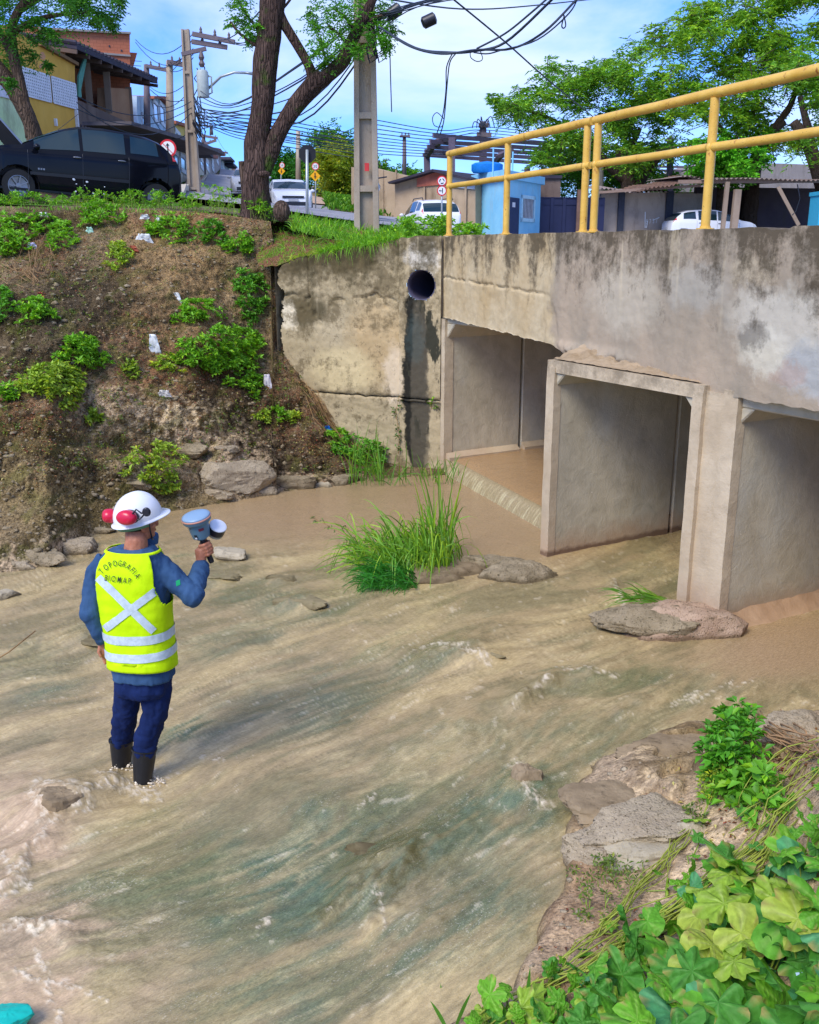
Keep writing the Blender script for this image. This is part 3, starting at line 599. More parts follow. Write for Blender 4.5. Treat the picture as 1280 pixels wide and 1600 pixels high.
# silt lip along the right culvert wall
def silt(U,Vv): 
    b=Vector((6.08,.0,0)); a=.13+Vv*(.13+.03*fbm(U*3,0*U,1,3)); z=.10*(1-Vv)**1.5+.03*fbm(U*4,Vv,1,3)*(1-Vv)-.03*Vv+.02
    return np.stack([b.x+cX.x*a+cY.x*U,b.y+cX.y*a+cY.y*U,z],-1)
surf(np.linspace(.05,4,120),np.linspace(0,1,10),silt,'silt_lip',concrete('silt',lin((166,132,100)),lin((184,152,120)),lin((60,50,40))),br)
# end pilaster against the wing wall (cream strip with dark joint) 
mb=MB(); mb.box((-.09,-.045,-.3),(-.005,.2,3.19)); mb.obj('corner_pilaster',m_edge,br,world=False)
# upstream water standing on the sill, and the curtain falling over it
wcol=lambda n: np.tile(np.array([*lin((176,142,102)),1.]),(n,1))
us=np.linspace(.1,3.9,120); vs=np.linspace(0,8,80); U,Vv=np.meshgrid(us,vs,indexing='ij')
x=U-.18*Vv; zz=.2+.004*fbm(U*3,Vv*2,1,3)-.03*np.exp(-Vv/.08)
Pn=np.array([tuple(bw(a,b+.12,c)) for a,b,c in zip(x.ravel(),Vv.ravel(),zz.ravel())])
mk('culvert_water',Pn,gridF(*U.shape),wmat('pool_water',.0),smooth=True,C=wcol(len(Pn)),kind='structure')
us=np.linspace(.08,3.9,500); vs=np.linspace(0,1,16); U,Vv=np.meshgrid(us,vs,indexing='ij')
rib=fbm(U*22,Vv*.8,1,3,.65); yy=.12-.13*Vv-.04*np.sin(Vv*PI/2)-.006*rib*Vv; zz=.175-.20*Vv**1.6
Pn=np.array([tuple(bw(a,b,c)) for a,b,c in zip(U.ravel(),yy.ravel(),zz.ravel())])
k=sst(-.1,.5,rib)[...,None]*.45*sst(.05,.5,Vv)[...,None]+.10; ccf=np.array(lin((152,134,100)))*(1-k)+np.array(lin((212,200,160)))*k
mk('sill_waterfall',Pn,gridF(*U.shape),water_mat,smooth=True,C=np.concatenate([ccf.reshape(-1,3),np.ones((U.size,1))],1),kind='structure')
# ================================================================ wing wall with drain pipe
M4=Matrix.Identity(4); 
for i,v in enumerate((wX,-wN,Vector((0,0,1)))): 
    for j in range(3): M4[j][i]=v[j]
M4.translation=Vector((AX,AY,0))
wg=thing('retaining_wall','cracked concrete retaining wall with round drain hole beside the left culvert','wall',M=M4)
HL,HZ,HR=.45,2.55,.205
h_=at(662,445,13.4); HL=(h_-Vector((AX,AY,0))).dot(wX); HZ=h_.z
def ztop(l): return np.interp(l,[0,.3,.9,1.6,2.2,2.7,3.2],[3.2,3.2,3.12,3.02,2.92,2.74,2.3])
def course(z0f,z1f,bulge,name,hole=False,vlim=None):
    us=np.arange(.0,2.56,.0155); ts=np.linspace(0,1,int(90)); U,Tt=np.meshgrid(us,ts,indexing='ij')
    z0=z0f(U); z1=np.minimum(z1f(U),ztop(U)+.03*fbm(U*4,0*U,3,3)); z1=np.maximum(z1,z0+.01); z=z0+(z1-z0)*Tt
    y=-bulge-.010*fbm(U*1.6,z*1.6,3,4)-.006*fbm(U*11,z*11,1,5,.65)*(1+(z>2.2)*.8)+.02*sst(.40,.55,fbm(U*3.5,z*4.5,6,5,.6))*(z>1.9)
    e=np.minimum(Tt*(z1-z0),(1-Tt)*(z1-z0)); y=y+.05*np.exp(-e/.012)*(.6+.5*fbm(U*9,0*U,2,3))
    y=y+.035*np.exp(-((U-2.02)/.012)**2)*(z>2.2)
    # deep ragged crack
    lc=2.36+.10*fbm(U*2.4,0*U,7,4); y=y+.05*np.exp(-((z-lc)/.022)**2)*sst(-.2,.2,fbm(U*5,z*5,3,3)+.1)*(U>.6)
    y=y-.05*(U<.62)*(z>.98)-.03*(U<.62)
    fc=gridF(*U.shape); P=np.stack([U,y,z],-1).reshape(-1,3)
    c=P[fc].mean(1); fc=fc[c[:,0]<2.47+.10*fbm(c[:,2]*4,0*c[:,2],3,4)]
    if hole:
        c=P[fc].mean(1); fc=fc[np.hypot(c[:,0]-HL,c[:,2]-HZ)>HR]
    return mk(name,P,fc,m_wing,wg,smooth=True,world=False)
j1=lambda U:1.0+.02*fbm(U*4,0*U,3,3); j2=lambda U:2.02+.0*U
course(lambda U:-.4+0*U,j1,.03,'wall_course'); course(lambda U:j1(U)+.006,lambda U:ztop(U)+.2,.0,'wall_course',hole=True)
mb=MB()
mb.prism([(0,.02,-.4),(0,.02,3.18),(.9,.02,3.08),(1.6,.02,2.96),(2.2,.02,2.86),(2.7,.02,2.56),(3.2,.02,2.25),(3.2,.02,-.4)],(0,.0,0)) if False else None
TP=[(0,3.19),(.9,3.10),(1.6,3.0),(2.2,2.90),(2.55,2.78)]
for (a,za),(b,zb_) in zip(TP,TP[1:]): mb.add([(a,.0,za),(b,.0,zb_),(b,.4,zb_),(a,.4,za)],[(0,1,2,3)])
mb.add([(2.55,-.02,-.4),(2.55,.4,-.4),(2.55,.4,2.78),(2.55,-.02,2.78)],[(0,1,2,3)]); mb.obj('wall_top',m_wing,wg,world=False)
mb=MB(); RM=Matrix.Translation((HL,0,HZ))@Matrix.Rotation(-PI/2,4,'X')
mb.lathe([(HR+.005,-.07),(HR-.012,-.07),(HR-.02,.05),(HR-.02,1.6),(0.001,1.6)],RM@Matrix.Scale(1,4),n=40,cap=False); mb.obj('drain_pipe',m_dark,wg,world=False,smooth=True)
# ================================================================ yellow guard rails
M=NM('yellow_paint',.42,.4); n1_=M.noise(5,6,.65); c=M.mix(M.ramp(n1_,.3,.7),lin((206,158,58)),lin((226,184,86)))
c=M.mix(M.ramp(M.noise(14,7,.7,v=M.map((1,1,.6))),.60,.68),c,lin((158,98,44))); c=M.mix(M.ma('MULTIPLY',M.ramp(M.noise(40,4,.6),.66,.7),.8),c,lin((90,66,40))); M.col(c); M.bump(M.noise(30,4,.6),.25,.01); m_yel=M.m
def s_at(px,n=.12):
    # distance along the parapet seen at picture column px
    u=(px-640)/F; k=u/1.045; o=bw(0,n); return (k*o.y-o.x)/(eX.x-k*eX.y)
def rail(pxs,s0,s1,label):
    t=thing('guard_railing',label,'railing',bw(s_at(pxs[0]),.12,3.19),BA,group='yellow steel railings on the bridge parapet')
    for p in pxs:
        s=s_at(p); a=bw(s,.12,3.16); MB().tube([a,bw(s,.12,4.20)],.038,14).obj('post',m_yel,t,smooth=True,sharp=40)
        MB().lathe([(.075,0),(.075,.012),(.045,.016),(.044,.03)],Matrix.Translation(bw(s,.12,3.196)),n=14).obj('base_flange',m_yel,t)
    for nm,z,r in (('top_rail',4.235,.041),('mid_rail',3.83,.034)):
        n=24; MB().tube([bw(s0+(s1-s0)*i/n,.12 if nm=='top_rail' else .12,z+.002*math.sin(i*.9)) for i in range(n+1)],r,14).obj(nm,m_yel,t,smooth=True,sharp=40)
    for p in pxs:      # weld collars
        s=s_at(p); MB().tube([bw(s-.02,.12,3.83),bw(s+.02,.12,3.83)],.047,12).obj('weld_collar',m_yel,t,smooth=True)
rail([702,791,912],s_at(700),s_at(919),'yellow steel railing section at the far end of the parapet')
rail([928,1103,1500],s_at(923)+.0,s_at(1500)+.6,'yellow steel railing section nearest the camera on the parapet')
# ================================================================ plants
rs=np.random.RandomState(11)
M_leaf=leafmat('leaf_green'); M_grass=leafmat('grass_blade',.4,.4); M_dry=flat('dry_stalk',lin((150,118,78)),.9)
M_stem=flat('green_stem',lin((120,140,50)),.6)
G_BRIGHT=(.20,.46,.03); G_MID=(.12,.34,.03); G_DARK=(.04,.16,.02); G_YEL=(.33,.48,.05)
def hitany(px,py):
    a,n=hit(px,py); b,n2=hit(px,py,NBV)
    if b is not None and (a is None or b.y<a.y) and b.z>-.05: return b,n2
    return a,n
def rosettes(P,N,k,L,W,rs,up=.5,spread=1.):
    """k leaves radiating at every point"""
    m=len(P); A=rs.uniform(0,2*PI,(m,1))+np.arange(k)[None]*2.399
    ax=N/np.linalg.norm(N,axis=1)[:,None]; t=np.cross(ax,np.array([.3,.2,.9])); t/=np.linalg.norm(t,axis=1)[:,None]+1e-9; b=np.cross(ax,t)
    D=(t[:,None]*np.cos(A)[...,None]+b[:,None]*np.sin(A)[...,None])*spread+ax[:,None]*rs.uniform(.1,up*1.6,(m,k,1))
    Cn=np.repeat(P[:,None],k,1)+D*.008; s=rs.uniform(.65,1.15,(m,k))
    return Cn.reshape(-1,3),D.reshape(-1,3),(L*s).ravel(),(W*s).ravel()
def shrub(px,py,rx,ry,label,base=G_BRIGHT,h=.16,L=.075,W=.032,dens=1.,k=9,group=None,cat='shrub',name='shrub',yel=.12,src=None):
    n=int(max(14,dens*rx*ry/11)); P=[];N=[];B=[]
    g0,_=(src or hitany)(px,py)
    if g0 is None: return None
    for i in range(n*3):
        a=rs.uniform(0,2*PI); r=math.sqrt(rs.uniform(0,1))*(1+.25*math.sin(a*3+px)); p,nn=(src or hitany)(px+rx*r*math.cos(a),py+ry*r*math.sin(a))
        if p is None or (p-g0).length>1.5: continue
        hh=h*(1-.6*r*r)*rs.uniform(.25,1.); q=p+nn*hh*.6+Vector((0,0,hh*.6)); B.append(p); P.append(q); N.append(nn*.6+Vector((rs.normal()*.35,rs.normal()*.35,.7)))
        if len(P)>=n: break
    P=np.array([tuple(v) for v in P]);N=np.array([tuple(v) for v in N]);B=np.array([tuple(v) for v in B])
    Cn,D,Ls,Ws=rosettes(P,N,k,L,W,rs); c=gcol(len(Cn),base,rs,.3,yel)
    t=thing(name,label,cat,tuple(g0),group=group)
    leafmesh('foliage',Cn,D,Ls,Ws,c,M_leaf,t,rs=rs)
    mb=MB()
    for b,q in list(zip(B,P))[:60]: mb.tube([b,(b+q)/2+rs.normal(size=3)*.008,q],.0028,3,cap=False)
    mb.obj('stem',M_stem,t); return t
SG='green shrubs growing on the earth bank'
for a in [
 (350,562,64,42,'largest round green shrub on the middle of the earth bank, right of centre',G_BRIGHT,.28,1.3),
 (308,492,38,18,'low green shrub just above the largest shrub on the bank',G_BRIGHT,.16,1.),
 (392,470,26,48,'tall straggly green shrub beside the broken left end of the retaining wall',G_MID,.18,.9),
 (460,536,21,23,'small round shrub rooted against the left edge of the retaining wall',G_BRIGHT,.2,1.4),
 (126,562,38,28,'bright shrub on the left bank, upper of two touching shrubs',G_BRIGHT,.24,1.3),
 (86,608,50,28,'bright spreading shrub on the left bank, lower of two touching shrubs',G_YEL,.2,1.2),
 (52,492,30,20,'small green shrub at the left of the bank below the pile of roots',G_BRIGHT,.14,1.),
 (8,482,16,26,'dark green shrub cut by the left edge of the picture halfway up the bank',G_MID,.2,1.1),
 (184,408,20,20,'yellowish shrub alone on bare soil under the black hatchback',G_YEL,.18,1.2),
 (95,376,22,20,'small shrub beside the pile of roots under the front wheel of the black car',G_BRIGHT,.18,1.2),
 (40,356,56,20,'broad leafy patch of shrub at the top left of the bank',G_BRIGHT,.13,.9),
 (14,388,30,18,'leafy shrub at the left picture edge near the bank top',G_BRIGHT,.18,1.2),
 (158,342,34,18,'green shrub spilling over the bank top below the black car',G_BRIGHT,.2,1.2),
 (262,362,34,20,'leafy shrub near the bank top beside white plastic scraps',G_BRIGHT,.18,1.1),
 (326,370,32,20,'thin green shrub near the bank top between two others',G_MID,.16,.8),
 (376,390,22,16,'small bright shrub under the forked tree',G_BRIGHT,.18,1.2),
 (393,606,17,15,'little shrub just below the largest shrub on the bank',G_BRIGHT,.14,1.1),
 (264,572,24,13,'low scattered green sprigs left below the largest shrub',G_YEL,.08,.7),
 (243,742,46,34,'loose pale green shrub behind the white helmet at the foot of the bank',G_YEL,.26,.55),
 (412,654,12,10,'tiny green sprig low on the bank, left one of three',G_YEL,.08,.9),
 (436,650,12,9,'tiny green sprig low on the bank, middle one of three',G_BRIGHT,.08,.9),
 (456,654,9,7,'tiny green sprig low on the bank, right one of three',G_YEL,.08,.9),
 (144,655,14,10,'pale grassy sprig on the left bank below two touching shrubs',G_YEL,.08,.7),
 (16,618,22,10,'low green sprig by the left picture edge on the bank',G_BRIGHT,.1,.8),
 (205,578,12,16,'thin sprig left of the white plastic bag scrap',G_YEL,.07,.6),
 (492,602,9,6,'small sprig on dry roots at the corner of the retaining wall',G_BRIGHT,.07,1.),
 (575,712,46,26,'dense dark green plants at the foot of the retaining wall',G_MID,.24,1.2),
 (612,700,20,24,'dark green plant left of the wet stain at the wall foot',G_DARK,.26,1.2),
 (530,684,22,12,'round leaved creeper beside the blue scrap at the wall foot',G_BRIGHT,.1,1.)]:
    shrub(*a[:4],a[4],a[5],a[6],dens=a[7],group=SG)
# leafy fringe on the top edge of the bank, in front of the car and the street
def topsrc(px,py):
    Yt=float(np.interp(px,[t[0] for t in TOP],[t[2] for t in TOP]))+.25+(330-py)*.02; v=at(px,py,Yt); return Vector((v.x,v.y,tz(v.x,v.y)-.02)),Vector((0,-.3,.95))
for a in [(38,318,32,'leafy weed clump on the bank top under the open bonnet',.2,.8),(105,322,22,'weed clump on the bank top below the front door of the black car',.17,.8),(150,322,24,'weed clump on the bank top below the rear door of the black car',.26,1.),
          (200,322,26,'weed clump on the bank top left of the rear wheel',.26,1.),(250,322,26,'weed clump on the bank top right in front of the rear wheel',.28,1.2),(296,324,22,'weed clump on the bank top under the concrete pole with transformer',.26,1.),
          (342,322,24,'tall pale green sapling left of the forked tree',.42,.8),(404,334,26,'leafy weeds at the foot of the forked tree',.32,1.2),(10,330,22,'weed clump on the bank top at the left picture edge',.16,.7)]:
    n=int(16*a[5]*a[2]/10); P=[];N=[];B=[]
    for i in range(n):
        p,nn=topsrc(a[0]+rs.normal()*a[2]*.5,a[1]+rs.uniform(-8,6)); hh=a[4]*rs.uniform(.2,1.); P.append(tuple(p+Vector((rs.normal()*.05,rs.normal()*.05,hh)))); N.append((rs.normal()*.4,rs.normal()*.4-.3,.8)); B.append(tuple(p))
    P=np.array(P);Cn,D,Ls,Ws=rosettes(P,np.array(N),8,.06,.024,rs); t=thing('weed_clump',a[3],'weeds',B[0],group='weeds along the top of the bank')
    leafmesh('foliage',Cn,D,Ls,Ws,gcol(len(Cn),G_BRIGHT,rs,.3,.15),M_leaf,t,rs=rs); mb=MB()
    for b,q in zip(B,P): mb.tube([b,q],.003,3,cap=False)
    mb.obj('stem',M_stem,t)
def blades(name,B,D,L,Wd,droop,cols,mat=None,parent=None,seg=6,side=None,rs=rs,**k):
    n=len(B); t=np.linspace(0,1,seg)[None,:,None]; D=D/np.linalg.norm(D,axis=1)[:,None]; L=np.broadcast_to(L,(n,))[:,None,None]; dr=np.broadcast_to(droop,(n,))[:,None,None]
    P=B[:,None]+D[:,None]*L*t*(1-.18*dr*t)+np.array([0,0,-1.])*L*dr*t**2.2
    if side is not None: P=P+np.array(side)*L*t**2
    X=np.cross(D,rs.normal(size=(n,3))*.4+np.array([.2,-1,.3])); X/=np.linalg.norm(X,axis=1)[:,None]+1e-9
    wv=np.broadcast_to(Wd,(n,))[:,None,None]*(.55+.45*np.sin(np.minimum(t*2.2,PI/2+.0)) )*(1-t**2.5); wv=np.maximum(wv,.0004)
    V=np.stack([P-X[:,None]*wv/2,P+X[:,None]*wv/2],2)  # n,seg,2,3
    idx=np.arange(n*seg*2).reshape(n,seg,2); Fc=np.stack([idx[:,:-1,0],idx[:,:-1,1],idx[:,1:,1],idx[:,1:,0]],-1).reshape(-1,4)
    C=np.repeat(np.concatenate([cols,np.ones((n,1))],1),seg*2,0)
    return mk(name,V.reshape(-1,3),Fc,mat or M_grass,parent,C=C,**k)
def gr_tuft(label,px0,px1,py0,py1,n,L,Wd,dirv,droop,base,src=None,cat='grass tuft',name='grass_tuft',group=None,zoff=-.02,sp=.45,side=None):
    B=[]
    for i in range(n):
        p=(src or hitany)(rs.uniform(px0,px1),rs.uniform(py0,py1)); p=p[0] if isinstance(p,tuple) else p
        if p is not None: B.append((p.x,p.y,p.z+zoff))
    B=np.array(B); n=len(B); D=np.array(dirv)[None]+rs.normal(size=(n,3))*sp; D[:,2]=np.abs(D[:,2])+.15
    return blades(name,B,D,L*rs.uniform(.5,1.15,n),Wd,droop*rs.uniform(.4,1.3,n),gcol(n,base,rs,.3,.2),label=label,cat=cat,group=group,side=side)
def wsrc(px,py): return onz(px,py,.0),None
walltop=lambda px,py: (ww(*( (lambda l:(l,.02-rs.uniform(.02,.4),ztop(l)+.0))(max(.05,((at(px,py,14)-Vector((AX,AY,0))).dot(wX)))) )),None)
GG='grass hanging over the retaining wall top'
gr_tuft('long green grass hanging over the middle of the retaining wall top',500,600,380,395,900,.34,.011,(0,-.7,.7),.75,G_BRIGHT,walltop,group=GG)
gr_tuft('long green grass hanging over the right end of the retaining wall top',585,640,370,385,520,.32,.011,(.1,-.6,.7),.7,G_BRIGHT,walltop,group=GG)
gr_tuft('short pale grass at the left end of the retaining wall top',440,505,385,400,330,.2,.009,(0,-.5,.7),.6,G_YEL,walltop,group=GG)
def shsrc(px,py):
    U=rs.uniform(.3,2.7); v=rs.uniform(0,1)**.8; q=min(1,U/2.6); x=AX+wX.x*U+(.36*(1-q)-.22*q)*(.05+1.9*v)-.05*q; y=AY+wX.y*U+.95*(.05+1.9*v); zt=float(np.interp(U,[0,.3,.9,1.6,2.2,2.75],[3.14,3.14,3.06,2.97,2.88,2.76])); return Vector((x,y,zt*(1-v)+(tz(x,y)+.05)*v)),None
gr_tuft('ragged grass on the earth shoulder between forked tree and retaining wall',0,1,0,1,1500,.2,.010,(0,-.4,.8),.6,G_BRIGHT,shsrc,cat='grass belt',name='grass_belt')['kind']='stuff'
# grass belt on the plateau behind the wall
def platsrc(px,py):
    Y=rs.uniform(14.5,17.5); x=gx(px,Y); return Vector((x,Y,tz(x,Y)-.03)),None
gr_tuft('belt of long grass along the roadside behind the retaining wall',455,705,0,1,3400,.32,.013,(0,-.1,1),.55,G_BRIGHT,platsrc,cat='grass belt',name='grass_belt')['kind']='stuff'
gr_tuft('short grass growing along the bank top beside the black car',-60,420,0,1,2600,.15,.012,(0,-.1,1),.55,G_BRIGHT,lambda a,b:(lambda Y:(Vector((gx(a,Y),Y,tz(gx(a,Y),Y)-.03)),None))(rs.uniform(15.3,17)),cat='grass belt',name='grass_belt')['kind']='stuff'
for a in [(690,340,24,'leafy weeds on the wall top beside the first railing post'),(640,352,26,'leafy weeds on the wall top left of the first railing post'),(735,356,22,'leafy weeds behind the far end of the parapet')]:
    P=[];N=[]
    for i in range(90):
        Y=rs.uniform(13.9,15.2) if a[0]<700 else rs.uniform(22.5,23.6); px=a[0]+rs.normal()*a[2]*.5; x=gx(px,Y); z=(3.15 if a[0]<700 else 3.05); P.append((x,Y,z+rs.uniform(0,.3)*(1 if Y<20 else 1.6))); N.append((rs.normal()*.4,-.3,.8))
    P=np.array(P);Cn,D,Ls,Ws=rosettes(P,np.array(N),8,.08,.033,rs); t=thing('weed_clump',a[3],'weeds',tuple(P[0]));leafmesh('foliage',Cn,D,Ls*(1 if P[0,1]<20 else 1.6),Ws*(1 if P[0,1]<20 else 1.6),gcol(len(Cn),G_BRIGHT,rs,.3,.15),M_leaf,t,rs=rs)
# grass clumps standing in the stream
B=[];D=[];L=[];Dr=[]
def addbl(x0,x1,y0,y1,n,Lm,dv,dr,sp):
    for i in range(n):
        p=onz(rs.uniform(x0,x1),rs.uniform(y0,y1),.02); B.append(tuple(p)); D.append(np.array(dv)+rs.normal(size=3)*sp); L.append(Lm*rs.uniform(.45,1.15)); Dr.append(dr*rs.uniform(.4,1.4))
addbl(655,705,862,892,320,1.25,(-.2,0,1),1.15,.28)
addbl(600,680,868,900,210,1.2,(-.38,0,1),.9,.34)
addbl(560,640,870,890,130,1.15,(-.6,0,.9),1.0,.4)
addbl(670,708,855,880,30,1.4,(.02,0,1),.35,.12)
for q in range(len(D)): D[q][2]=abs(D[q][2])+.2
n=len(B); blades('tall_grass_clump',np.array(B),np.array(D),np.array(L),.016,np.array(Dr),gcol(n,(.17,.36,.035),rs,.45,.35),label='tall bright grass clump rooted on a mud islet in midstream',cat='grass clump',seg=8)
B=[];D=[];L=[];Dr=[]; addbl(580,655,893,922,460,.62,(-.8,-.3,.8),1.1,.3)
for q in range(len(D)): D[q][2]=abs(D[q][2])+.1
n=len(B); blades('grass_tuft',np.array(B),np.array(D),np.array(L),.012,np.array(Dr),gcol(n,(.04,.22,.02),rs,.4,.1),label='low dark green grass tuft trailing in the water below the tall clump',cat='grass tuft',seg=7)
B=[];D=[];L=[];Dr=[]
for i in range(46): p=onz(rs.uniform(985,1045),rs.uniform(935,942),.16); B.append(tuple(p)); D.append(np.array((-.8,-.05,.45))+rs.normal(size=3)*.2); L.append(rs.uniform(.25,.5)); Dr.append(rs.uniform(.2,.5))
blades('grass_tuft',np.array(B),np.array(D),np.array(L),.010,np.array(Dr),gcol(46,(.12,.3,.03),rs,.3,.2),label='few bright grass blades lying over the concrete lump at the pier foot',cat='grass tuft')
# thin grasses by the far waterline
B=[];D=[];L=[];Dr=[]; addbl(545,600,748,760,44,1.0,(0,0,1),.3,.28); addbl(600,720,742,760,60,.6,(0,0,1),.5,.4)
for q in range(len(D)): D[q][2]=abs(D[q][2])+.2
blades('grass_tuft',np.array(B),np.array(D),np.array(L),.014,np.array(Dr),gcol(len(B),(.12,.28,.03),rs,.3,.2),label='sparse tall grass stems at the foot of the retaining wall',cat='grass tuft')
# leafy twig leaning out over the pool
def twig(label,pts,lf,L,W,base,name='leafy_branch',r=.006,sub=5,cat='branch'):
    P=[Vector(p) for p in pts]; t=thing(name,label,cat,tuple(P[0])); mb=MB(); mb.tube(P,[r*(1-.6*i/len(P)) for i in range(len(P))],5); Cn=[];D=[]
    for i in range(len(P)-1):
        for s in range(sub):
            q=P[i].lerp(P[i+1],s/sub); d=(P[i+1]-P[i]).normalized(); v=(d+Vector(rs.normal(size=3))*.7).normalized(); e=q+v*L*rs.uniform(1,3.); mb.tube([q,e],r*.3,3,cap=False)
            for k in range(lf): f=q.lerp(e,(k+1)/lf); Cn.append(tuple(f)); D.append(tuple(v*.5+Vector(rs.normal(size=3))*.6))
    mb.obj('stem',M_dry,t); Cn=np.array(Cn); leafmesh('foliage',Cn,np.array(D),L*rs.uniform(.6,1.1,len(Cn)),W,gcol(len(Cn),base,rs,.3,.2),M_leaf,t,rs=rs); return t
twig('dark leafy twig leaning left out of the tall grass over the pool',[at(610,868,9.6),at(565,850,9.7),at(525,828,9.8),at(484,806,9.9)],5,.045,.016,G_DARK)
twig('second dark twig trailing low beside the tall grass',[at(605,872,9.5),at(570,872,9.4),at(535,888,9.2)],4,.05,.016,G_DARK)
twig('dark climbing vine against the wet stain on the retaining wall',[ww(.62,.08,.2),ww(.6,.1,.5),ww(.66,.08,.8),ww(.6,.09,1.05)],5,.06,.024,G_DARK)
twig('small green sprig growing from the wall crack below the drain pipe',[ww(.12,.06,.88),ww(.14,.1,.96)],6,.06,.03,G_BRIGHT)
# ================================================================ near bank: big lobed leaves
def lobed(nl,notch,wav,seed,col,vein):
    r=np.random.RandomState(seed); nt=40; rg=[0,.3,.62,1.]; V=[];C=[]
    for k,f in enumerate(rg):
        for i in range(nt):
            a=-PI+2*PI*i/nt; rad=(.62+.30*abs(math.cos(a*nl/2*.97+.1*math.sin(seed)))**(.8+.5*(seed%3)/2)+.05*r.uniform(-1,1))*(1+.12*math.sin(a*2+seed))
            rad*=1-.75*max(0,(abs(a)-2.55)/.6)**1.2 if abs(a)>2.55 else 1
            x,y=f*rad*math.cos(a)*.5,f*rad*math.sin(a)*.55; z=.06*f*f*math.sin(a*nl+seed)*wav-.10*f*f+.03*abs(math.cos(a*nl/2))*f
            V.append((x,y,z+.012*r.normal()*f)); vv=max(0,abs(math.cos(a*nl/2))**30)*(1-f*.6); c=np.array(col)*(1-vv)+np.array(vein)*vv; c=np.array((.42,.34,.10)) if (f==1. and r.uniform()<.14) else c; C.append((*(c*(1+.14*r.normal())).clip(0,1),1))
    Fc=[(i*nt+j,i*nt+(j+1)%nt,(i+1)*nt+(j+1)%nt,(i+1)*nt+j) for i in range(len(rg)-1) for j in range(nt)]
    return V,Fc,C
m=NM('broad_leaf',.6,.25); a=m.att(); nn_=m.noise(9,5,.6); m.col(m.mix(m.ramp(nn_,.3,.7),m.mix(1.,a,(.72,.75,.7),'MULTIPLY'),a)); m.bump(m.vor(9),.5,.012)
tb=m.N.new('ShaderNodeBsdfTranslucent'); m.L(m.mix(1.,a,(1,1,.4),'MULTIPLY'),tb.inputs[0]); xx=m.N.new('ShaderNodeMixShader'); xx.inputs[0].default_value=.3
m.t.links.new(m.b.outputs[0],xx.inputs[1]); m.t.links.new(tb.outputs[0],xx.inputs[2]); m.t.links.new(xx.outputs[0],m.out.inputs[0]); M_broad=m.m
cls=[((.14,.42,.03),(.3,.55,.1)),((.09,.32,.04),(.2,.45,.1)),((.09,.34,.12),(.2,.48,.2)),((.34,.52,.05),(.5,.6,.16)),((.44,.54,.07),(.55,.6,.16)),((.18,.48,.03),(.34,.58,.1))]
LEAF=[]
for s in range(12):
    V,Fc,C=lobed([5,5,3,7][s%4],.5,1,s,*cls[s%6]); me=bpy.data.meshes.new('leaf'); me.from_pydata(V,[],Fc); c=me.color_attributes.new('Col','FLOAT_COLOR','POINT'); c.data.foreach_set('color',np.array(C,np.float32).ravel())
    me.polygons.foreach_set('use_smooth',np.ones(len(me.polygons),bool)); me.materials.append(M_broad); LEAF.append(me)
def inpoly(x,y,poly):
    r=False; j=len(poly)-1
    for i in range(len(poly)):
        if (poly[i][1]>y)!=(poly[j][1]>y) and x<(poly[j][0]-poly[i][0])*(y-poly[i][1])/(poly[j][1]-poly[i][1])+poly[i][0]: r=not r
        j=i
    return r
def leafplant(label,poly,n,s0,s1,h0,h1,var,seed,name='squash_vine',cat='vine plant',tilt=.5):
    r=np.random.RandomState(seed); xs_=[p[0] for p in poly]; ys_=[p[1] for p in poly]; t=None; mb=MB(); k=0;tr=0
    while k<n and tr<n*40:
        tr+=1; x,y=r.uniform(min(xs_),max(xs_)),r.uniform(min(ys_),max(ys_))
        if not inpoly(x,y,poly): continue
        p,_=hit(x,y,NBV)
        if p is None: continue
        if t is None: t=thing(name,label,cat,tuple(p)); base=p.copy()
        o=bpy.data.objects.new('leaf',LEAF[var[r.randint(len(var))]]); COL.objects.link(o); o.parent=t; o.matrix_parent_inverse=Matrix.Translation(-base)
        h=r.uniform(h0,h1); q=p+Vector((0,0,h)); o.location=q; o.rotation_euler=(r.normal()*tilt+.35,r.normal()*tilt,r.uniform(0,2*PI)); s=r.uniform(s0,s1); o.scale=(s,s,s)
        if k%2==0: mb.tube([p+Vector((r.normal()*.04,r.normal()*.04,-.02)),p.lerp(q,.5)+Vector((r.normal()*.02,r.normal()*.02,0)),q],.0035,4,cap=False)
        k+=1
    mb.obj('petiole',M_stem,t); return t
leafplant('carpet of big lobed leaves filling the bottom right corner',[(1000,1475),(1130,1400),(1300,1330),(1330,1720),(880,1720),(930,1560)],150,.13,.27,.04,.28,[0,1,2,5,0,6,7],1)
leafplant('patch of broad leaves at the bottom edge left of the yellow leaves',[(700,1640),(820,1560),(930,1520),(1010,1490),(960,1720),(700,1720)],80,.07,.16,.03,.18,[0,1,5,2,3],2)
leafplant('yellowish lobed leaves with dark gaps in the lower right',[(1050,1440),(1130,1420),(1240,1520),(1230,1600),(1040,1600)],16,.17,.26,.2,.33,[3,4,9,10,3],3,tilt=.25)
leafplant('small leaves along the trailing vines on the right',[(1080,1290),(1300,1200),(1300,1340),(1100,1420),(960,1500),(860,1560),(840,1530),(1000,1420)],85,.04,.11,.01,.09,[0,1,5,3,6],4)
shrub(1150,1185,46,52,'leafy herb clump on the right of the near bank beside the pale stone',(.10,.34,.025),.24,.06,.028,.6,6,cat='herb',name='herb_clump')
shrub(1180,1250,60,30,'broad leaved herbs trailing below the clump on the near bank',(.15,.40,.03),.15,.075,.04,.3,5,cat='herb',name='herb_clump')
shrub(1125,1230,30,30,'feathery pale herb at the left foot of the leafy clump',G_YEL,.1,.03,.012,1.2,6,cat='herb',name='herb_clump')
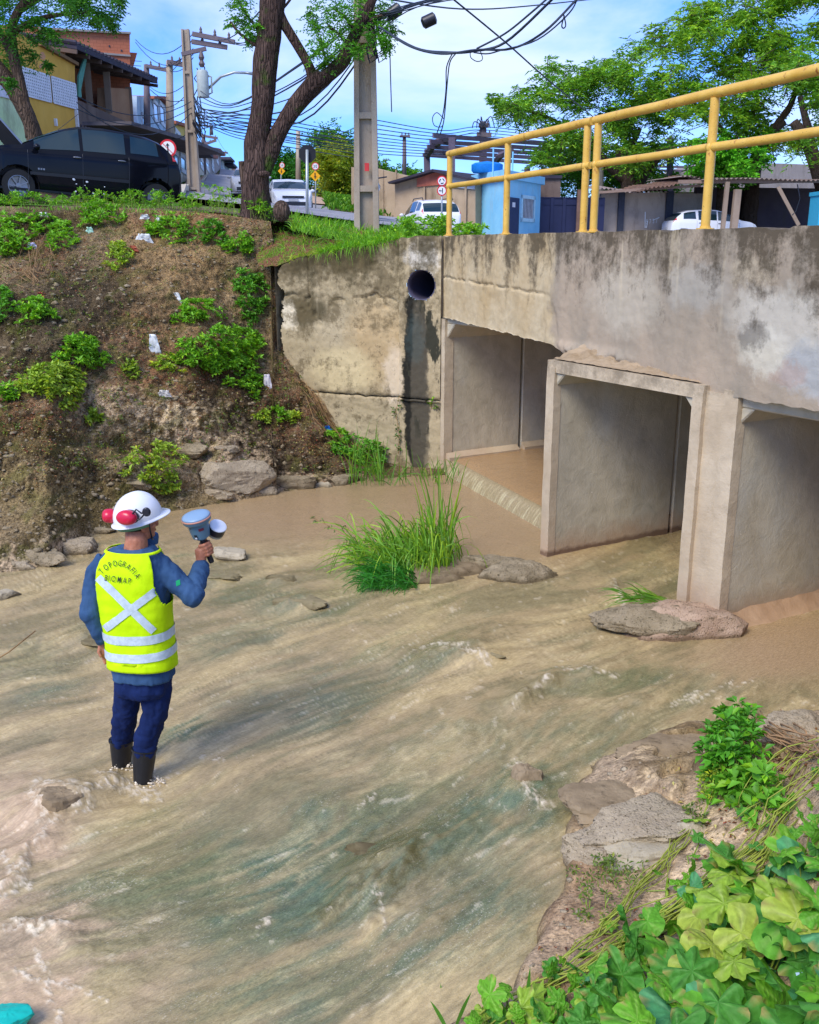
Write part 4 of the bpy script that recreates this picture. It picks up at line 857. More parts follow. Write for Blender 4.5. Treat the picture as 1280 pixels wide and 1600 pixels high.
for q in [(960,1370,60,34,'sparse yellow-green creeper on bare ground by the water'),(855,1365,40,30,'wispy weed at the very edge of the near bank'),(1085,1285,20,22,'small creeper tuft beside the flat boulder'),(930,1420,30,30,'thin creeper left of the long vine')]:
    shrub(*q[:4],q[4],(.14,.22,.04),.07,.028,.012,.22,5,cat='creeper',name='creeper')
def vine(name,label,path,n,spread,r,col,seed):
    rr=np.random.RandomState(seed); pts=[hit(a,b,NBV)[0] for a,b in path]; pts=[p for p in pts if p is not None]; mb=MB()
    for i in range(n):
        off=Vector((rr.normal()*spread,rr.normal()*spread,abs(rr.normal())*spread*.5+.01)); a=rr.randint(0,max(1,len(pts)//3)); b=rr.randint(len(pts)*2//3,len(pts)+1); P=[]
        for j,p in enumerate(pts[a:b]):
            P.append(p+off*(.6+.6*rr.uniform())+Vector((rr.normal()*.02,rr.normal()*.02,.012+abs(rr.normal())*.02)))
        if len(P)>1:
            Q=[P[0]]
            for u,v in zip(P,P[1:]): Q+= [u.lerp(v,.5)+Vector((rr.normal()*.006,rr.normal()*.006,.004)),v]
            mb.tube(Q,r*rr.uniform(.5,1.2),5)
    return mb.obj(name,col,label=label,cat='vine stems',smooth=True)
m_v=flat('vine_stem',lin((148,158,62)),.6,var=.25,sc=3)
vine('vine_bundle','thick bundle of yellow-green vine stems running down to the bottom edge',[(1300,1225),(1230,1290),(1190,1345),(1130,1390),(1070,1435),(1015,1472),(960,1505),(910,1535),(860,1560),(810,1585),(760,1620)],30,.05,.0035,m_v,3)
vine('vine_bundle','thin strand of vine lying over bare soil towards the bottom',[(1110,1260),(1090,1290),(1060,1330),(1030,1370),(1000,1400),(970,1440),(940,1465),(915,1490),(880,1520)],12,.014,.003,m_v,4)
vine('vine_bundle','loose vine stems beside the pale stone at the right edge',[(1290,1180),(1250,1200),(1220,1230),(1200,1260),(1170,1290),(1140,1310)],14,.06,.003,m_v,6)
vine('dry_roots','tangle of dry brown roots on the pale stone at the right edge',[(1180,1130),(1195,1150),(1215,1165),(1240,1180),(1270,1190),(1300,1200)],26,.05,.005,flat('dry_root',lin((150,118,84)),.9,var=.3),8)
# long pointed blades at the bottom edge
B=[];D=[];L=[]
for x,y,l,dx in [(690,1600,.26,-.02),(712,1605,.22,.3),(822,1590,.30,.03),(835,1600,.24,.35),(850,1600,.2,.5),(700,1612,.2,-.4),(800,1612,.2,-.3),(860,1612,.26,.7)]:
    p,_=hit(x,y,NBV)
    if p is not None: B.append(tuple(p)); D.append((dx,0,1)); L.append(l)
blades('grass_tuft',np.array(B),np.array(D),np.array(L),.022,.15,gcol(len(B),(.12,.34,.04),rs,.2,.1),label='few long pointed grass blades standing at the bottom edge',cat='grass tuft',kind='stuff')
# ================================================================ rocks
def rock(name,label,c,sz,mat,seed,flatn=.6,rot=0,cat='rock',parent=None,rough=.22,blocky=.75,n=56):
    m=n*2//3; i,j=np.meshgrid(np.arange(m+1),np.arange(n),indexing='ij'); a=PI*i/m; t=2*PI*j/n; r=np.random.RandomState(seed)
    V=np.stack([np.sin(a)*np.cos(t),np.sin(a)*np.sin(t),-np.cos(a)],-1)
    K=r.normal(size=(15,3)); K/=np.linalg.norm(K,axis=1)[:,None]; K=np.concatenate([K,[[0.1,.05,1],[-.05,.1,-1]]]); H=r.uniform(.72,1.05,17); H[15]=.8
    dt=V@K.T; rr=np.where(dt>.05,H/np.maximum(dt,.05),9).min(-1); rr=np.minimum(rr,1.35)
    V=V*rr[...,None]; d=1+rough*.45*fbm(V[...,0]*1.7+seed,V[...,1]*1.7,V[...,2]*1.7,5,.6)+.035*fbm(V[...,0]*8+seed,V[...,1]*8,V[...,2]*8,3,.6)
    V=V*d[...,None]*np.array(sz); V=V.reshape(-1,3); co,si=math.cos(R(rot)),math.sin(R(rot)); V=np.stack([V[:,0]*co-V[:,1]*si,V[:,0]*si+V[:,1]*co,V[:,2]],1)+np.array(tuple(c))
    k=np.arange(m*n).reshape(m,n); Fc=np.stack([k,np.roll(k,-1,1),np.roll(k,-1,1)+n,k+n],-1).reshape(-1,4)
    return mk(name,V,Fc,mat,parent,smooth=True,label=label if parent is None else None,cat=cat if parent is None else None,sharp=28)
def stonemat(name,a,b,d,wet=None,cong=False):
    M=NM(name,.88,.2); n1=M.noise(4,8,.65); c=M.mix(M.ramp(n1,.35,.65),lin(a),lin(b)); c=M.mix(M.ma('MULTIPLY',M.ramp(M.noise(14,6,.7),.55,.7),.8),c,lin(d))
    if cong: c=M.mix(M.ramp(M.vor(75),.10,.18,(.8,.8,.8),(0,0,0)),c,lin(tuple(min(255,q*1.2) for q in b))); c=M.mix(M.ramp(M.noise(60,3,.6),.6,.66),c,lin(d))
    z=M.N.new('ShaderNodeNewGeometry').outputs['Position']; s=M.N.new('ShaderNodeSeparateXYZ'); M.L(z,s.inputs[0])
    c=M.mix(M.ramp(M.ma('ADD',s.outputs[2],M.ma('MULTIPLY',M.noise(8,4,.6),.05)),.035,.075,(1,1,1),(0,0,0)),c,M.mix(1.,c,(.45,.42,.36),'MULTIPLY'))
    M.col(c); M.bump(n1,.6,.03); M.bump(M.noise(50,5,.7),.5,.01)
    if cong: M.bump(M.ramp(M.vor(60),0,.5),.5,.012)
    return M.m
m_grey=stonemat('grey_stone',(158,146,122),(190,176,148),(100,90,72)); m_cong=stonemat('rubble_concrete',(128,114,88),(158,142,114),(74,66,46),cong=True); m_pale=stonemat('pale_slab',(150,134,110),(178,162,134),(100,88,66),cong=True); m_brn=stonemat('brown_stone',(128,110,84),(160,140,110),(78,66,48)); m_pink=stonemat('pink_concrete',(164,136,112),(186,160,134),(90,80,56),cong=True)
rock('rock','flat grey rock in the stream just behind the raised hand',onz(359,868,.02),(.19,.13,.075),m_grey,3,rot=-10)
rock('rock','small dark rock at the left picture edge in the shallow pool',onz(8,930,.0),(.12,.1,.06),m_grey,9)
rock('rock','brown rock splashed by foam at the lower left',onz(95,1262,.0),(.17,.13,.13),m_brn,12,rot=20)
rock('rock','brown rock breaking the flow left of the flat boulder, water streaming over it',onz(826,1222,.0),(.10,.10,.13),m_brn,17)
rock('rubble_block','gravelly concrete lump in the water left of the middle pier',onz(808,898,.0),(.33,.18,.17),m_cong,21,rot=-8)
rock('rubble_block','flat gravelly slab behind the midstream lump',onz(778,884,.0),(.32,.15,.11),m_cong,25,rot=-5)
rock('mud_islet','brown mud islet under the tall grass clump',onz(668,902,-.02),(.62,.26,.09),m_brn,28,rot=14,rough=.3,cat='mud islet')
rock('broken_concrete','broken concrete lump at the foot of the right pier with green moss',onz(1036,985,.0),(.47,.23,.26),m_pink,33,rot=-4,rough=.2,cat='concrete lump')
rock('broken_concrete','dark moss-covered rubble capping the broken lump by the pier',onz(1026,966,.10),(.40,.18,.13),m_cong,37,rot=-4,cat='rubble')
rock('rubble_block','small rubble at the foot of the right pier edge',onz(1098,978,.02),(.14,.10,.12),m_cong,41,cat='rubble')
m_sub=stonemat('submerged_stone',(128,116,84),(146,132,98),(96,92,52))
for i,(a,b,sx,sy,sz,l) in enumerate([(345,903,.24,.12,.06,'half sunken stone right of the worker, water sliding over it'),(472,944,.28,.14,.07,'half sunken stone between the worker and the grass, right one of two'),(440,905,.16,.09,.05,'half sunken stone nearer the pool, left one of two'),(738,1026,.26,.10,.07,'half sunken stone in rapids in the middle of the stream'),(150,1003,.22,.12,.04,'low wet stone left of the worker hand'),(610,1345,.26,.10,.03,'weed covered stone just under the surface in the lower middle')]):
    rock('sunken_stone',l,onz(a,b,.0),(sx,sy,sz),m_sub,50+i,rot=-12,cat='stone')
def nb(px,py,dz=0): p,_=hit(px,py,NBV); return (p+Vector((0,0,dz))) if p is not None else onz(px,py,dz)
rock('boulder','large flat pale boulder on the near bank by the water',nb(1010,1292,.0),(.38,.24,.11),m_pale,61,rot=20,rough=.16,blocky=.6,n=80)
rock('boulder','broken grey slab under the front of the flat boulder',nb(1005,1322,-.02),(.30,.13,.10),m_grey,64,rot=14,blocky=.5,n=70)
rock('boulder','pale rounded boulder below the flat one at the water edge',nb(925,1320,-.03),(.16,.16,.12),m_pale,67)
rock('boulder','pale stone under dry roots at the right edge',nb(1240,1150,.0),(.22,.2,.13),m_pale,71,rot=-10,blocky=.6)
rock('boulder','small square grey stone at the right end of the flat boulder',nb(1085,1300,.0),(.07,.07,.07),m_grey,73,blocky=.5)
rock('rubble_slab','long brown rock shelf at the edge of the near bank',nb(965,1240,-.05),(.26,.22,.09),m_brn,76,rot=30,blocky=.6,n=80)
rock('rubble_slab','brown rock shelf reaching into the stream at the right',nb(1080,1165,-.05),(.42,.22,.09),m_brn,79,rot=10,blocky=.6,n=80)
for i,(a,b,s,l) in enumerate([(378,740,.42,'big pale boulder in the foot of the bank above the pool'),(455,758,.34,'low gravelly ledge boulder right of the big pale one'),(105,862,.34,'pale cracked slab on the foot of the bank left of the helmet'),(150,890,.22,'dark wet boulder left of the yellow vest at the waterline'),(290,768,.14,'small pale stone wedged under the ledge behind the receiver'),(530,752,.26,'gravelly stone at the waterline under the grass stems')]):
    p,_=hit(a,b); rock('boulder',l,p+Vector((.0,.10,-.05)),(s,s*.6,s*.55),[m_cong,m_cong,m_pale,m_cong,m_pale,m_cong][i] if i else m_pale,90+i*3,rot=20,blocky=.7,n=80)
# loose stones and clods strewn over both banks
def strew(name,n,src,s0,s1,mat,seed,label):
    r=np.random.RandomState(seed); Vs=[];Fs=[];k=0; ico=[(0,0,1),(.89,0,.45),(.28,.85,.45),(-.72,.53,.45),(-.72,-.53,.45),(.28,-.85,.45),(.72,.53,-.45),(-.28,.85,-.45),(-.89,0,-.45),(-.28,-.85,-.45),(.72,-.53,-.45),(0,0,-1)]
    If=[(0,1,2),(0,2,3),(0,3,4),(0,4,5),(0,5,1),(1,6,2),(2,7,3),(3,8,4),(4,9,5),(5,10,1),(6,7,2),(7,8,3),(8,9,4),(9,10,5),(10,6,1),(11,7,6),(11,8,7),(11,9,8),(11,10,9),(11,6,10)]; ico=np.array(ico); If=np.array(If)
    for i in range(n):
        p=src(r)
        if p is None: continue
        s=s0*(s1/s0)**(r.uniform()**2.2); V=ico*(1+.3*r.normal(size=(12,1)))*np.array([1,.8,.6])*s*r.uniform(.7,1.2,3)+np.array(tuple(p)); Vs.append(V); Fs.append(If+k*12); k+=1
    return mk(name,np.concatenate(Vs),np.concatenate(Fs),mat,kind='stuff',label=label,cat='stones')
def fs1(r):
    p,_=hit(r.uniform(-40,640),r.uniform(340,890)); return p
def fs2(r):
    p,_=hit(r.uniform(820,1330),r.uniform(1150,1640),NBV); return p if (p is not None and p.z>.0) else None
strew('bank_gravel',5200,fs1,.008,.045,m_cong,1,'loose gravel and clods strewn over the far earth bank')
strew('bank_gravel',1500,fs2,.003,.02,m_pale,2,'fine gravel strewn over the near bank')
# dry leaf litter
def litter(n,src,L,seed,label,cols):
    r=np.random.RandomState(seed); P=[];D=[]
    for i in range(n):
        p=src(r)
        if p is not None: P.append(tuple(p+Vector((0,-.01,.012)))); D.append(r.normal(size=3)*np.array([1,1,.35]))
    P=np.array(P); c=np.array([lin(cols[r.randint(len(cols))]) for _ in P])*r.uniform(.6,1.2,(len(P),1)); leafmesh('leaf_litter',P,np.array(D),L*r.uniform(.5,1.2,len(P)),L*.45,c,M_leaf,kind='stuff',label=label,cat='leaf litter',rs=r)
LC=[(150,100,70),(176,128,86),(120,76,54),(190,170,96),(170,90,66),(206,196,120)]
def lsrc(reg):
    def f(r):
        a=reg[r.randint(len(reg))]; p,_=hitany(a[0]+r.normal()*a[2],a[1]+r.normal()*a[3]); return p
    return f
litter(7000,lsrc([(490,640,45,50),(450,390,60,20),(300,345,90,14),(60,400,60,30),(250,580,90,60),(60,650,60,50),(430,560,30,70),(150,380,120,40),(520,700,30,20),(200,700,150,40)]),.035,3,'brown and yellow dead leaves lying on the far bank',LC)
litter(700,lsrc([(1230,1170,40,30),(1150,1260,60,40),(1180,1480,80,60),(960,1520,90,40)]),.03,4,'dead leaves lying on the near bank',LC)
# weeds scattered singly over the far bank
def sprigs(n,seed):
    r=np.random.RandomState(seed); P=[];N=[]
    for i in range(n):
        p,nn=hit(r.uniform(0,540),r.uniform(330,740))
        if p is not None and fbm(np.array([p.x*1.4]),np.array([p.z*1.4]),4,3)[0]>-.1: P.append(tuple(p+nn*.02)); N.append(tuple(nn+Vector((0,0,.5))))
    P=np.array(P); Cn,D,Ls,Ws=rosettes(P,np.array(N),5,.04,.02,r); leafmesh('ground_weeds',Cn,D,Ls*r.uniform(.3,1.,len(Ls)),Ws,gcol(len(Cn),(.12,.2,.03),r,.3,.3),M_leaf,kind='stuff',label='tiny weeds scattered over the far bank',cat='weeds',rs=r)
sprigs(1500,6)
for i,(a,b,s) in enumerate([(210,752,.16),(330,770,.2),(180,800,.2),(60,872,.22),(410,766,.18),(500,758,.16),(300,700,.2),(350,700,.14),(225,790,.12),(150,830,.16),(25,886,.18),(270,790,.1)]):
    p,_=hit(a,b); rock('bank_stone','x',p+Vector((0,.07,-.03)),(s*1.1,s*.6,s*.5),[m_cong,m_pale,m_grey][i%3],140+i,rot=rs.uniform(-30,30),n=44)['label']='half buried stone in the far bank foot, '+['behind the worker helmet','right of the helmet','left of the helmet','far left by the pool','under the ledge near the wall','beside the last boulder','above the biggest pale boulder','just above the pale boulder top','right behind the raised receiver','above the yellow vest','at the left edge of the pool','small one under the receiver'][i]
# dry trailing roots down the bank beside the wall
def drygrass(label,path,n,spread,seed,r_=.004):
    r=np.random.RandomState(seed); mb=MB()
    for i in range(n):
        o1=(r.normal()*spread,r.normal()*spread*.6); P=[]
        for a,b in path[r.randint(0,2):]:
            p,nn=hit(a+o1[0]+r.normal()*4,b+o1[1]+r.normal()*4)
            if p is not None: P.append(p+nn*r.uniform(.01,.07))
        if len(P)>1: mb.tube(P,r_*r.uniform(.5,1.2),4,cap=False)
    mb.obj('dry_roots',M_dry,label=label,cat='roots')
drygrass('dry brown roots trailing down beside the retaining wall',[(486,600),(500,622),(518,648),(540,676),(556,700),(570,716)],46,9,3)
drygrass('pale exposed roots under the front wheel of the black car',[(62,378),(60,400),(56,420),(52,440)],16,16,4)
drygrass('dry roots on the bank at the left edge',[(10,420),(22,432),(40,428),(58,440)],12,10,5)
# ================================================================ the surveyor standing in the stream
PR=Vector((-1.60,5.10,-.12)); man=thing('person','worker seen from behind in white helmet and yellow vest, raising one hand over the stream','person',PR)
def pj(px,py,Y): return at(px,py,Y)
def torso_c(z):
    T_=[(.30,0,0,.17,.13),(.66,.060,.0,.168,.125),(.76,.062,0,.172,.128),(.95,.056,.0,.176,.128),(1.12,.05,.0,.190,.130),(1.26,.046,.0,.205,.128),(1.34,.047,.0,.200,.120),(1.395,.052,.0,.178,.105),(1.435,.062,.0,.140,.09),(1.46,.072,.0,.095,.075),(1.485,.08,.0,.062,.062)]
    a=np.array(T_); return [np.interp(z,a[:,0],a[:,k]) for k in range(1,5)]
TR=R(-9)
def Sx(th,z,off=0.):
    cx,cy,a,b=torso_c(z); a=a+off; b=b+off; e=2/2.5
    c,s=np.cos(th),np.sin(th); x=np.sign(c)*np.abs(c)**e*a; y=np.sign(s)*np.abs(s)**e*b
    X=x*math.cos(TR)-y*math.sin(TR)+cx+PR.x; Y=x*math.sin(TR)+y*math.cos(TR)+cy+PR.y
    return np.stack([X,Y,z+0*X],-1)
m_skin=NM('skin',.55,.35); m_skin.col(m_skin.mix(m_skin.ramp(m_skin.noise(30,4,.6),.3,.7),lin((150,92,66)),lin((186,124,94)))); m_skin.bump(m_skin.noise(120,3,.6),.2,.002); m_skin.b.inputs['Subsurface Weight'].default_value=.06; m_skin=m_skin.m
def cloth(name,a,b,rough=.85,sc=600):
    M=NM(name,rough,.15); n=M.noise(5,6,.6); M.col(M.mix(M.ramp(n,.3,.7),a,b)); M.bump(M.noise(sc,2,.5),.15,.001); M.bump(M.noise(22,4,.6,v=M.map((1,1,.5))),.35,.008); return M.m
m_shirt=cloth('shirt_cloth',lin((42,70,104)),lin((62,92,126))); m_trous=cloth('trouser_cloth',lin((16,30,68)),lin((26,44,90)))
m_vest=cloth('vest_cloth',lin((186,226,0)),lin((206,244,16)),.7); m_boot=flat('boot_rubber',(.009,.010,.013),.4,.4); m_sole=flat('boot_sole',lin((214,160,40)),.6)
M=NM('reflective_tape',.35,.5); M.col(M.mix(M.ramp(M.noise(40,4,.6),.3,.7),lin((176,192,196)),lin((204,218,222)))); M.bump(M.noise(90,3,.5),.2,.002); m_tape=M.m
m_helm=NM('helmet_plastic',.22,.5).col((.78,.79,.80)).m; m_red=NM('red_plastic',.3,.5).col(lin((200,20,58))).m; m_blk=NM('black_plastic',.4,.5).col((.015,.016,.022)).m
# joints
shR=pj(252,888,5.10); elR=pj(301,930,5.03); wrR=pj(315,884,5.27)
shL=pj(153,893,5.16); elL=pj(141,958,5.08); wrL=pj(161,1000,5.12)
hipR=pj(243,1062,5.12); knR=pj(241,1115,5.10); btR=pj(226,1172,5.10); hipL=pj(203,1062,5.15); knL=pj(197,1112,5.2); btL=pj(190,1158,5.28)
anR=pj(223,1222,5.07); anL=pj(190,1202,5.27)
HC=Vector((PR.x+.095,PR.y+.03,1.592)); HD=R(-52)    # head centre, turned to the right
hf=Vector((-math.sin(HD),math.cos(HD),0)); hr=Vector((hf.y,-hf.x,0)); hu=Vector((0,0,1))
HM=Matrix(((hr.x,hf.x,0,HC.x),(hr.y,hf.y,0,HC.y),(0,0,1,HC.z),(0,0,0,1)))@Matrix.Rotation(R(-4),4,'X')
def hp(x,y,z): return HM@Vector((x,y,z))
def ell(mb,M_,c,r,n=16,m=11):
    V=[]
    for i in range(m+1):
        a=PI*i/m
        for k in range(n): t=2*PI*k/n; V.append(tuple(M_@Vector((c[0]+r[0]*math.sin(a)*math.cos(t),c[1]+r[1]*math.sin(a)*math.sin(t),c[2]-r[2]*math.cos(a)))))
    mb.add(V,[(i*n+k,i*n+(k+1)%n,(i+1)*n+(k+1)%n,(i+1)*n+k) for i in range(m) for k in range(n)])
mb=MB()
ell(mb,HM,(0,-.008,.02),(.074,.093,.098)); ell(mb,HM,(0,.030,-.045),(.056,.062,.062)); ell(mb,HM,(0,.074,-.078),(.024,.020,.02)); ell(mb,HM,(0,.095,-.012),(.011,.022,.026)); ell(mb,HM,(0,.103,-.024),(.014,.014,.012))
ell(mb,HM,(0,.082,.03),(.05,.014,.012)); ell(mb,HM,(0,.086,-.052),(.024,.012,.012)); ell(mb,HM,(.045,.055,-.02),(.02,.025,.02)); ell(mb,HM,(-.045,.055,-.02),(.02,.025,.02))
for s in (-1,1):
    ell(mb,HM@Matrix.Translation((s*.077,-.006,-.012))@Matrix.Rotation(s*R(20),4,'Z'),(0,0,0),(.010,.019,.032)); ell(mb,HM,(s*.079,-.003,-.034),(.008,.011,.012)); ell(mb,HM,(s*.03,.078,.008),(.014,.012,.009))
mb.tube([hp(0,-.018,-.05),Vector((PR.x+.085,PR.y-.01,1.50)),Vector((PR.x+.075,PR.y-.01,1.40))],[.058,.060,.075],16)
for i,z in enumerate((1.42,)): pass
secs=[Sx(np.linspace(0,2*PI,25)[:-1],z,-.03) for z in (.60,.8,1.0,1.2,1.34,1.42)]; mb.loft([[tuple(p) for p in q] for q in secs])
for a,b,c,r in ((shR,elR,wrR,(.05,.042,.028)),(shL,elL,wrL,(.05,.042,.028))): mb.tube([a.lerp(b,-.1),a.lerp(b,.1),b,b.lerp(c,.5),c],[.03,.04,r[1],.038,r[2]],14)
for a,b,c,d in ((hipR,knR,btR,anR),(hipL,knL,btL,anL)): mb.tube([a+Vector((0,0,.1)),a,b,c,d],[.08,.075,.055,.048,.038],14); mb.tube([d,d+Vector((0.01,.16,-.04))],[.04,.03],10)
# hands: palm, four fingers with three joints, thumb
def finger(mb,P,r): mb.tube(P,[r,r*1.0,r*.92,r*.8][:len(P)],9); mb.ball(P[-1],r*.82,8,6); mb.ball(P[1],r*1.05,8,6)
# right hand closed round the grip
gA=pj(313,836,5.30); gB=pj(330,876,5.31); gd=(gB-gA).normalized(); gc=gA.lerp(gB,.52)
fx=Vector((1,0,0)); fx=(fx-gd*fx.dot(gd)).normalized(); fy=gd.cross(fx)     # fy away from camera or towards
if fy.y>0: fy=-fy
palm=gc-fx*.030+fy*.012
mb.tube([wrR,wrR.lerp(palm,.5),palm,palm.lerp(gc,.35)],[.027,.031,.036,.026],14)
for i in range(4):
    o=gc+gd*(-.032+i*.0205); l=[.95,1.05,1.,.82][i]
    k=[o-fx*.026+fy*.026,o+fx*.012*l+fy*.036,o+fx*.036*l+fy*.012,o+fx*.030*l-fy*.014,o+fx*.010*l-fy*.026]
    mb.tube(k,[.0115,.011,.0102,.0095,.0085],9); mb.ball(k[1],.0125,8,6); mb.ball(k[2],.0112,8,6); mb.ball(k[-1],.0085,8,6)
th=[palm-gd*.012-fy*.006,gc-gd*.040-fx*.014-fy*.020,gc-gd*.046+fx*.010-fy*.030]; mb.tube(th,[.015,.012,.0095],9); mb.ball(th[-1],.0095,8,6)
# left hand hanging half curled
ld=(wrL-elL).normalized(); ld=(ld*.5+Vector((.12,0,-.9))).normalized(); lw=Vector((.35,-.9,0)).normalized(); lt=ld.cross(lw).normalized()
pm=wrL+ld*.055; mb.tube([wrL-ld*.03,wrL+ld*.01,pm,pm+ld*.03],[.026,.025,.030,.026],12,flat=.6,up=tuple(lw))
for i in range(4):
    o=pm+ld*.025+lt*(-.026+i*.0175); l=[.9,1.,.97,.8][i]; k=[o,o+ld*.032*l,o+ld*.056*l-lw*-.012,o+ld*.064*l+lw*.030]; mb.tube(k,[.0100,.0095,.0088,.0075],8); mb.ball(k[-1],.0075,8,6); mb.ball(k[1],.0104,8,6)
k=[wrL+ld*.03+lt*.022,wrL+ld*.06+lt*.042+lw*.01,wrL+ld*.085+lt*.036+lw*.022]; mb.tube(k,[.014,.0105,.0085],8); mb.ball(k[-1],.0085,8,6)
remesh(mb,'body',m_skin,man,.0048,3)
# hair and strap
mb=MB(); ell(mb,HM,(0,-.022,.008),(.079,.086,.075),20,14); mb.obj('hair',flat('hair',(.02,.015,.012),.8),man,smooth=True)
mb=MB(); mb.tube([hp(.088,.018,.03),hp(.085,.028,-.03),hp(.060,.050,-.085),hp(.02,.075,-.108),hp(-.06,.05,-.085)],.0045,6,flat=.4); mb.obj('chin_strap',m_blk,man,smooth=True)
# shirt
def folds(sc,amp,st=.35): return lambda V,N: amp*fbm(V[:,0]*sc,V[:,1]*sc,V[:,2]*sc*st,4,.55)+amp*.8*np.abs(fbm(V[:,0]*sc*.8+3,V[:,1]*sc*.8,V[:,2]*sc*.9,2))
mb=MB(); zz=[.67,.70,.8,1.0,1.2,1.32,1.39,1.43,1.455]; secs=[Sx(np.linspace(0,2*PI,33)[:-1],z,-.004 if z>.75 else .004) for z in zz]; mb.loft([[tuple(p) for p in q] for q in secs])
mb.tube([shR.lerp(elR,-.42)+Vector((-.02,0,-.01)),shR,shR.lerp(elR,.5),elR,elR.lerp(wrR,.35),elR.lerp(wrR,.78),wrR],[.052,.070,.064,.059,.056,.049,.044],18); mb.ball(elR,.064,14,10)
mb.tube([shL.lerp(elL,-.35)+Vector((.03,0,.0)),shL,shL.lerp(elL,.5),elL,elL.lerp(wrL,.45),elL.lerp(wrL,.8),wrL],[.05,.066,.062,.056,.050,.043,.039],18); mb.ball(elL,.058,14,10)
remesh(mb,'shirt',m_shirt,man,.0075,5,folds(13,.010))
mb=MB(); nc=Vector((PR.x+.082,PR.y-.005,0)); mb.lathe([(.078,1.435),(.083,1.475),(.079,1.492),(.071,1.488),(.070,1.44)],Matrix.Translation(nc)@Matrix.Rotation(R(-6),4,'X'),n=28,cap=False); mb.obj('shirt_collar',m_shirt,man,smooth=True)
for w_,e_,r_ in ((wrR,elR,.043),(wrL,elL,.040)):
    d=(w_-e_).normalized(); mb=MB(); mb.tube([w_-d*.055,w_-d*.05,w_+d*.006,w_+d*.008],[r_*.99,r_*1.08,r_*1.04,r_*.9],18); mb.obj('cuff',m_shirt,man,smooth=True)
# arm patch
q=pj(279,911,4.95); 
# trousers
mb=MB(); secs=[Sx(np.linspace(0,2*PI,33)[:-1],z,o) for z,o in ((.56,-.03),(.60,-.012),(.70,-.010),(.80,-.02))]; mb.loft([[tuple(p) for p in q_] for q_ in secs])
for a,b,c,r0 in ((hipR,knR,btR,1),(hipL,knL,btL,.97)):
    mb.tube([a+Vector((0,0,.03)),a+Vector((0,0,-.06)),a.lerp(b,.6),b,b.lerp(c,.5),c,c-Vector((0,0,.03))],[.088*r0,.090*r0,.081*r0,.070*r0,.068*r0,.064*r0,.058],20)
remesh(mb,'trousers',m_trous,man,.0078,5,folds(12,.011,.45))
# boots: shaft, ankle, foot under water
for nm,c,d in (('boot',btR,anR),('boot',btL,anL)):
    mb=MB(); ax=(d-c); top=c+Vector((0,0,.012)); mb.tube([top,top+ax*.03,c+ax*.3,c+ax*.7,d,d+Vector((0,.01,-.05)),d+Vector((0,.01,-.10))],[.073,.070,.066,.058,.053,.054,.054],24)
    mb.tube([d+Vector((0,-.03,-.075)),d+Vector((0,.08,-.075)),d+Vector((.01,.17,-.09)),d+Vector((.01,.21,-.1))],[.045,.05,.045,.03],14); b=mb.obj(nm,m_boot,man,smooth=True,sharp=50)
    mb=MB(); mb.tube([top+ax*.0,top+ax*.05],[.076,.0755],24); mb.obj('boot_rim',m_boot,b,smooth=True,sharp=40)
    mb=MB(); e=d+Vector((-.005,-.055,-.015)); mb.box((e.x-.03,e.y-.006,e.z-.05),(e.x+.03,e.y+.03,e.z-.012)); mb.obj('sole',m_sole,b)
# vest: shell over the torso with arm holes and neck hole
us=np.linspace(0,2*PI,181)[:-1]; zs=np.concatenate([np.arange(.745,1.38,.012),np.linspace(1.385,1.438,10)]); U,Z=np.meshgrid(us,zs,indexing='ij')
flare=.014+.010*(1-sst(.75,1.0,Z))-.004*sst(1.3,1.42,Z); Pv=np.stack([Sx(U[:,j],Z[0,j],0.) for j in range(len(zs))],1)
nrm=Pv-np.stack([np.full_like(U,PR.x+.055),np.full_like(U,PR.y),Z],-1); nrm/=np.linalg.norm(nrm,axis=2)[...,None]; nrm[...,2]+=sst(1.36,1.44,Z)*.6
Pv=Pv+nrm*(flare+.005*fbm(Pv[...,0]*9,Pv[...,1]*9,Pv[...,2]*6,4)+.004*np.abs(fbm(Pv[...,0]*6,Pv[...,2]*14,2,3)))[...,None]; Pv[...,2]+=-.012*np.sin(U)*(Z<.8)
n,m_=U.shape; k=np.arange(n*m_).reshape(n,m_); kk=np.concatenate([k,k[:1]],0); Fv=np.stack([kk[:-1,:-1],kk[1:,:-1],kk[1:,1:],kk[:-1,1:]],-1).reshape(-1,4)
cU=np.cos(U); hole=np.clip((Z-1.16)/.10,0,1); inside=(Z>1.15)&(np.abs(cU)>(1.0-.26*np.sqrt(np.clip((Z-1.15)/.12,0,1))))&(Z<1.425)
front=(np.sin(U)>0)&(Z>1.30)&(np.abs(cU)<.5*(Z-1.30)/.1)
bad=(inside|front).ravel(); Fv=Fv[~bad[Fv].any(1)]
vest=mk('vest',Pv.reshape(-1,3),Fv,m_vest,man,smooth=True); so_=vest.modifiers.new('s','SOLIDIFY'); so_.thickness=.004; so_.offset=1
VB=bvh_of(Pv.reshape(-1,3),Fv)
def vhit(px,py,off=.006):
    h=VB.ray_cast(Vector((0,0,CZ)),ray(px,py).normalized())
    if h[0] is None: return None
    n_=h[1] if h[1].y<0 else -h[1]; return h[0]+n_*off
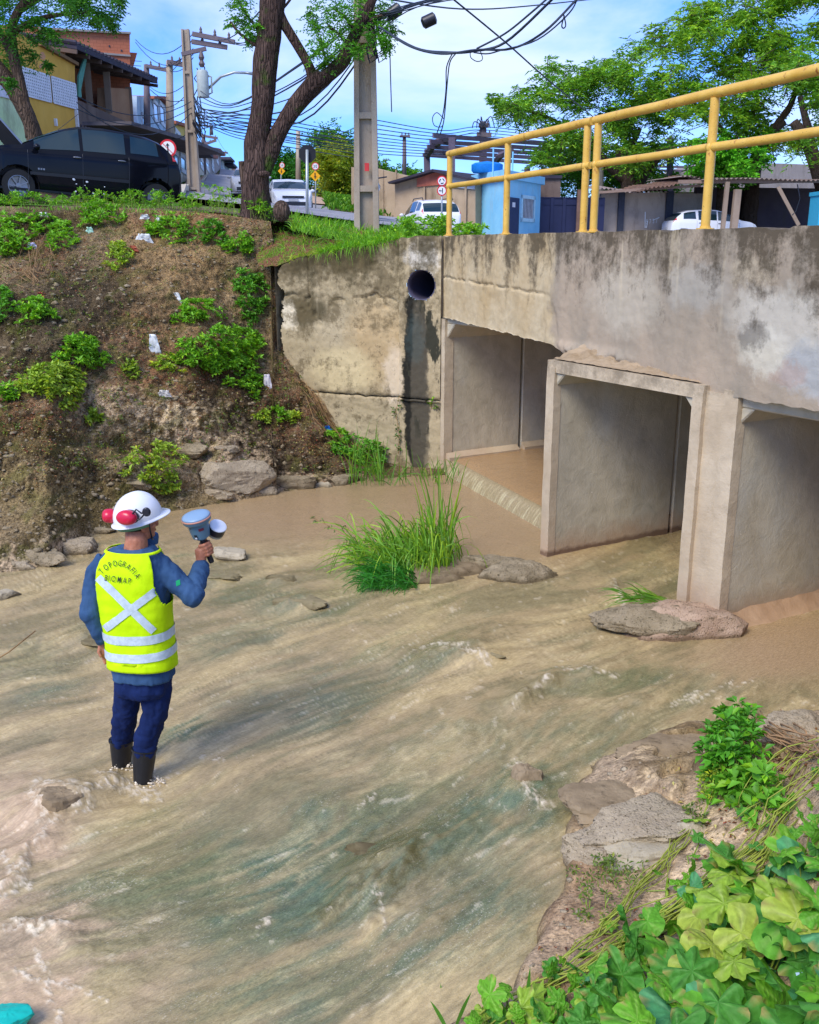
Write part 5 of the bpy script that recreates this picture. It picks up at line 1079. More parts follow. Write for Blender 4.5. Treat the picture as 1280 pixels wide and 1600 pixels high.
def strip(pa,pb,w,mat,nm='tape_strip',parent=vest,n=40,off=.0088):
    ax,ay=pa;bx,by=pb; L=math.hypot(bx-ax,by-ay); nx,ny=-(by-ay)/L*w/2,(bx-ax)/L*w/2; V=[];Fc=[];row=[]
    for i in range(n+1):
        x,y=ax+(bx-ax)*i/n,ay+(by-ay)*i/n; r=[vhit(x+nx*j,y+ny*j,off) for j in (-1,-.33,.33,1)]
        if any(q is None for q in r): row.append(None); continue
        row.append(len(V)); V+=[tuple(q) for q in r]
    for a,b in zip(row,row[1:]):
        if a is not None and b is not None: Fc+=[(a+j,a+j+1,b+j+1,b+j) for j in range(3)]
    return mk(nm,V,Fc,mat,parent,smooth=True) if V else None
strip((148,895),(240,986),12,m_tape); strip((262,908),(166,982),12,m_tape,off=.0096)
def ring(z0,z1,slope):
    us=np.linspace(0,2*PI,121); V=[];
    for u in us:
        for f in (0,.25,.5,.75,1):
            z=z0+(z1-z0)*f; c=Sx(np.array([u]),z)[0]; z2=z+slope*(c[0]-PR.x-.05); p=Sx(np.array([u]),z2,0)[0]; nn=p-np.array([PR.x+.055,PR.y,z2]); nn/=np.linalg.norm(nn)
            fl=.014+.010*(1-sst(.75,1.0,z2)); p=p+nn*(fl+.005*float(fbm(p[0]*9,p[1]*9,p[2]*6,4))+.004*abs(float(fbm(p[0]*6,p[2]*14,2,3)))+.0092); V.append(tuple(p))
    return mk('tape_band',V,gridF(121,5),m_tape,vest,smooth=True)
ring(.925,.978,.05); ring(.822,.872,.05)
# lettering printed on the back
m_ink=flat('print_ink',(.03,.06,.02),.8)
def glyph(ch):
    cu=bpy.data.curves.new('g','FONT'); cu.body=ch; cu.size=1.; cu.resolution_u=4; cu.offset=.006; o=bpy.data.objects.new('g',cu); COL.objects.link(o)
    dg=bpy.context.evaluated_depsgraph_get(); dg.update(); me=bpy.data.meshes.new_from_object(o.evaluated_get(dg)); V=[tuple(v.co)[:2] for v in me.vertices]; Fc=[tuple(p.vertices) for p in me.polygons]
    bpy.data.objects.remove(o); bpy.data.curves.remove(cu); bpy.data.meshes.remove(me)
    xs_=[v[0] for v in V] or [0,0.3]; return V,Fc,min(xs_),max(xs_)
def textpx(txt,base,size,mapper,name,mat,parent,gap=.14,squeeze=1.):
    """letters laid along base(t) -> (x,y,angle) in the plane, mapper(x,y) -> point on the surface"""
    gl=[glyph(c) for c in txt]; tot=sum((g[3]-g[2])*squeeze for g in gl)+gap*(len(gl)-1); mb=MB(); cur=0
    for g in gl:
        w_=(g[3]-g[2])*squeeze; x,y,a=base((cur+w_/2)/tot); V=[];ok=True
        for vx,vy in g[0]:
            lx=((vx-(g[2]+g[3])/2)*squeeze)*size; ly=vy*size; q=mapper(x+lx*math.cos(a)+ly*math.sin(a),y+lx*math.sin(a)-ly*math.cos(a))
            if q is None: ok=False; break
            V.append(tuple(q))
        if ok and V: mb.add(V,g[1])
        cur+=w_+gap
    return mb.obj(name,mat,parent) if mb.V else None
vm=lambda x,y: vhit(x,y,.0125)
textpx('BIOMAP',lambda t:(165.5+40*t,906.5+5.2*t,R(7)),13,vm,'lettering',m_ink,vest,.13,.64)
def arc(t):
    P0,P1,P2=np.array((161.,895.)),np.array((190.,864.)),np.array((214.5,902.)); p=(1-t)**2*P0+2*t*(1-t)*P1+t*t*P2; d=2*(1-t)*(P1-P0)+2*t*(P2-P1); return p[0],p[1]+3,math.atan2(d[1],d[0])
textpx('TOPOGRAFIA',arc,12.5,vm,'lettering',m_ink,vest,.12,.68)
# green badge on the sleeve
SH_=[o for o in man.children if o.name.startswith('shirt')][0]; sv=np.zeros(len(SH_.data.vertices)*3,np.float32); SH_.data.vertices.foreach_get('co',sv); sb=bvh_of(sv.reshape(-1,3),[tuple(p.vertices) for p in SH_.data.polygons])
V=[]
for a,b in ((275.5,907.5),(281,906),(282.2,913.5),(276,916)):
    h=sb.ray_cast(Vector((0,0,CZ)),ray(a,b).normalized()); 
    if h[0] is not None: V.append(tuple(h[0]+(h[1] if h[1].y<0 else -h[1])*.004))
if len(V)==4: mk('sleeve_badge',V,[(0,1,2,3)],flat('badge',lin((0,150,90)),.6),man)
# helmet with folded ear defenders
HH=HM@Matrix.Translation((0,-.004,.028))@Matrix.Rotation(R(14),4,'X')
n=40;m2=18;V=[];F_=[]
for i in range(m2+1):
    a=PI/2*i/m2
    for k in range(n):
        t=2*PI*k/n; x,y=.112*math.cos(a)*math.cos(t),.138*math.cos(a)*math.sin(t); z=.142*math.sin(a); r_=.006*math.exp(-(x/.018)**2)*math.sin(a)
        V.append(tuple(HH@Vector((x,y,z+r_+.004*math.exp(-((abs(x)-.045)/.01)**2)*math.sin(a)))))
F_=[(i*n+k,i*n+(k+1)%n,(i+1)*n+(k+1)%n,(i+1)*n+k) for i in range(m2) for k in range(n)]
helm=mk('helmet',V,F_,m_helm,man,smooth=True)
V=[];
for j,(f,dz) in enumerate(((.99,.006),(1.0,-.002),(1.09,-.010),(1.12,-.012),(1.12,-.016),(.97,-.006))):
    for k in range(n):
        t=2*PI*k/n; br=max(0,math.sin(t))**3; g=f+ (br*.22 if j in(2,3,4) else 0); V.append(tuple(HH@Vector((.112*g*math.cos(t),.138*g*math.sin(t),dz-(.006*br if j in(2,3,4) else 0)))))
mk('helmet_brim',V,[(i*n+k,i*n+(k+1)%n,(i+1)*n+(k+1)%n,(i+1)*n+k) for i in range(5) for k in range(n)],m_helm,helm,smooth=True)
mb=MB(); mb.tube([HH@Vector((.098*math.cos(t),.122*math.sin(t)-.003,-.026)) for t in np.linspace(PI*.96,PI*2.04,20)],.014,8,flat=.3,up=(1,0,0)); mb.obj('head_band',flat('band_green',lin((96,136,100)),.7),helm,smooth=True)
em=thing('ear_defenders','x','x',tuple(HC)); del em['label'],em['category']; em.parent=man; em.matrix_parent_inverse=Matrix.Translation(PR).inverted()
cR=pj(197,809,4.985); cL=pj(169,806,5.115)
def cup(c,nrm,rx,ry,dep,nm):
    z=Vector(nrm).normalized(); x=Vector((0,0,1)).cross(z).normalized(); y=z.cross(x); M_=Matrix(((x.x,y.x,z.x,c.x),(x.y,y.y,z.y,c.y),(x.z,y.z,z.z,c.z),(0,0,0,1)))@Matrix.Diagonal((rx,ry,dep,1))
    mb=MB(); mb.lathe([(.9,-.9),(1.,-.6),(1.,-.2),(.97,.15),(.86,.6),(.6,.88),(.25,1.),(.01,1.)],M_,n=28); o=mb.obj(nm,m_red,em,smooth=True)
    mb=MB(); mb.lathe([(.82,-1.5),(.96,-1.4),(.98,-.9),(.7,-.85)],M_,n=28); mb.obj('ear_cushion',m_blk,o,smooth=True); return o
cup(cR,(-.25,-.95,.12),.058,.042,.030,'ear_cup'); cup(cL,(-.9,-.35,.1),.046,.040,.032,'ear_cup')
mR=pj(229,800,5.0); mb=MB(); mb.tube([cR+Vector((.03,-.01,.012)),pj(213,796,4.97),pj(221,802,4.98),mR],[.006,.005,.005,.007],8); mb.tube([cR+Vector((.034,-.008,-.01)),pj(218,812,4.985),mR],[.004,.004,.006],8); mb.obj('arm',m_blk,em,smooth=True)
mb=MB(); mb.ball(mR,(.024,.014,.026),12,8); mb.box((mR.x-.012,mR.y-.02,mR.z-.016),(mR.x+.016,mR.y-.004,mR.z+.02)); mb.obj('mount',m_blk,em,smooth=True,sharp=30)
# ---------------------------------------------------------------- survey receiver held in the hand
m_dev=NM('receiver_blue',.38,.4).col(lin((92,124,142))).m; m_dev2=NM('receiver_top',.35,.4).col(lin((128,156,180))).m; m_or=NM('receiver_seal',.5,.3).col(lin((196,140,120))).m
m_wht=NM('white_plastic',.3,.5).col((.75,.77,.8)).m; m_gry=NM('grey_plastic',.4,.4).col(lin((170,168,150))).m
DV=pj(315,838,5.30); dev=thing('survey_receiver','blue-grey handheld satellite receiver with round head held up in the hand','survey receiver',DV)
DM=Matrix.Translation(DV)@Matrix.Rotation(R(-9),4,'Y')@Matrix.Rotation(R(10),4,'X')@Matrix.Scale(1.1,4)
mb=MB(); mb.lathe([(.030,-.0),(.046,.002),(.049,.02),(.053,.045),(.055,.078),(.058,.086)],DM,n=32); body=mb.obj('receiver_body',m_dev,dev,smooth=True,sharp=40)
mb=MB(); mb.lathe([(.056,.082),(.070,.088),(.074,.094),(.076,.108)],DM,n=36); mb.obj('head_rim',m_dev,dev,smooth=True,sharp=40)
mb=MB(); mb.lathe([(.0765,.108),(.0785,.110),(.0785,.115),(.0760,.117)],DM,n=36); mb.obj('seal_ring',m_or,dev,smooth=True)
mb=MB(); mb.lathe([(.076,.1165),(.073,.124),(.060,.130),(.03,.134),(.001,.135)],DM,n=36); mb.obj('head_dome',m_dev2,dev,smooth=True)
for (x,z,w_,h_,mt,nm) in ((-.016,.022,.016,.026,m_blk,'port_cover'),(-.016,.015,.011,.010,m_wht,'port_label'),(.022,.060,.026,.015,flat('badge_red',lin((120,40,60)),.5),'badge'),(-.034,.07,.008,.006,m_blk,'button')):
    a0=math.asin(max(-1,min(1,x/.054))); V=[]
    for i in range(5):
        for j in (0,1):
            a=a0+(i/4-.5)*w_/.05; zz_=z+(j-.5)*h_; rr=.0485+(zz_)*.08+.0022+(.0008 if nm=='port_label' else 0); V.append(tuple(DM@Vector((rr*math.sin(a),-rr*math.cos(a),zz_))))
    mk(nm,V,gridF(5,2),mt,body)
mb=MB(); mb.tube([gA.lerp(DV,.6),gA,gA.lerp(gB,.5),gB,gB+gd*.012],[.026,.017,.0155,.017,.014],16); mb.obj('grip',m_blk,dev,smooth=True,sharp=50)
mb=MB(); mb.lathe([(.030,-.010),(.024,-.004),(.022,.002)],DM,n=20); mb.obj('neck',m_dev,dev,smooth=True)
AM=Matrix.Translation(pj(338,829,5.36))@Matrix.Rotation(R(26),4,'Y')@Matrix.Rotation(R(24),4,'X')@Matrix.Scale(1.14,4)
mb=MB(); mb.lathe([(.036,-.028),(.041,-.024),(.043,-.008)],AM,n=28); mb.obj('antenna_base',m_gry,dev,smooth=True,sharp=40)
mb=MB(); mb.lathe([(.0435,-.008),(.0445,.032)],AM,n=28); mb.obj('antenna_band',m_blk,dev,smooth=True,sharp=40)
mb=MB(); mb.lathe([(.0445,.0325),(.044,.038),(.038,.042),(.001,.043)],AM,n=28); mb.obj('antenna_cap',m_wht,dev,smooth=True,sharp=40)
# foam thrown up round the boots: churned water
def splash(c,r,seed,n=260):
    q=np.random.RandomState(seed); Vs=[];k=0;mb=MB()
    for i in range(n):
        a=q.uniform(0,2*PI); rr=r*q.uniform(.3,1.1); p=np.array((c.x+rr*math.cos(a),c.y+rr*math.sin(a)*.8,q.uniform(0,.035)*(1.3-rr/r))); s=.002+.007*q.uniform()**3; mb.ball(p,(s*1.5,s,s*.8),5,4)
    return mb
M=NM('foam',.35,.5); M.col(lin((226,212,186))); m_foam=M.m
for i,(a,b,r) in enumerate(((222,1222,.10),(190,1200,.09),(95,1285,.14),(826,1238,.12),(240,1222,.07))):
    o=splash(onz(a,b,.0),r,i,60).obj('splash_drops',m_foam,kind='stuff',smooth=True); o['label']='foam drops where the current breaks'; o['category']='foam'
# ================================================================ roads
m_road=NM('road_asphalt',.88,.2); m_road.col(m_road.mix(m_road.ramp(m_road.noise(.8,7,.65),.35,.65),lin((136,134,138)),lin((160,157,158)))); m_road.bump(m_road.noise(60,3,.6),.3,.01); m_road=m_road.m
m_path=flat('footpath',lin((184,154,126)),.9,sc=1.5); m_kerb=flat('kerb_stone',lin((190,180,160)),.9)
def strip3(name,ribs,mat,dz,n=8,kerb=None):
    ribs=np.array(ribs,float); T_=np.linspace(0,len(ribs)-1,(len(ribs)-1)*14+1); rb=np.stack([np.interp(T_,np.arange(len(ribs)),ribs[:,k]) for k in range(3)],1)
    f=np.linspace(0,1,n); PXr=rb[:,0:1]+(rb[:,1:2]-rb[:,0:1])*f; Yr=np.repeat(rb[:,2:3],n,1); Xr=gx(PXr,Yr); Zr=terr(Xr,Yr)+dz
    o=mk(name,np.stack([Xr,Yr,Zr],-1).reshape(-1,3),gridF(len(rb),n),mat,smooth=True,kind='structure')
    if kerb is not None:
        P=[(x,y,z+.05) for x,y,z in zip(Xr[:,kerb],Yr[:,kerb],Zr[:,kerb])]; mb=MB()
        for a,b in zip(P,P[1:]): mb.beam(a,b,.16,.16)
        mb.obj('kerb',m_kerb,kind='structure')
    return o
strip3('street',[(150,600,17.9),(230,612,20),(262,618,24),(280,620,30),(290,600,36),(293,560,42),(302,430,55),(322,405,80),(345,388,120),(354,374,200)],m_road,.10,14)
strip3('street_branch',[(560,1500,23.8),(575,1450,30),(590,1400,38),(600,1380,46)],m_road,.085,14)
strip3('footpath',[(395,640,47.5),(425,560,52),(437,516,60),(448,500,72),(455,490,95),(460,486,120)],m_path,.16,6,0)
strip3('pavement',[(255,282,24),(272,292,33),(284,296,44),(296,304,58),(318,324,85)],m_path,.2,4,-1)
strip3('verge_grass',[(520,640,50),(512,660,58),(506,690,70),(500,700,90)],flat('verge',(.09,.22,.02),.9,var=.3,sc=3,bump=.5),.24,6)
# ================================================================ cars
m_tyre=flat('tyre',(.018,.018,.02),.8); m_rim=NM('alloy',.3,.5,.8).col((.25,.25,.27)).m; m_glass=glassy('car_glass',(.01,.03,.035),.05); m_redl=glassy('tail_lamp_red',lin((200,40,40)),.2); m_lamp=glassy('head_lamp',(.6,.62,.65),.15); m_plate=flat('number_plate',(.5,.5,.5),.5)
def carpaint(name,c,r=.12): m=NM(name,r,.12); m.b.inputs['Coat Weight'].default_value=.22; m.b.inputs['Coat Roughness'].default_value=.06; m.col(c); return m.m
ZT=[(-1.91,.58),(-1.89,.84),(-1.80,.98),(-1.66,1.15),(-1.46,1.31),(-1.22,1.385),(-.9,1.42),(-.4,1.44),(.05,1.415),(.32,1.34),(.7,1.17),(1.08,.985),(1.45,.92),(1.70,.82),(1.85,.64),(1.91,.46)]
WD=[(-1.91,.66),(-1.86,.74),(-1.6,.80),(0,.825),(1.4,.80),(1.75,.72),(1.87,.62),(1.91,.52)]
def carP(x,s,H=1.,off=0.):
    """surface point: x along the car, s from sill (0) over the belt (.5) to the roof centre (1)"""
    a=np.array(ZT); zt=np.interp(x,a[:,0],a[:,1]); a=np.array(WD); w_=np.interp(x,a[:,0],a[:,1]); bl=np.minimum(zt-.015,np.interp(x,[-1.9,1.9],[.99,.86])); cab=np.clip((zt-bl)/.45,0,1)
    wr=w_*(.94-.17*cab); bz=np.interp(x,[-1.91,-1.6,1.6,1.91],[.36,.21,.21,.30]); k=[0,.1,.28,.42,.5,.8,.88,1]
    ys=[w_*.90,w_*.975,w_,w_*.995,w_*.965,wr,wr-.07,0]; zz=[bz,bz+.08,.5*(bz+bl),bl-.07,bl,bl+(zt-bl)*.86,zt-.012*cab-.004,zt+.012*cab]
    y=sum(0*x for _ in [0]); out_y=0;out_z=0
    for i in range(7):
        m_=((s>=k[i])&((s<k[i+1])|(i==6))); t=(s-k[i])/(k[i+1]-k[i]); out_y=out_y+m_*(ys[i]+(ys[i+1]-ys[i])*t); out_z=out_z+m_*(zz[i]+(zz[i+1]-zz[i])*t)
    return out_y,out_z*H
def car(name,label,M_,paint,group=None,H=1.,bonnet=False,rack=False,wheelr=.29):
    t=thing(name,label,'car',M=M_,group=group)
    xs_=np.linspace(-1.91,1.91,120); ss=np.concatenate([np.linspace(0,.5,14),np.linspace(.55,1,12)]); X,Sg=np.meshgrid(xs_,ss,indexing='ij'); Yy,Zz=carP(X,Sg,H)
    V=np.concatenate([np.stack([X,Yy,Zz],-1),np.stack([X,-Yy,Zz],-1)[:,::-1]],1); n,m_=V.shape[:2]; Fc=gridF(n,m_); P=V.reshape(-1,3); c=P[Fc].mean(1)
    WX=(-1.38,1.15); kill=np.zeros(len(Fc),bool)
    for wx in WX: kill|=(np.hypot(c[:,0]-wx,c[:,2]-.29)<.355)&(np.abs(c[:,1])>.5)
    if bonnet: kill|=(c[:,0]>1.02)&(c[:,0]<1.78)&(np.abs(c[:,1])<.66)&(c[:,2]>.75)
    for wx in WX:
        dd=np.hypot(P[:,0]-wx,P[:,2]-.29); mv=(dd<.365)&(dd>.2)&(np.abs(P[:,1])>.5); P[mv,0]=wx+(P[mv,0]-wx)/dd[mv]*.365; P[mv,2]=.29+(P[mv,2]-.29)/dd[mv]*.365
    body=mk('body',P,Fc[~kill],paint,t,smooth=True,world=False,sharp=30)
    mb=MB(); mb.prism([(xs_[0],y,z) for y,z in zip(V[0,:,1],V[0,:,2])],(.01,0,0)); mb.prism([(xs_[-1]-.01,y,z) for y,z in zip(V[-1,:,1],V[-1,:,2])],(.01,0,0)); mb.box((-1.9,-.78,.22),(1.85,.78,.26)); mb.obj('bumper',paint,t,world=False)
    for wx in WX:
        for sd_ in (-1,1):
            mb=MB(); A=np.linspace(-.35,PI+.35,24); 
            mb.add([(wx+.355*math.cos(a),sd_*y,.29+.355*math.sin(a)) for a in A for y in (.80,.50)],[(2*i,2*i+1,2*i+3,2*i+2) for i in range(23)]); mb.box((wx-.33,min(sd_*.5,sd_*.48),.2),(wx+.33,max(sd_*.5,sd_*.48),.62)); mb.obj('wheel_arch',m_blk,t,world=False)
            MW=Matrix.Translation((wx,sd_*.70,wheelr))@Matrix.Rotation(-sd_*PI/2,4,'X'); w=wheelr
            mb=MB(); mb.lathe([(w*.62,-.08),(w*.96,-.085),(w,-.06),(w,.06),(w*.96,.085),(w*.64,.088),(w*.60,.05)],MW,n=30,cap=False); wh=mb.obj('wheel',m_tyre,t,world=False,smooth=True,sharp=40)
            mb=MB(); mb.lathe([(w*.62,.05),(w*.64,.085),(w*.60,.086),(w*.56,.03),(.001,.02)],MW,n=24,cap=False)
            for k in range(7):
                a=2*PI*k/7; mb.add([tuple(MW@Vector(((r*math.cos(a+q)),(r*math.sin(a+q)),z_))) for r,q,z_ in ((.04,-.3,.07),(.04,.3,.07),(w*.6,.07,.075),(w*.6,-.07,.075))],[(0,1,2,3)])
            mb.lathe([(.045,.06),(.045,.078),(.001,.08)],MW,n=12); mb.obj('rim',m_rim,wh,world=False)
    def patch(nm,x0,x1,s0,s1,mat,par=t,off=.006,both=True,nx=14,ns=7,one=None,taper=0):
        for sd_ in ((1,-1) if both else (one,)):
            V=[]
            for i in range(nx+1):
                for j in range(ns+1):
                    s_=s0+(s1-s0)*j/ns; a0=x0+taper*j/ns; a1=x1-taper*j/ns; x=a0+(a1-a0)*i/nx; y,z=carP(np.array(x),np.array(s_),H); y1,z1=carP(np.array(x),np.array(min(1,s_+.01)),H); nn=Vector((0,float(z1-z),-float(y1-y))); nn=nn.normalized() if nn.length>0 else Vector((0,0,1)); nn=nn if nn.z>-.2 else -nn
                    V.append((x,sd_*(float(y)+nn.y*off),float(z)+nn.z*off))
            mk(nm,V,gridF(nx+1,ns+1),mat,par,smooth=True,world=False)
    patch('window',.06,.86,.535,.80,m_glass); patch('window',-.78,-.0,.535,.80,m_glass); patch('window',-1.42,-.88,.56,.79,m_glass,taper=.02)
    patch('windscreen',.42,1.05,.83,1.,m_glass,off=.012,nx=8); patch('rear_window',-1.80,-1.50,.83,1.,m_glass,off=.012,nx=8)
    patch('tail_lamp',-1.84,-1.70,.50,.80,m_redl,off=.008,nx=4); patch('head_lamp',1.60,1.80,.36,.49,m_lamp,off=.008,nx=6)
    patch('side_moulding',-.85,.95,.235,.27,m_blk,nx=8,ns=2)
    for sd_ in (1,-1):
        for x in (.02,-.80): 
            y,z=carP(np.array(x+.1),np.array(.42),H); mb=MB(); mb.ball((x+.1,sd_*(float(y)+.012),float(z)),(.08,.018,.018),10,6); mb.obj('door_handle',m_rim,t,world=False,smooth=True)
        y,z=carP(np.array(.86),np.array(.5),H); mb=MB(); mb.ball((.84,sd_*(float(y)+.10),float(z)+.05),(.06,.09,.062),12,8); mb.obj('mirror',paint,t,world=False,smooth=True)
        # door seams as recessed dark lines
        mb=MB()
        for x in (.98,.02,-.84):
            P=[]; 
            for s_ in np.linspace(.06,.5,10):
                y,z=carP(np.array(x),np.array(s_),H); P.append((x,sd_*(float(y)+.0015),float(z)))
            MB().tube(P,.004,4).obj('door_seam',m_blk,t,world=False)
    mb=MB(); mb.box((1.86,-.42,.62*H),(1.895,.42,.70*H)); mb.box((1.86,-.5,.34),(1.925,.5,.48)); mb.obj('grille',m_blk,t,world=False)
    MB().box((1.92,-.2,.50),(1.93,.2,.58)).obj('number_plate',m_plate,t,world=False); MB().box((-1.93,-.2,.62),(-1.915,.2,.72)).obj('number_plate',m_plate,t,world=False)
    if rack:
        for sd_ in (1,-1): MB().tube([(-1.3,sd_*.58,1.40*H),(-1.2,sd_*.58,1.47*H),(.1,sd_*.58,1.48*H),(.25,sd_*.58,1.40*H)],.018,8).obj('roof_rack',m_blk,t,world=False)
    if bonnet:
        P=[];ux,uz=math.cos(R(48)),math.sin(R(48))
        for sd_ in (-1,1):
            pass
        mb=MB(); n=8; V=[]
        for i in range(n+1):
            d=.86*i/n; 
            for j in range(9): yy=(-.64+1.28*j/8)*(1-.12*(i/n)**2); V.append((1.0+d*ux,yy,.99+d*uz+.03*math.cos(yy*2.2)))
        V2=[(a+.012,b,c-.03) for a,b,c in V]; mb.add(V,[tuple(f) for f in gridF(n+1,9)]); mb.obj('bonnet',paint,t,world=False,smooth=True)
        mb=MB(); mb.add(V2,[tuple(f) for f in gridF(n+1,9)]); mb.obj('bonnet_liner',flat('liner',(.02,.02,.025),.8),t,world=False)
        mb=MB()
        for sd_ in (-1,1): mb.beam((1.0,sd_*.64,.985),(1.0+.86*ux,sd_*.565,.975+.86*uz),.03,.03)
        mb.beam((1.0+.86*ux,-.56,.975+.86*uz),(1.0+.86*ux,.56,.975+.86*uz),.03,.03); mb.obj('bonnet_edge',m_rim,t,world=False)  # brighter bars added along the rim to draw its edge highlight
        mb=MB(); mb.box((1.15,-.6,.45),(1.75,.6,.70)); mb.box((1.2,-.3,.70),(1.6,.2,.80)); mb.box((1.25,.3,.70),(1.45,.5,.84)); mb.obj('engine',flat('engine',(.05,.05,.055),.6),t,world=False)
        MB().tube([(1.5,.5,.75),(1.0+.7*ux,.5,.98+.7*uz)],.008,6).obj('bonnet_stay',m_rim,t,world=False)
    return t
def carM(c,head,pitch=0): return Matrix.Translation(c)@Matrix.Rotation(math.atan2(head[1],head[0]),4,'Z')@Matrix.Rotation(-pitch,4,'Y')
c=Vector((-5.86,17.6,3.70)); bc=car('black_hatchback','black five-door hatchback with its bonnet open parked on top of the bank',carM(Vector((c.x,c.y,3.68)),(-.85,-.52),R(4.0))@Matrix.Scale(.9,4),carpaint('black_paint',(.004,.005,.009)),bonnet=True,H=1.04)
# roof aerial, scuffs and door emblem
MB().tube([(.28,.0,1.42),(-.10,.0,1.75)],.006,6).obj('aerial',m_blk,bc,world=False)
rq=random.Random(4)
for i in range(12):
    x=rq.uniform(-.55,.25); y,z=carP(np.array(x),np.array(rq.uniform(.08,.27))); s=rq.uniform(.008,.028); mb=MB(); mb.ball((x,float(y)+.002,float(z)),(s,.003,s*.7),7,4); mb.obj('paint_chip',m_wht,bc,world=False)
mb=MB(); 
for i in range(3): mb.box((.70+i*.045,.826,.60),(.73+i*.045,.832,.63))
mb.obj('door_emblem',m_rim,bc,world=False)
white=carpaint('white_paint',(.75,.76,.78)); GC='white cars seen across the street'
c=at(452,342,41); car('white_hatchback','white hatchback driving towards the camera on the street right of the forked tree',carM(Vector((c.x,c.y,tz(c.x,c.y)+.10)),(.22,-1)),white,GC)
c=at(670,372,39); car('white_crossover','white crossover with roof rack seen behind the first railing post',carM(Vector((c.x,c.y,at(670,377,39).z)),(-.25,1)),white,GC,H=1.06,rack=True)
c=at(1107,384,43); car('white_hatchback','white hatchback parked under the shed roof beyond the parapet',carM(Vector((c.x,c.y,3.12)),(1,.05)),white,GC)
c=at(394,338,46); car('silver_car','silver car half hidden behind the left side of the forked tree trunk',carM(Vector((c.x,c.y,tz(c.x,c.y)+.12)),(.1,-1)),carpaint('silver_paint',(.45,.46,.48)))
# motorcycle half hidden by the concrete pole
c=at(587,350,27); t=thing('motorcycle','motorcycle partly hidden behind the concrete lamp pole','motorcycle',(c.x,c.y,tz(c.x,c.y)+.1)); bx,by,bz_=c.x,c.y,tz(c.x,c.y)+.1
for dy in (-.6,.6): mb=MB(); mb.lathe([(.2,-.05),(.29,-.04),(.3,0),(.29,.04),(.2,.05)],Matrix.Translation((bx,by+dy,bz_+.3))@Matrix.Rotation(PI/2,4,'Y'),n=20); mb.obj('wheel',m_tyre,t,smooth=True)
mb=MB(); mb.tube([(bx,by-.6,bz_+.3),(bx,by-.35,bz_+.95),(bx,by+.1,bz_+.8),(bx,by+.6,bz_+.75)],[.05,.09,.13,.07],10); mb.obj('body',m_wht,t,smooth=True)
mb=MB(); mb.tube([(bx-.32,by-.35,bz_+1.05),(bx,by-.4,bz_+1.0),(bx+.32,by-.35,bz_+1.05)],.018,8); mb.obj('handlebar',m_blk,t)
MB().box((bx-.12,by,bz_+.80),(bx+.12,by+.6,bz_+.88)).obj('seat',m_blk,t)
mb=MB(); mb.ball((bx,by-.45,bz_+.9),(.08,.06,.09),10,8); mb.obj('head_lamp',m_redl,t,smooth=True)
# ================================================================ buildings
class PL:
    """upright wall plane through two ground points given as picture column and distance"""
    def __init__(s,p0,Y0,p1,Y1):
        s.A=Vector((gx(p0,Y0),Y0,0)); s.B=Vector((gx(p1,Y1),Y1,0)); s.d=(s.B-s.A).normalized(); s.n=Vector((s.d.y,-s.d.x,0))
        if s.n.dot(-s.A)<0: s.n=-s.n
    def q(s,px,py):
        o=Vector((0,0,CZ)); d=ray(px,py); k=(s.A-o).dot(s.n)/d.dot(s.n); h=o+d*k; return (h-s.A).dot(s.d),h.z
    def w(s,a,off,z): return s.A+s.d*a+s.n*off+Vector((0,0,z))
    def box(s,mb,a0,a1,z0,z1,o0,o1):
        c=[s.w(a,o,z) for z in (z0,z1) for a,o in ((a0,o0),(a1,o0),(a1,o1),(a0,o1))]; return mb.add([tuple(v) for v in c],[(3,2,1,0),(4,5,6,7),(0,1,5,4),(1,2,6,5),(2,3,7,6),(3,0,4,7)])
    def pbox(s,mb,x0,y0,x1,y1,o0,o1):
        a0,z0=s.q(x0,y0); a1,z1=s.q(x1,y1); return s.box(mb,min(a0,a1),max(a0,a1),min(z0,z1),max(z0,z1),o0,o1)
    def poly(s,mb,pts,o0,o1):
        P=[s.q(*p) for p in pts]; return mb.prism([tuple(s.w(a,o0,z)) for a,z in P],s.n*(o1-o0))
def plaster(name,a,b,st=(.12,.10,.08),sc=.5,k=.6):
    M=NM(name,.9,.15); n=M.noise(sc,7,.65); c=M.mix(M.ramp(n,.35,.65),a,b); v=M.noise(sc*2.5,7,.7,v=M.map((1,1,.3))); c=M.mix(M.ma('MULTIPLY',M.ramp(v,.52,.70),k),c,st); M.col(c); M.bump(M.noise(sc*20,5,.6),.3,.03); return M.m
m_winf=flat('window_frame',(.6,.62,.64),.6); m_pane=glassy('window_pane',(.03,.045,.06),.12); m_dkroof=flat('dark_roof',(.035,.03,.045),.8,var=.3,sc=2); m_rust=flat('rusty_sheet',(.16,.09,.06),.8,var=.4,sc=2)
def window(pl,par,x0,y0,x1,y1,bars=False,fm=None,pm=None,nm='window'):
    mb=MB(); a0,z0=pl.q(x0,y1); a1,z1=pl.q(x1,y0); a0,a1=min(a0,a1),max(a0,a1); f=.07*(a1-a0)+.02
    for b in ((a0,a1,z1-f,z1),(a0,a1,z0,z0+f),(a0,a0+f,z0,z1),(a1-f,a1,z0,z1)): pl.box(mb,*b,.0,.06)
    w=mb.obj(nm,fm or m_winf,par); mb=MB(); pl.box(mb,a0+f,a1-f,z0+f,z1-f,.005,.02); mb.obj('pane',pm or m_pane,w)
    if bars:
        mb=MB()
        for i in range(1,8): a=a0+f+(a1-a0-2*f)*i/8; pl.box(mb,a-.015,a+.015,z0+f,z1-f,.03,.05)
        mb.obj('bars',m_winf,w)
    return w
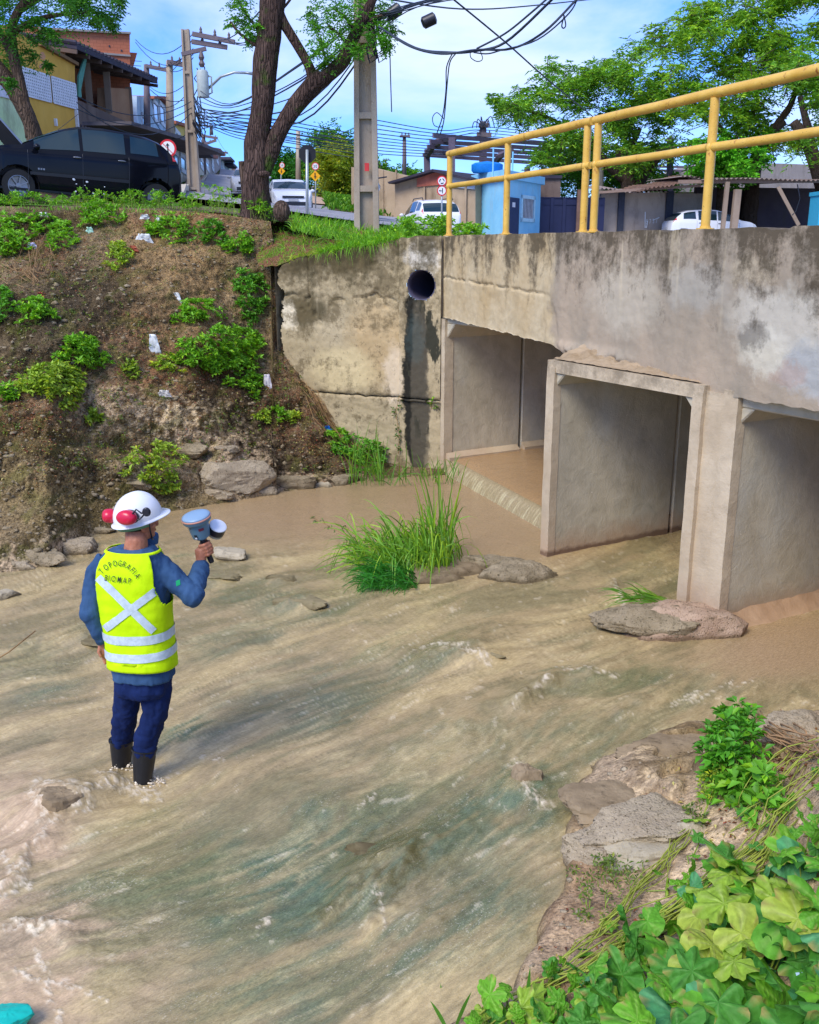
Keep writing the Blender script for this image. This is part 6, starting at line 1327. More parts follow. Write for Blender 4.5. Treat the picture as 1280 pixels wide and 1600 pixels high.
# --- yellow building with openwork block panels and painted lettering
pl=PL(-120,25.0,119,32.5); o=pl.w(3,0,3.5); t=thing('yellow_building','yellow building with white openwork block panels behind the black car','building',tuple(o))
m_y=plaster('yellow_wall',lin((206,158,66)),lin((222,178,88)),lin((150,110,60)),.4,.35)
mb=MB(); pl.poly(mb,[(-120,20),(30,52),(62,70),(117,101),(119,260),(-120,330)],0,-6); mb.obj('wall',m_y,t)
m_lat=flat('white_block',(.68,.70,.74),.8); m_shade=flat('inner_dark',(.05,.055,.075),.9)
def lattice(x0,y0a,y1a,x1,y0b,y1b,nc,nr):
    Pa=[pl.q(x0,y0a),pl.q(x0,y1a),pl.q(x1,y0b),pl.q(x1,y1b)]; a0,a1=Pa[0][0],Pa[2][0]; z1=(Pa[0][1]+Pa[2][1])/2; z0=(Pa[1][1]+Pa[3][1])/2
    mb=MB(); pl.box(mb,a0,a1,z0,z1,.004,.012); bk=mb.obj('panel_back',m_shade,t); mb=MB()  # near-black backing: shade inside the block openings, given as a colour
    pc=(a1-a0)/nc*.27; pr_=(z1-z0)/nr*.27
    for i in range(nc+1): a=a0+(a1-a0)*i/nc; pl.box(mb,a-pc,a+pc,z0,z1,.032,.05)
    for j in range(nr+1): z=z0+(z1-z0)*j/nr; pl.box(mb,a0,a1,z-pr_,z+pr_,.034,.048)
    mb.obj('lattice',m_lat,bk)
lattice(33,104,148,75,119,158,14,9); lattice(79,120,160,116,131,169,13,9)
mb=MB(); pl.poly(mb,[(60,66),(118,98),(118,103),(60,71)],0,.12); mb.obj('coping',flat('coping',lin((120,92,60)),.9),t)
mb=MB(); pl.pbox(mb,84,185,87,197,0,.08); pl.pbox(mb,116,170,120,200,0,.1); mb.obj('downpipe',m_lat,t)
m_pr=flat('sign_paint',lin((96,84,54)),.9)
tm=lambda x,y: pl.w(pl.q(x,y)[0],.012,pl.q(x,y)[1])
textpx('OUCA',lambda u:(38+19*u,83+5*u,R(16)),10,tm,'lettering',m_pr,t,.10,.62); textpx('+VIDAS',lambda u:(33+25*u,95+7*u,R(15)),10,tm,'lettering',m_pr,t,.10,.55)
mb=MB()
for cx_,cy_,r_ in ((66,87,4.5),(70,98,4),(64,103,3)):
    P=[pl.q(cx_+r_*math.cos(a)*(1+.25*math.sin(3*a)),cy_+r_*1.3*math.sin(a)) for a in np.linspace(0,2*PI,15)[:-1]]; mb.prism([tuple(pl.w(a,.0,z)) for a,z in P],pl.n*.012)
mb.obj('painted_mark',flat('pink_paint',lin((206,150,110)),.9),t)
# pale green wall at the far left edge
pl2=PL(-140,24.5,30,27.5); t=thing('pale_green_building','pale green and white low building at the left picture edge behind the tree','building',tuple(pl2.w(2,0,4)))
mb=MB(); pl2.poly(mb,[(-140,120),(28,160),(30,300),(-140,340)],.3,-1.2); mb.obj('wall',plaster('pale_green',lin((178,206,150)),lin((206,222,180))),t); window(PL(-140,24.2,30,27.2),t,10,165,22,190)
mb=MB(); pl2.poly(mb,[(-140,95),(28,148),(28,162),(-140,122)],.35,-1.25); mb.obj('fascia_board',flat('white_wall',(.6,.6,.66),.8),t)
# --- bare orange brick building behind
m_or2=NM('orange_brick',.95,.1); n_=m_or2.noise(.25,6,.6); c_=m_or2.mix(m_or2.ramp(n_,.4,.6),lin((186,112,82)),lin((206,136,104))); br_=m_or2.N.new('ShaderNodeTexBrick'); br_.inputs['Scale'].default_value=2.2; br_.inputs['Mortar Size'].default_value=.015; br_.inputs['Color1'].default_value=(.95,.95,.95,1); br_.inputs['Color2'].default_value=(1,1,1,1); br_.inputs['Mortar'].default_value=(.7,.72,.75,1)
m_or2.L(m_or2.map(rot=(PI/2,0,0)),br_.inputs['Vector']); c_=m_or2.mix(1.,c_,br_.outputs[0],'MULTIPLY'); m_or2.col(c_); m_or2=m_or2.m
pl=PL(-150,37,205,40); t=thing('brick_building','tall bare orange brick building rising behind the yellow one','building',tuple(pl.w(5,0,4)))
mb=MB(); pl.poly(mb,[(-150,30),(130,46),(203,53),(205,290),(-150,290)],0,-8); mb.obj('wall',m_or2,t)
mb=MB(); pl.poly(mb,[(60,74),(204,86),(204,89),(60,77)],0,.06); pl.poly(mb,[(60,44),(204,51),(204,54),(60,47)],0,.15); mb.obj('concrete_band',flat('ring_beam',(.3,.27,.24),.9),t)
mb=MB(); pl.poly(mb,[(205,78),(217,79),(207,115),(205,130)],-.5,-3); mb.obj('brick_pier',m_or2,t)
for x,y in ((171,72),(190,79)): mb=MB(); pl.pbox(mb,x-1.3,y-1.5,x+1.3,y+1.5,0,.02); mb.obj('vent_hole',m_shade,t)
mb=MB()
for i in range(4): y=88+i*7.5; a,z=pl.q(212-i,y); mb.tube([pl.w(a,-1,z),pl.w(a+.35,-1,z)],.012,5)
mb.obj('rebar',m_rust,t)
mb=MB(); pl.poly(mb,[(130,135),(190,145),(190,160),(130,150)],0,.02) if False else None
# --- porch house: balcony under a long tiled lean-to roof
pl=PL(117,32.4,236,41); t=thing('porch_house','unplastered two-storey house with deep balcony under a sagging dark roof','house',tuple(pl.w(3,0,4)))
m_gr=plaster('grey_render',lin((104,88,80)),lin((130,112,98)),lin((60,48,46)),.5,.7); m_br=plaster('brown_block',lin((150,110,80)),lin((172,134,100)),lin((90,66,50)),.6,.5); m_post=plaster('post_concrete',lin((138,118,100)),lin((160,140,120)))
mb=MB(); pl.poly(mb,[(118,152),(206,192),(214,205),(214,300),(118,300)],-.1,-.4); mb.obj('balcony_wall',m_gr,t)
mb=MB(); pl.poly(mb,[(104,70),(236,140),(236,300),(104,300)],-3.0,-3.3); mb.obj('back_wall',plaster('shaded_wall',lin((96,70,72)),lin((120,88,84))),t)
mb=MB(); pl.poly(mb,[(178,137),(212,139),(214,212),(206,196),(178,180)],-.15,-.6); mb.obj('wall',m_br,t)
mb=MB(); pl.poly(mb,[(104,70),(112,72),(112,160),(104,158)],-.2,-4); mb.obj('side_wall',m_br,t)
for x,y0,y1 in ((146,98,165),(176,112,177),(210,136,205)):
    mb=MB(); pl.pbox(mb,x-3,y0,x+2.5,y1,-.05,-.28); mb.obj('porch_post',m_post,t)
mb=MB(); a0,_=pl.q(103,80); a1,_=pl.q(234,128); 
V=[pl.w(pl.q(103,77)[0],.35,pl.q(103,77)[1]),pl.w(pl.q(233,131)[0],.35,pl.q(233,131)[1]),pl.w(pl.q(233,127)[0],-3.6,pl.q(233,127)[1]+.5),pl.w(pl.q(103,73)[0],-3.6,pl.q(103,73)[1]+.5)]
mb.prism([tuple(v) for v in V],(0,0,.16)); rf=mb.obj('roof',m_dkroof,t)
mb=MB()
for i in range(26):
    f=i/25; a=V[0].lerp(V[1],f); b=V[3].lerp(V[2],f); mb.tube([a+Vector((0,0,.19)),b+Vector((0,0,.19))],.07,6)
mb.obj('roof_tiles',m_dkroof,rf)
mb=MB()
for i in range(9): f=i/8; a=V[0].lerp(V[1],f); b=V[3].lerp(V[2],f); mb.beam(a-Vector((0,0,.08)),b-Vector((0,0,.08)),.07,.12)
mb.obj('rafters',flat('rafter',(.12,.08,.06),.9),rf)
mb=MB(); pl.poly(mb,[(132,92),(136,93),(127,140),(128,152),(123,152),(123,120)],.0,-.05); mb.obj('hanging_cloth',flat('cloth_green',lin((90,150,130)),.9),t)
mb=MB(); pl.poly(mb,[(119,190),(236,218),(290,238),(290,242),(236,224),(119,196)],.2,1.8); mb.obj('awning',flat('awning_sheet',(.10,.085,.09),.7,var=.3,sc=3),t)
mb=MB()
for i in range(22): x=121+i*5; y0=193+i*1.3; a,z=pl.q(x,y0); pl.box(mb,a-.02,a+.02,z-2.2,z,.0,.04)
mb.obj('metal_bars',flat('bars',(.10,.09,.12),.6),t)
mb=MB(); pl.pbox(mb,119,196,214,290,-.08,-.02); mb.obj('awning_shade',m_shade,t)  # dark sheet standing in for the shade below the awning
# --- further houses up the street
def house(name,label,p0,Y0,p1,Y1,pts,dep,mat,wins=(),roofs=(),balc=(),cat='house'):
    pl=PL(p0,Y0,p1,Y1); t=thing(name,label,cat,tuple(pl.w(1,0,tz(*pl.w(1,0,0)[:2])))); mb=MB(); pl.poly(mb,pts,0,-dep); mb.obj('wall',mat,t)
    for w_ in wins: window(pl,t,*w_)
    for pts_,o0,o1,m_ in roofs: mb=MB(); pl.poly(mb,pts_,o0,o1); mb.obj('roof',m_,t)
    for pts_,o0,o1,m_ in balc: mb=MB(); pl.poly(mb,pts_,o0,o1); mb.obj('balcony',m_,t)
    return t,pl
m_lb=plaster('light_blue_wall',lin((150,178,196)),lin((190,206,214)),lin((110,120,130)),.4); m_ly=plaster('light_yellow_wall',lin((206,180,92)),lin((222,200,120)),lin((130,110,70)),.4); m_cream=plaster('cream_wall',lin((196,184,160)),lin((212,202,182)),lin((120,100,84)),.4); m_tile=flat('clay_roof',lin((150,88,66)),.9,var=.3,sc=4); m_greyb=plaster('grey_block',lin((150,140,136)),lin((176,166,158)),lin((100,84,76)),.4)
house('blue_house','narrow pale blue and white house right of the porch house','222',0,0,0,[],0,m_lb) if False else None
house('blue_house','narrow pale blue and white house right of the porch house',214,46,262,60,[(214,150),(246,152),(262,166),(264,262),(214,262)],6,m_lb,[(240,162,246,188),(250,166,256,192),(222,185,230,205)],[([(232,150),(250,150),(266,168),(262,168),(248,154),(232,154)],.3,-4,m_tile)],[([(214,205),(262,215),(262,222),(214,214)],.0,.9,m_lb)])
house('yellow_house','small bright yellow house with flat roofed balcony behind the pole with transformer',256,60,302,82,[(256,186),(288,193),(300,205),(302,285),(256,285)],7,m_ly,[(274,208,281,226),(290,214,296,232)],[([(268,188),(294,196),(296,201),(268,193)],.3,-3,m_tile)],[([(284,222),(304,228),(304,244),(284,238)],0,1.2,m_ly)])
house('row_house','low cream row house with awning at street level left of the transformer pole',266,50,300,62,[(266,224),(282,228),(300,244),(302,290),(266,290)],4,m_cream,[(282,244,289,268),(272,240,278,262)],[([(264,220),(284,226),(304,243),(304,247),(284,232),(264,227)],1.2,-1,m_dkroof)])
house('row_house','pale house with sloping roof right of the transformer pole',308,86,331,112,[(308,238),(331,246),(332,288),(308,288)],8,m_cream,[(313,250,317,262),(322,252,326,264)],[([(306,234),(333,243),(333,248),(306,241)],.6,-5,m_tile)])
house('grey_house','grey unplastered two-storey house far up the street',326,105,345,135,[(326,232),(336,235),(345,243),(346,272),(326,272)],9,m_greyb,[(330,243,333,250),(338,246,341,253),(331,257,334,265)],[([(325,230),(337,232),(347,242),(345,244),(336,237),(325,234)],.6,-6,m_tile)])
house('white_house','tiny white and blue house with dark awnings farthest up the street',344,140,358,180,[(344,248),(351,250),(358,262),(358,275),(344,275)],9,m_lb,[(347,255,350,260)],[([(345,245),(353,251),(353,254),(345,249)],1.5,0,m_dkroof),([(350,254),(359,261),(359,264),(350,258)],1.5,0,m_dkroof)])
house('distant_house','red roofed house on the crest of the street',358,190,372,210,[(358,268),(372,270),(372,278),(358,278)],10,m_cream,[(362,271,365,275)],[([(356,266),(374,268),(374,271),(356,269)],.6,-6,m_tile)])
house('distant_house','brown house between the yellow house and the grey house, only its upper wall visible',300,76,312,90,[(300,235),(312,239),(312,282),(300,282)],6,m_br,[(304,246,308,256)],[([(299,232),(313,237),(313,241),(299,236)],.5,-4,m_tile)])
# --- grey block wall and shed right of the concrete pole
def wallthing(name,label,pl,pts,dep,mat,cat='wall'):
    t=thing(name,label,cat,tuple(pl.w(1,0,3.1))); mb=MB(); pl.poly(mb,pts,0,-dep); mb.obj('wall',mat,t); return t
m_blk2=plaster('block_wall',lin((160,138,112)),lin((182,160,132)),lin((96,80,62)),.6,.6)
pl=PL(549,46,745,40.5); t=wallthing('block_wall','long grey block wall behind the concrete lamp pole',pl,[(549,261),(586,263),(640,276),(640,356),(620,385),(549,340)],.25,m_blk2)
mb=MB()
for x in (565,600,620): pl.pbox(mb,x-1,266,x+1,370,0,.05)
mb.obj('pillar',m_blk2,t)
pl=PL(612,42.5,745,40.2); t=thing('roofed_shed','block shed with low pitched dark roof and red brick gable left of the blue kiosk','shed',tuple(pl.w(2,0,3.1)))
mb=MB(); pl.poly(mb,[(616,286),(684,267),(742,280),(742,390),(616,390)],-.05,-3); mb.obj('wall',m_blk2,t)
mb=MB(); pl.poly(mb,[(652,279),(684,268),(698,271),(698,288),(652,292)],0,.02); mb.obj('brick_gable',flat('red_brick',lin((180,104,84)),.9,var=.2,sc=3),t)
mb=MB(); pl.poly(mb,[(700,272),(742,281),(742,296),(700,292)],0,.02); mb.obj('white_gable',flat('white_render',(.5,.55,.6),.9),t)
mb=MB(); pl.poly(mb,[(614,285),(684,265),(686,268),(616,288)],.4,-3.2); pl.poly(mb,[(684,265),(744,280),(744,284),(684,269)],.4,-3.2); mb.obj('roof',m_dkroof,t)
mb=MB()
for x in (664,700,728): pl.pbox(mb,x-.8,292,x+.8,380,0,.06)
mb.obj('pillar',m_blk2,t)
# --- blue kiosk
m_blue=plaster('kiosk_blue',lin((118,188,222)),lin((150,208,232)),lin((160,170,170)),.6,.5)
plL=PL(741,41.5,788,38.5); pl=PL(788,38.5,846,42.5); t=thing('blue_kiosk','small pale blue flat-roofed kiosk with dark door and barred window','kiosk',tuple(pl.w(1,0,3.1)))
mb=MB(); c=[plL.w(plL.q(742,300)[0],0,0),pl.A.copy(),pl.w(pl.q(845,300)[0],0,0)]; c.append(c[0]+(c[2]-c[1])); zt=pl.q(790,279)[1]
mb.prism([tuple(Vector((v.x,v.y,2.9))) for v in c],(0,0,zt-2.9)); mb.obj('wall',m_blue,t)
mb=MB(); g=[c[1]+(v-c[1])*1.0 for v in c]; ctr=sum(c,Vector())/4; mb.prism([tuple(Vector(((v-ctr).x*1.12+ctr.x,(v-ctr).y*1.12+ctr.y,zt))) for v in c],(0,0,.30)); mb.obj('roof_slab',m_blue,t)
mb=MB(); pl.pbox(mb,795,308,808,400,0,.04); d_=mb.obj('door',flat('door_blue',lin((44,60,92)),.6),t); mb=MB(); pl.pbox(mb,799,316,803,324,.045,.06); mb.obj('notice',m_wht,d_)
window(pl,t,813,307,835,346,True,flat('kiosk_trim',lin((176,214,226)),.7),flat('grey_pane',(.14,.15,.17),.4))
for k in range(5): pass
mb=MB(); o=pl.w(1.2,-1.2,zt+.3); mb.lathe([(.55,0),(.62,.1),(.62,.35),(.5,.42),(.01,.5)],Matrix.Translation(o)@Matrix.Diagonal((1.0,.8,.9,1)),n=24); tk=mb.obj('water_tank',flat('tank_blue',lin((20,120,200)),.5),label='bright blue water tank on the flat roof of the kiosk',cat='water tank',smooth=True,sharp=40)
for x in (782,800,812): 
    a,z=pl.q(x,270); mb=MB(); mb.tube([pl.w(a,-.3,zt),pl.w(a,-.3,zt+1.1)],.03,6); mb.obj('roof_post',m_blue,t)
# grey side building and dark gate
pl=PL(844,44,876,44); t=wallthing('grey_outbuilding','small grey weathered outbuilding between the kiosk and the dark gate',pl,[(845,276),(876,280),(876,390),(845,390)],3,m_gr,'outbuilding')
mb=MB(); pl.pbox(mb,845,274,878,279,.1,-3.1); mb.obj('roof',m_dkroof,t)
pl=PL(842,42.6,942,43); t=thing('metal_gate','dark blue sheet metal gate beside the blue kiosk','gate',tuple(pl.w(1,0,3.1))); m_gate=flat('gate_blue',lin((40,44,72)),.55,var=.2,sc=1)
for x0,x1 in ((844,861),(861.6,880),(880.6,901),(901.6,921),(921.6,941)): mb=MB(); pl.pbox(mb,x0,308.5,x1,395,-.04,.02); mb.obj('gate_panel',m_gate,t)
mb=MB(); pl.pbox(mb,842,308,942,310,-.02,.06); pl.pbox(mb,842,319,942,320.5,.02,.05)
for x in (843,861,880,901,921): pl.pbox(mb,x-.4,308,x+.7,395,.02,.06)
mb.obj('gate_frame',m_gate,t)
pl=PL(903,42.4,906,42.4); mb=MB(); pl.pbox(mb,903,296,906,395,0,-.1); mb.obj('gate_post',m_rust,label='thin rusty post in front of the dark blue gate',cat='post')
# --- open shed with corrugated roof
m_sw=plaster('shed_wall',lin((150,136,124)),lin((178,162,146)),lin((84,74,66)),.7,.6)
pl=PL(938,43.6,1095,44.4); t=thing('open_shed','open shed with grey walls and rusty corrugated roof beyond the parapet','shed',tuple(pl.w(2,0,3.1)))
for x0,x1,y0 in ((940,967,300),(968.5,1042,300),(1044,1100,302)): mb=MB(); pl.pbox(mb,x0,y0,x1,395,0,-.2); mb.obj('wall',m_sw,t)
mb=MB(); pl.pbox(mb,966.5,297,970,395,.02,.14); mb.obj('steel_post',m_shade,t); mb=MB(); pl.pbox(mb,1041,299,1045,395,.02,.14); mb.obj('steel_post',m_shade,t)
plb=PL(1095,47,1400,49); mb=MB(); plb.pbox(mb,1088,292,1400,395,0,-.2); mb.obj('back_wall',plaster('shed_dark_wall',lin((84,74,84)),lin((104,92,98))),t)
def corr(x0,y0,Y0,x1,y1,Y1,dpt,rise,n,nm,mat,par):
    a=at(x0,y0,Y0); b=at(x1,y1,Y1); us=np.linspace(0,1,n*6+1); mb=MB(); V=[]
    for u in us:
        p=a.lerp(b,float(u)); z=.035*math.sin(u*n*2*PI)+.05*math.sin(u*9)
        V+=[(p.x,p.y,p.z+z),(p.x,p.y+dpt,p.z+z+rise)]
    return mk(nm,V,[(2*i,2*i+2,2*i+3,2*i+1) for i in range(len(us)-1)],mat,par,smooth=True)
m_cor=flat('corrugated_sheet',lin((140,124,116)),.75,var=.35,sc=2)
corr(926,296,42.6,1045,301,42.8,2.5,.25,18,'roof_sheet',m_cor,t); corr(1000,300,41.5,1095,277,42.,4,.3,14,'roof_sheet',m_rust,t); corr(1065,276,41.3,1135,281,41.5,6,.2,10,'roof_sheet',m_cor,t)
corr(1100,281,41.,1420,279,42.,7,.3,44,'roof_sheet',m_cor,t)
mb=MB(); mb.beam(at(1060,284,41.4),at(1420,282,42),.10,.14); mb.beam(at(930,301,42.5),at(1095,290,42),.08,.1); mb.obj('eave_beam',flat('wood_beam',lin((140,116,100)),.9),t)
for x,y0,w_,nm in ((1135,284,.16,'wooden post'),(1151,296,.26,'concrete post')):
    a=at(x,y0,41.2); mb=MB(); mb.beam((a.x,a.y,3.05),(a.x+.05,a.y,a.z),w_,w_); mb.obj('shed_post',m_post,t)
mb=MB(); mb.beam(at(1216,292,41.5),at(1248,352,41.3),.14); mb.obj('leaning_pole',m_post,label='grey pole leaning inside the shed at the right',cat='pole')
mb=MB(); mb.tube([at(1246,288,41.3),at(1250,310,41.3),at(1244,330,41.3),at(1238,336,41.3)],.025,6); mb.obj('hanging_cable',m_blk,label='cable hanging from the shed roof at the right',cat='cable')
a=at(1280,382,40); mb=MB(); mb.box((a.x-.15,a.y,3.05),(a.x+1.3,a.y+1,5.0)); mb.box((a.x-.2,a.y-.03,5.0),(a.x+1.35,a.y+1.03,5.15)); mb.obj('blue_container','x' and flat('bin_blue',lin((60,160,190)),.5,var=.05),label='tall light blue container cut by the right picture edge',cat='container')
# graffiti strokes
m_wp=flat('white_spray',(.75,.75,.72),.8); gm_=lambda x,y: pl.w(pl.q(x,y)[0],.015,pl.q(x,y)[1])
pl=PL(938,43.6,1095,44.4)
textpx('S737',lambda u:(1009+19*u,350-2*u,0),10,gm_,'graffiti',m_wp,t,.08,.55)
def stroke(pts,r=.022):
    mb=MB(); mb.tube([gm_(x,y) for x,y in pts],r,5); mb.obj('graffiti',m_wp,t)
stroke([(1008,331),(1008,356)]); stroke([(1040,330),(1039,352)]); stroke([(1046,334),(1050,342),(1044,352)]); stroke([(1050,352),(1055,340),(1066,335),(1070,338)]); stroke([(1012,345),(1010,356)]); stroke([(1020,344),(1030,340)])
# --- steel frame without roof behind the kiosk
m_st=flat('frame_steel',lin((98,88,104)),.7,var=.2); t=thing('steel_frame','bare purple-grey steel roof frame standing on thin columns','steel frame',tuple(at(700,380,52)))
def bb(a,b,w_,nm,par=t,h=None): mb=MB(); mb.beam(at(*a),at(*b),w_,h or w_); return mb.obj(nm,m_st,par)
for a,b in (((677,212,50),(912,229,58)),((672,221,52),(905,236,59)),((668,229,54),(900,243,60)),((664,236,56),(880,249,61)),((661,242,58),(860,256,62))): bb(a,b,.12,'purlin',h=.2)
bb((706,215,50.5),(706,300,50.5),.32,'column'); bb((667,240,57),(668,292,57),.35,'column'); bb((752,262,58),(752,300,58),.28,'column'); bb((773,255,54),(773,285,54),.3,'column'); bb((824,262,56),(824,300,56),.3,'column')
mb=MB(); mb.tube([at(667,243,57),at(676,228,55),at(692,217,53),at(709,216,51)],.2,6); mb.obj('brace',m_st,t); mb=MB(); mb.tube([at(771,258,58),at(782,243,56),at(800,236,55)],.18,6); mb.obj('brace',m_st,t)
for x in (935,1047): bb((x,215,56),(x,300,56),.3,'column')
mb=MB()
for y in (258,264,271): mb.beam(at(900,y,60),at(1120,y+4,60),.12)
mb.obj('far_girts',m_st,t)
mb=MB(); pl=PL(1100,60,1290,62); pl.poly(mb,[(1060,272),(1120,252),(1290,258),(1290,300),(1060,300)],0,-4); mb.obj('distant_roof',plaster('grey_roof',lin((140,132,130)),lin((160,150,146))),label='broad grey roof far behind the shed at the right',cat='roof')
# ================================================================ poles, signs and wires
m_pc=NM('pole_concrete',.9,.15); n_=m_pc.noise(2,7,.65,v=m_pc.map((1,1,.35))); c_=m_pc.mix(m_pc.ramp(n_,.35,.65),lin((150,134,116)),lin((182,166,146))); c_=m_pc.mix(m_pc.ma('MULTIPLY',m_pc.ramp(m_pc.noise(7,6,.7),.58,.7),.6),c_,lin((110,94,78))); m_pc.col(c_); m_pc.bump(m_pc.noise(30,5,.6),.4,.01); m_pc=m_pc.m
m_wood=flat('crossarm',lin((110,98,100)),.85); m_ins=flat('insulator',(.12,.09,.09),.4); m_wire=flat('wire',(.03,.04,.06),.6,var=0); m_galv=NM('galvanised',.45,.5,.5).col(lin((170,176,176))).m; m_trf=flat('transformer_grey',lin((168,176,170)),.5)
def ipole(name,label,px,Y,zb_,zt_,w0,w1,face=(0,-1),step=1.07,z1=None,group=None,zr0=None):
    """tapered pole of I section: two flanges, recessed web and rungs"""
    x=gx(px,Y); t=thing(name,label,'utility pole',(x,Y,zb_),group=group); d=Vector((face[0],face[1],0)).normalized(); s=Vector((-d.y,d.x,0))
    def W(z): return w0+(w1-w0)*(z-zb_)/(zt_-zb_)
    mb=MB()
    for sg in (-1,1):
        secs=[]
        for z in (zb_,zt_):
            w=W(z); f=w*.23; c=Vector((x,Y,z))+s*sg*(w/2-f/2); secs.append([tuple(c+s*a*f/2+d*b*w*.36) for a,b in ((-1,-1),(1,-1),(1,1),(-1,1))])
        mb.loft(secs)
    secs=[[tuple(Vector((x,Y,z))+s*a*W(z)*.28+d*b*W(z)*.10) for a,b in ((-1,-1),(1,-1),(1,1),(-1,1))] for z in (zb_,zt_)]; mb.loft(secs); mb.obj('shaft',m_pc,t)
    z=zr0 if zr0 is not None else zb_+.5
    mb=MB()
    while z<zt_-.2:
        w=W(z); c=Vector((x,Y,z)); secs=[[tuple(c+Vector((0,0,q))+s*a*w*.27+d*b*w*.33) for a,b in ((-1,-1),(1,-1),(1,1),(-1,1))] for q in (0,.09)]; mb.loft(secs); z+=step
    mb.obj('rung',m_pc,t,kind='stuff'); return t,x,Y
zz_=lambda py,Y: at(640,py,Y).z
t,X0,Y0=ipole('lamp_pole','tall concrete lamp pole with recessed panels rising from the grass beside the street',573,16.,tz(gx(573,16),16)-.2,10.2,.40,.22,zr0=zz_(300,16)-4.28)
# little poster, splice boxes, cable bundles near its head
mb=MB(); c=at(573,260,15.86); mb.box((c.x-.03,c.y-.012,c.z-.07),(c.x+.04,c.y,c.z+.05)); mb.obj('poster',flat('poster_red',lin((200,60,60)),.7),t)
mb=MB(); 
for i in range(9): r=random.Random(i); a=at(575+r.uniform(-4,16),r.uniform(5,60),15.8); mb.tube([a,a+Vector((.1,0,-.12)),a+Vector((.12,0,-.3)),a+Vector((.02,0,-.36)),a+Vector((-.03,0,-.15))],.012,5)
mb.obj('cable_loops',m_blk,t)
for a,b,l in (((608,24,15.6),(624,12,15.6),'left'),((662,36,15.4),(679,28,15.4),'right')):
    mb=MB(); P,Q=at(*a),at(*b); mb.tube([P-(Q-P)*.15,P,Q,Q+(Q-P)*.12],[.05,.085,.085,.05],14); mb.obj('splice_box',m_blk,label=f'black cylindrical splice closure hanging from the wires, {l} one of two',cat='splice closure',group='splice closures on the overhead wires',smooth=True,sharp=40)
# transformer pole
yb=zz_(306,36); t,X1,Y1=ipole('utility_pole','concrete utility pole with transformer and two cross-arms left of the forked tree',305,36,yb-.3,zz_(46,36),.44,.26,step=1.9)
def arm(px0,py0,px1,py1,Y,w=.14,nins=3,par=t,nm='crossarm'):
    a,b=at(px0,py0,Y),at(px1,py1,Y); mb=MB(); mb.beam(a,b,w); o=mb.obj(nm,m_wood,par)
    for i in range(nins):
        p=a.lerp(b,(i+.6)/nins); mb=MB(); mb.lathe([(.04,0),(.06,.05),(.035,.08),(.05,.13),(.02,.2),(.01,.22)],Matrix.Translation(p+Vector((0,0,.06))),n=10); mb.obj('insulator',m_ins,o,smooth=True)
    return o
arm(301,53,367,66,35.6,nins=3); arm(300,65,355,74,35.7,nins=2); arm(284,85,322,76,35.5,.12,0,nm='switch'); 
mb=MB(); c=at(317,130,35.3); mb.lathe([(.19,-.45),(.20,-.42),(.20,.34),(.16,.40),(.05,.43)],Matrix.Translation(c),n=18); tr_=mb.obj('transformer',m_trf,t,smooth=True,sharp=40)
mb=MB(); mb.lathe([(.06,.5),(.11,.6),(.06,.7),(.10,.8),(.04,1.0)],Matrix.Translation(c),n=10); mb.obj('bushing',m_ins,tr_); mb=MB()
for i in range(3): mb.tube([c+Vector((.18,0,.25-i*.02)),c+Vector((.3,0,.2)),c+Vector((.3,0,-.3)),c+Vector((.18,0,-.35))],.03,5)
mb.obj('cooling_fin',m_trf,tr_)
mb=MB(); mb.tube([at(312,152,36),at(326,138,35.5),at(345,120,35),at(366,113,35),at(388,114,35)],.045,8); la=mb.obj('lamp_arm',m_galv,t,smooth=True); mb=MB(); mb.tube([at(382,113.5,35),at(394,115,35)],[.07,.11],8,flat=.5); mb.obj('lamp_head',m_galv,la,smooth=True)
mb=MB()
for i in range(14): r=random.Random(i+9); a=at(309+r.uniform(-3,5),r.uniform(90,215),35.6); mb.tube([a,a+Vector((.25*r.uniform(-1,1),0,-.3)),a+Vector((.1,0,-.8)),a+Vector((-.15,0,-.3))],.02,5)
mb.obj('cable_loops',m_blk,t)
# poles farther up the street
GP='utility poles up the street'
def rpole(label,px,py0,py1,Y,w,arms=(),name='utility_pole',extra=None,mat=None,group=GP):
    a,b=at(px,py0,Y),at(px,py1,Y); t=thing(name,label,'utility pole',tuple(a),group=group); mb=MB(); mb.tube([a-Vector((0,0,.5)),b],[w/2,w*.36],10); mb.obj('shaft',mat or m_wood,t,smooth=True)
    for (x0,y0,x1,y1) in arms: arm(x0,y0,x1,y1,Y-.2,w*.45,3,t)
    return t
rpole('utility pole with one long cross-arm left of the transformer pole',265,245,95,44,.40,[(262,97,298,103)],mat=m_pc); rpole('brown pole top with cross-arm behind the porch house roof',229,190,101,50,.36,[(228,103,268,111)])
rpole('short pole with two cross-arms in the gap right of the transformer pole',318,268,210,100,.5,[(316,212,340,216),(318,226,338,219)]); rpole('small pole with cross-arm above the far houses',336,262,236,130,.5,[(334,236,356,239)]); rpole('tiny pole on the crest of the street',364,268,263,200,.5,[(362,264,376,265)]); rpole('small pole behind the lamp arm of the transformer pole',330,200,196,80,.3,[(318,196,330,198)])
rpole('thin pole right of the forked tree with hanging wires',466,288,205,70,.4,mat=m_pc); rpole('T-shaped lamp post right of the concrete lamp pole',632,273,213,75,.35,[(625,213,641,213)],name='street_lamp'); rpole('brown pole with coiled wires behind the steel frame',755,300,190,62,.55,[(748,196,764,196),(745,210,768,211)]); rpole('faint pole with cross-arm behind the first railing bay',603,262,250,140,.3,[(598,250,608,250)])
rpole('concrete post behind the gate, seen through the near railing',939,310,232,50,.35,mat=m_pc,name='post',group=None)
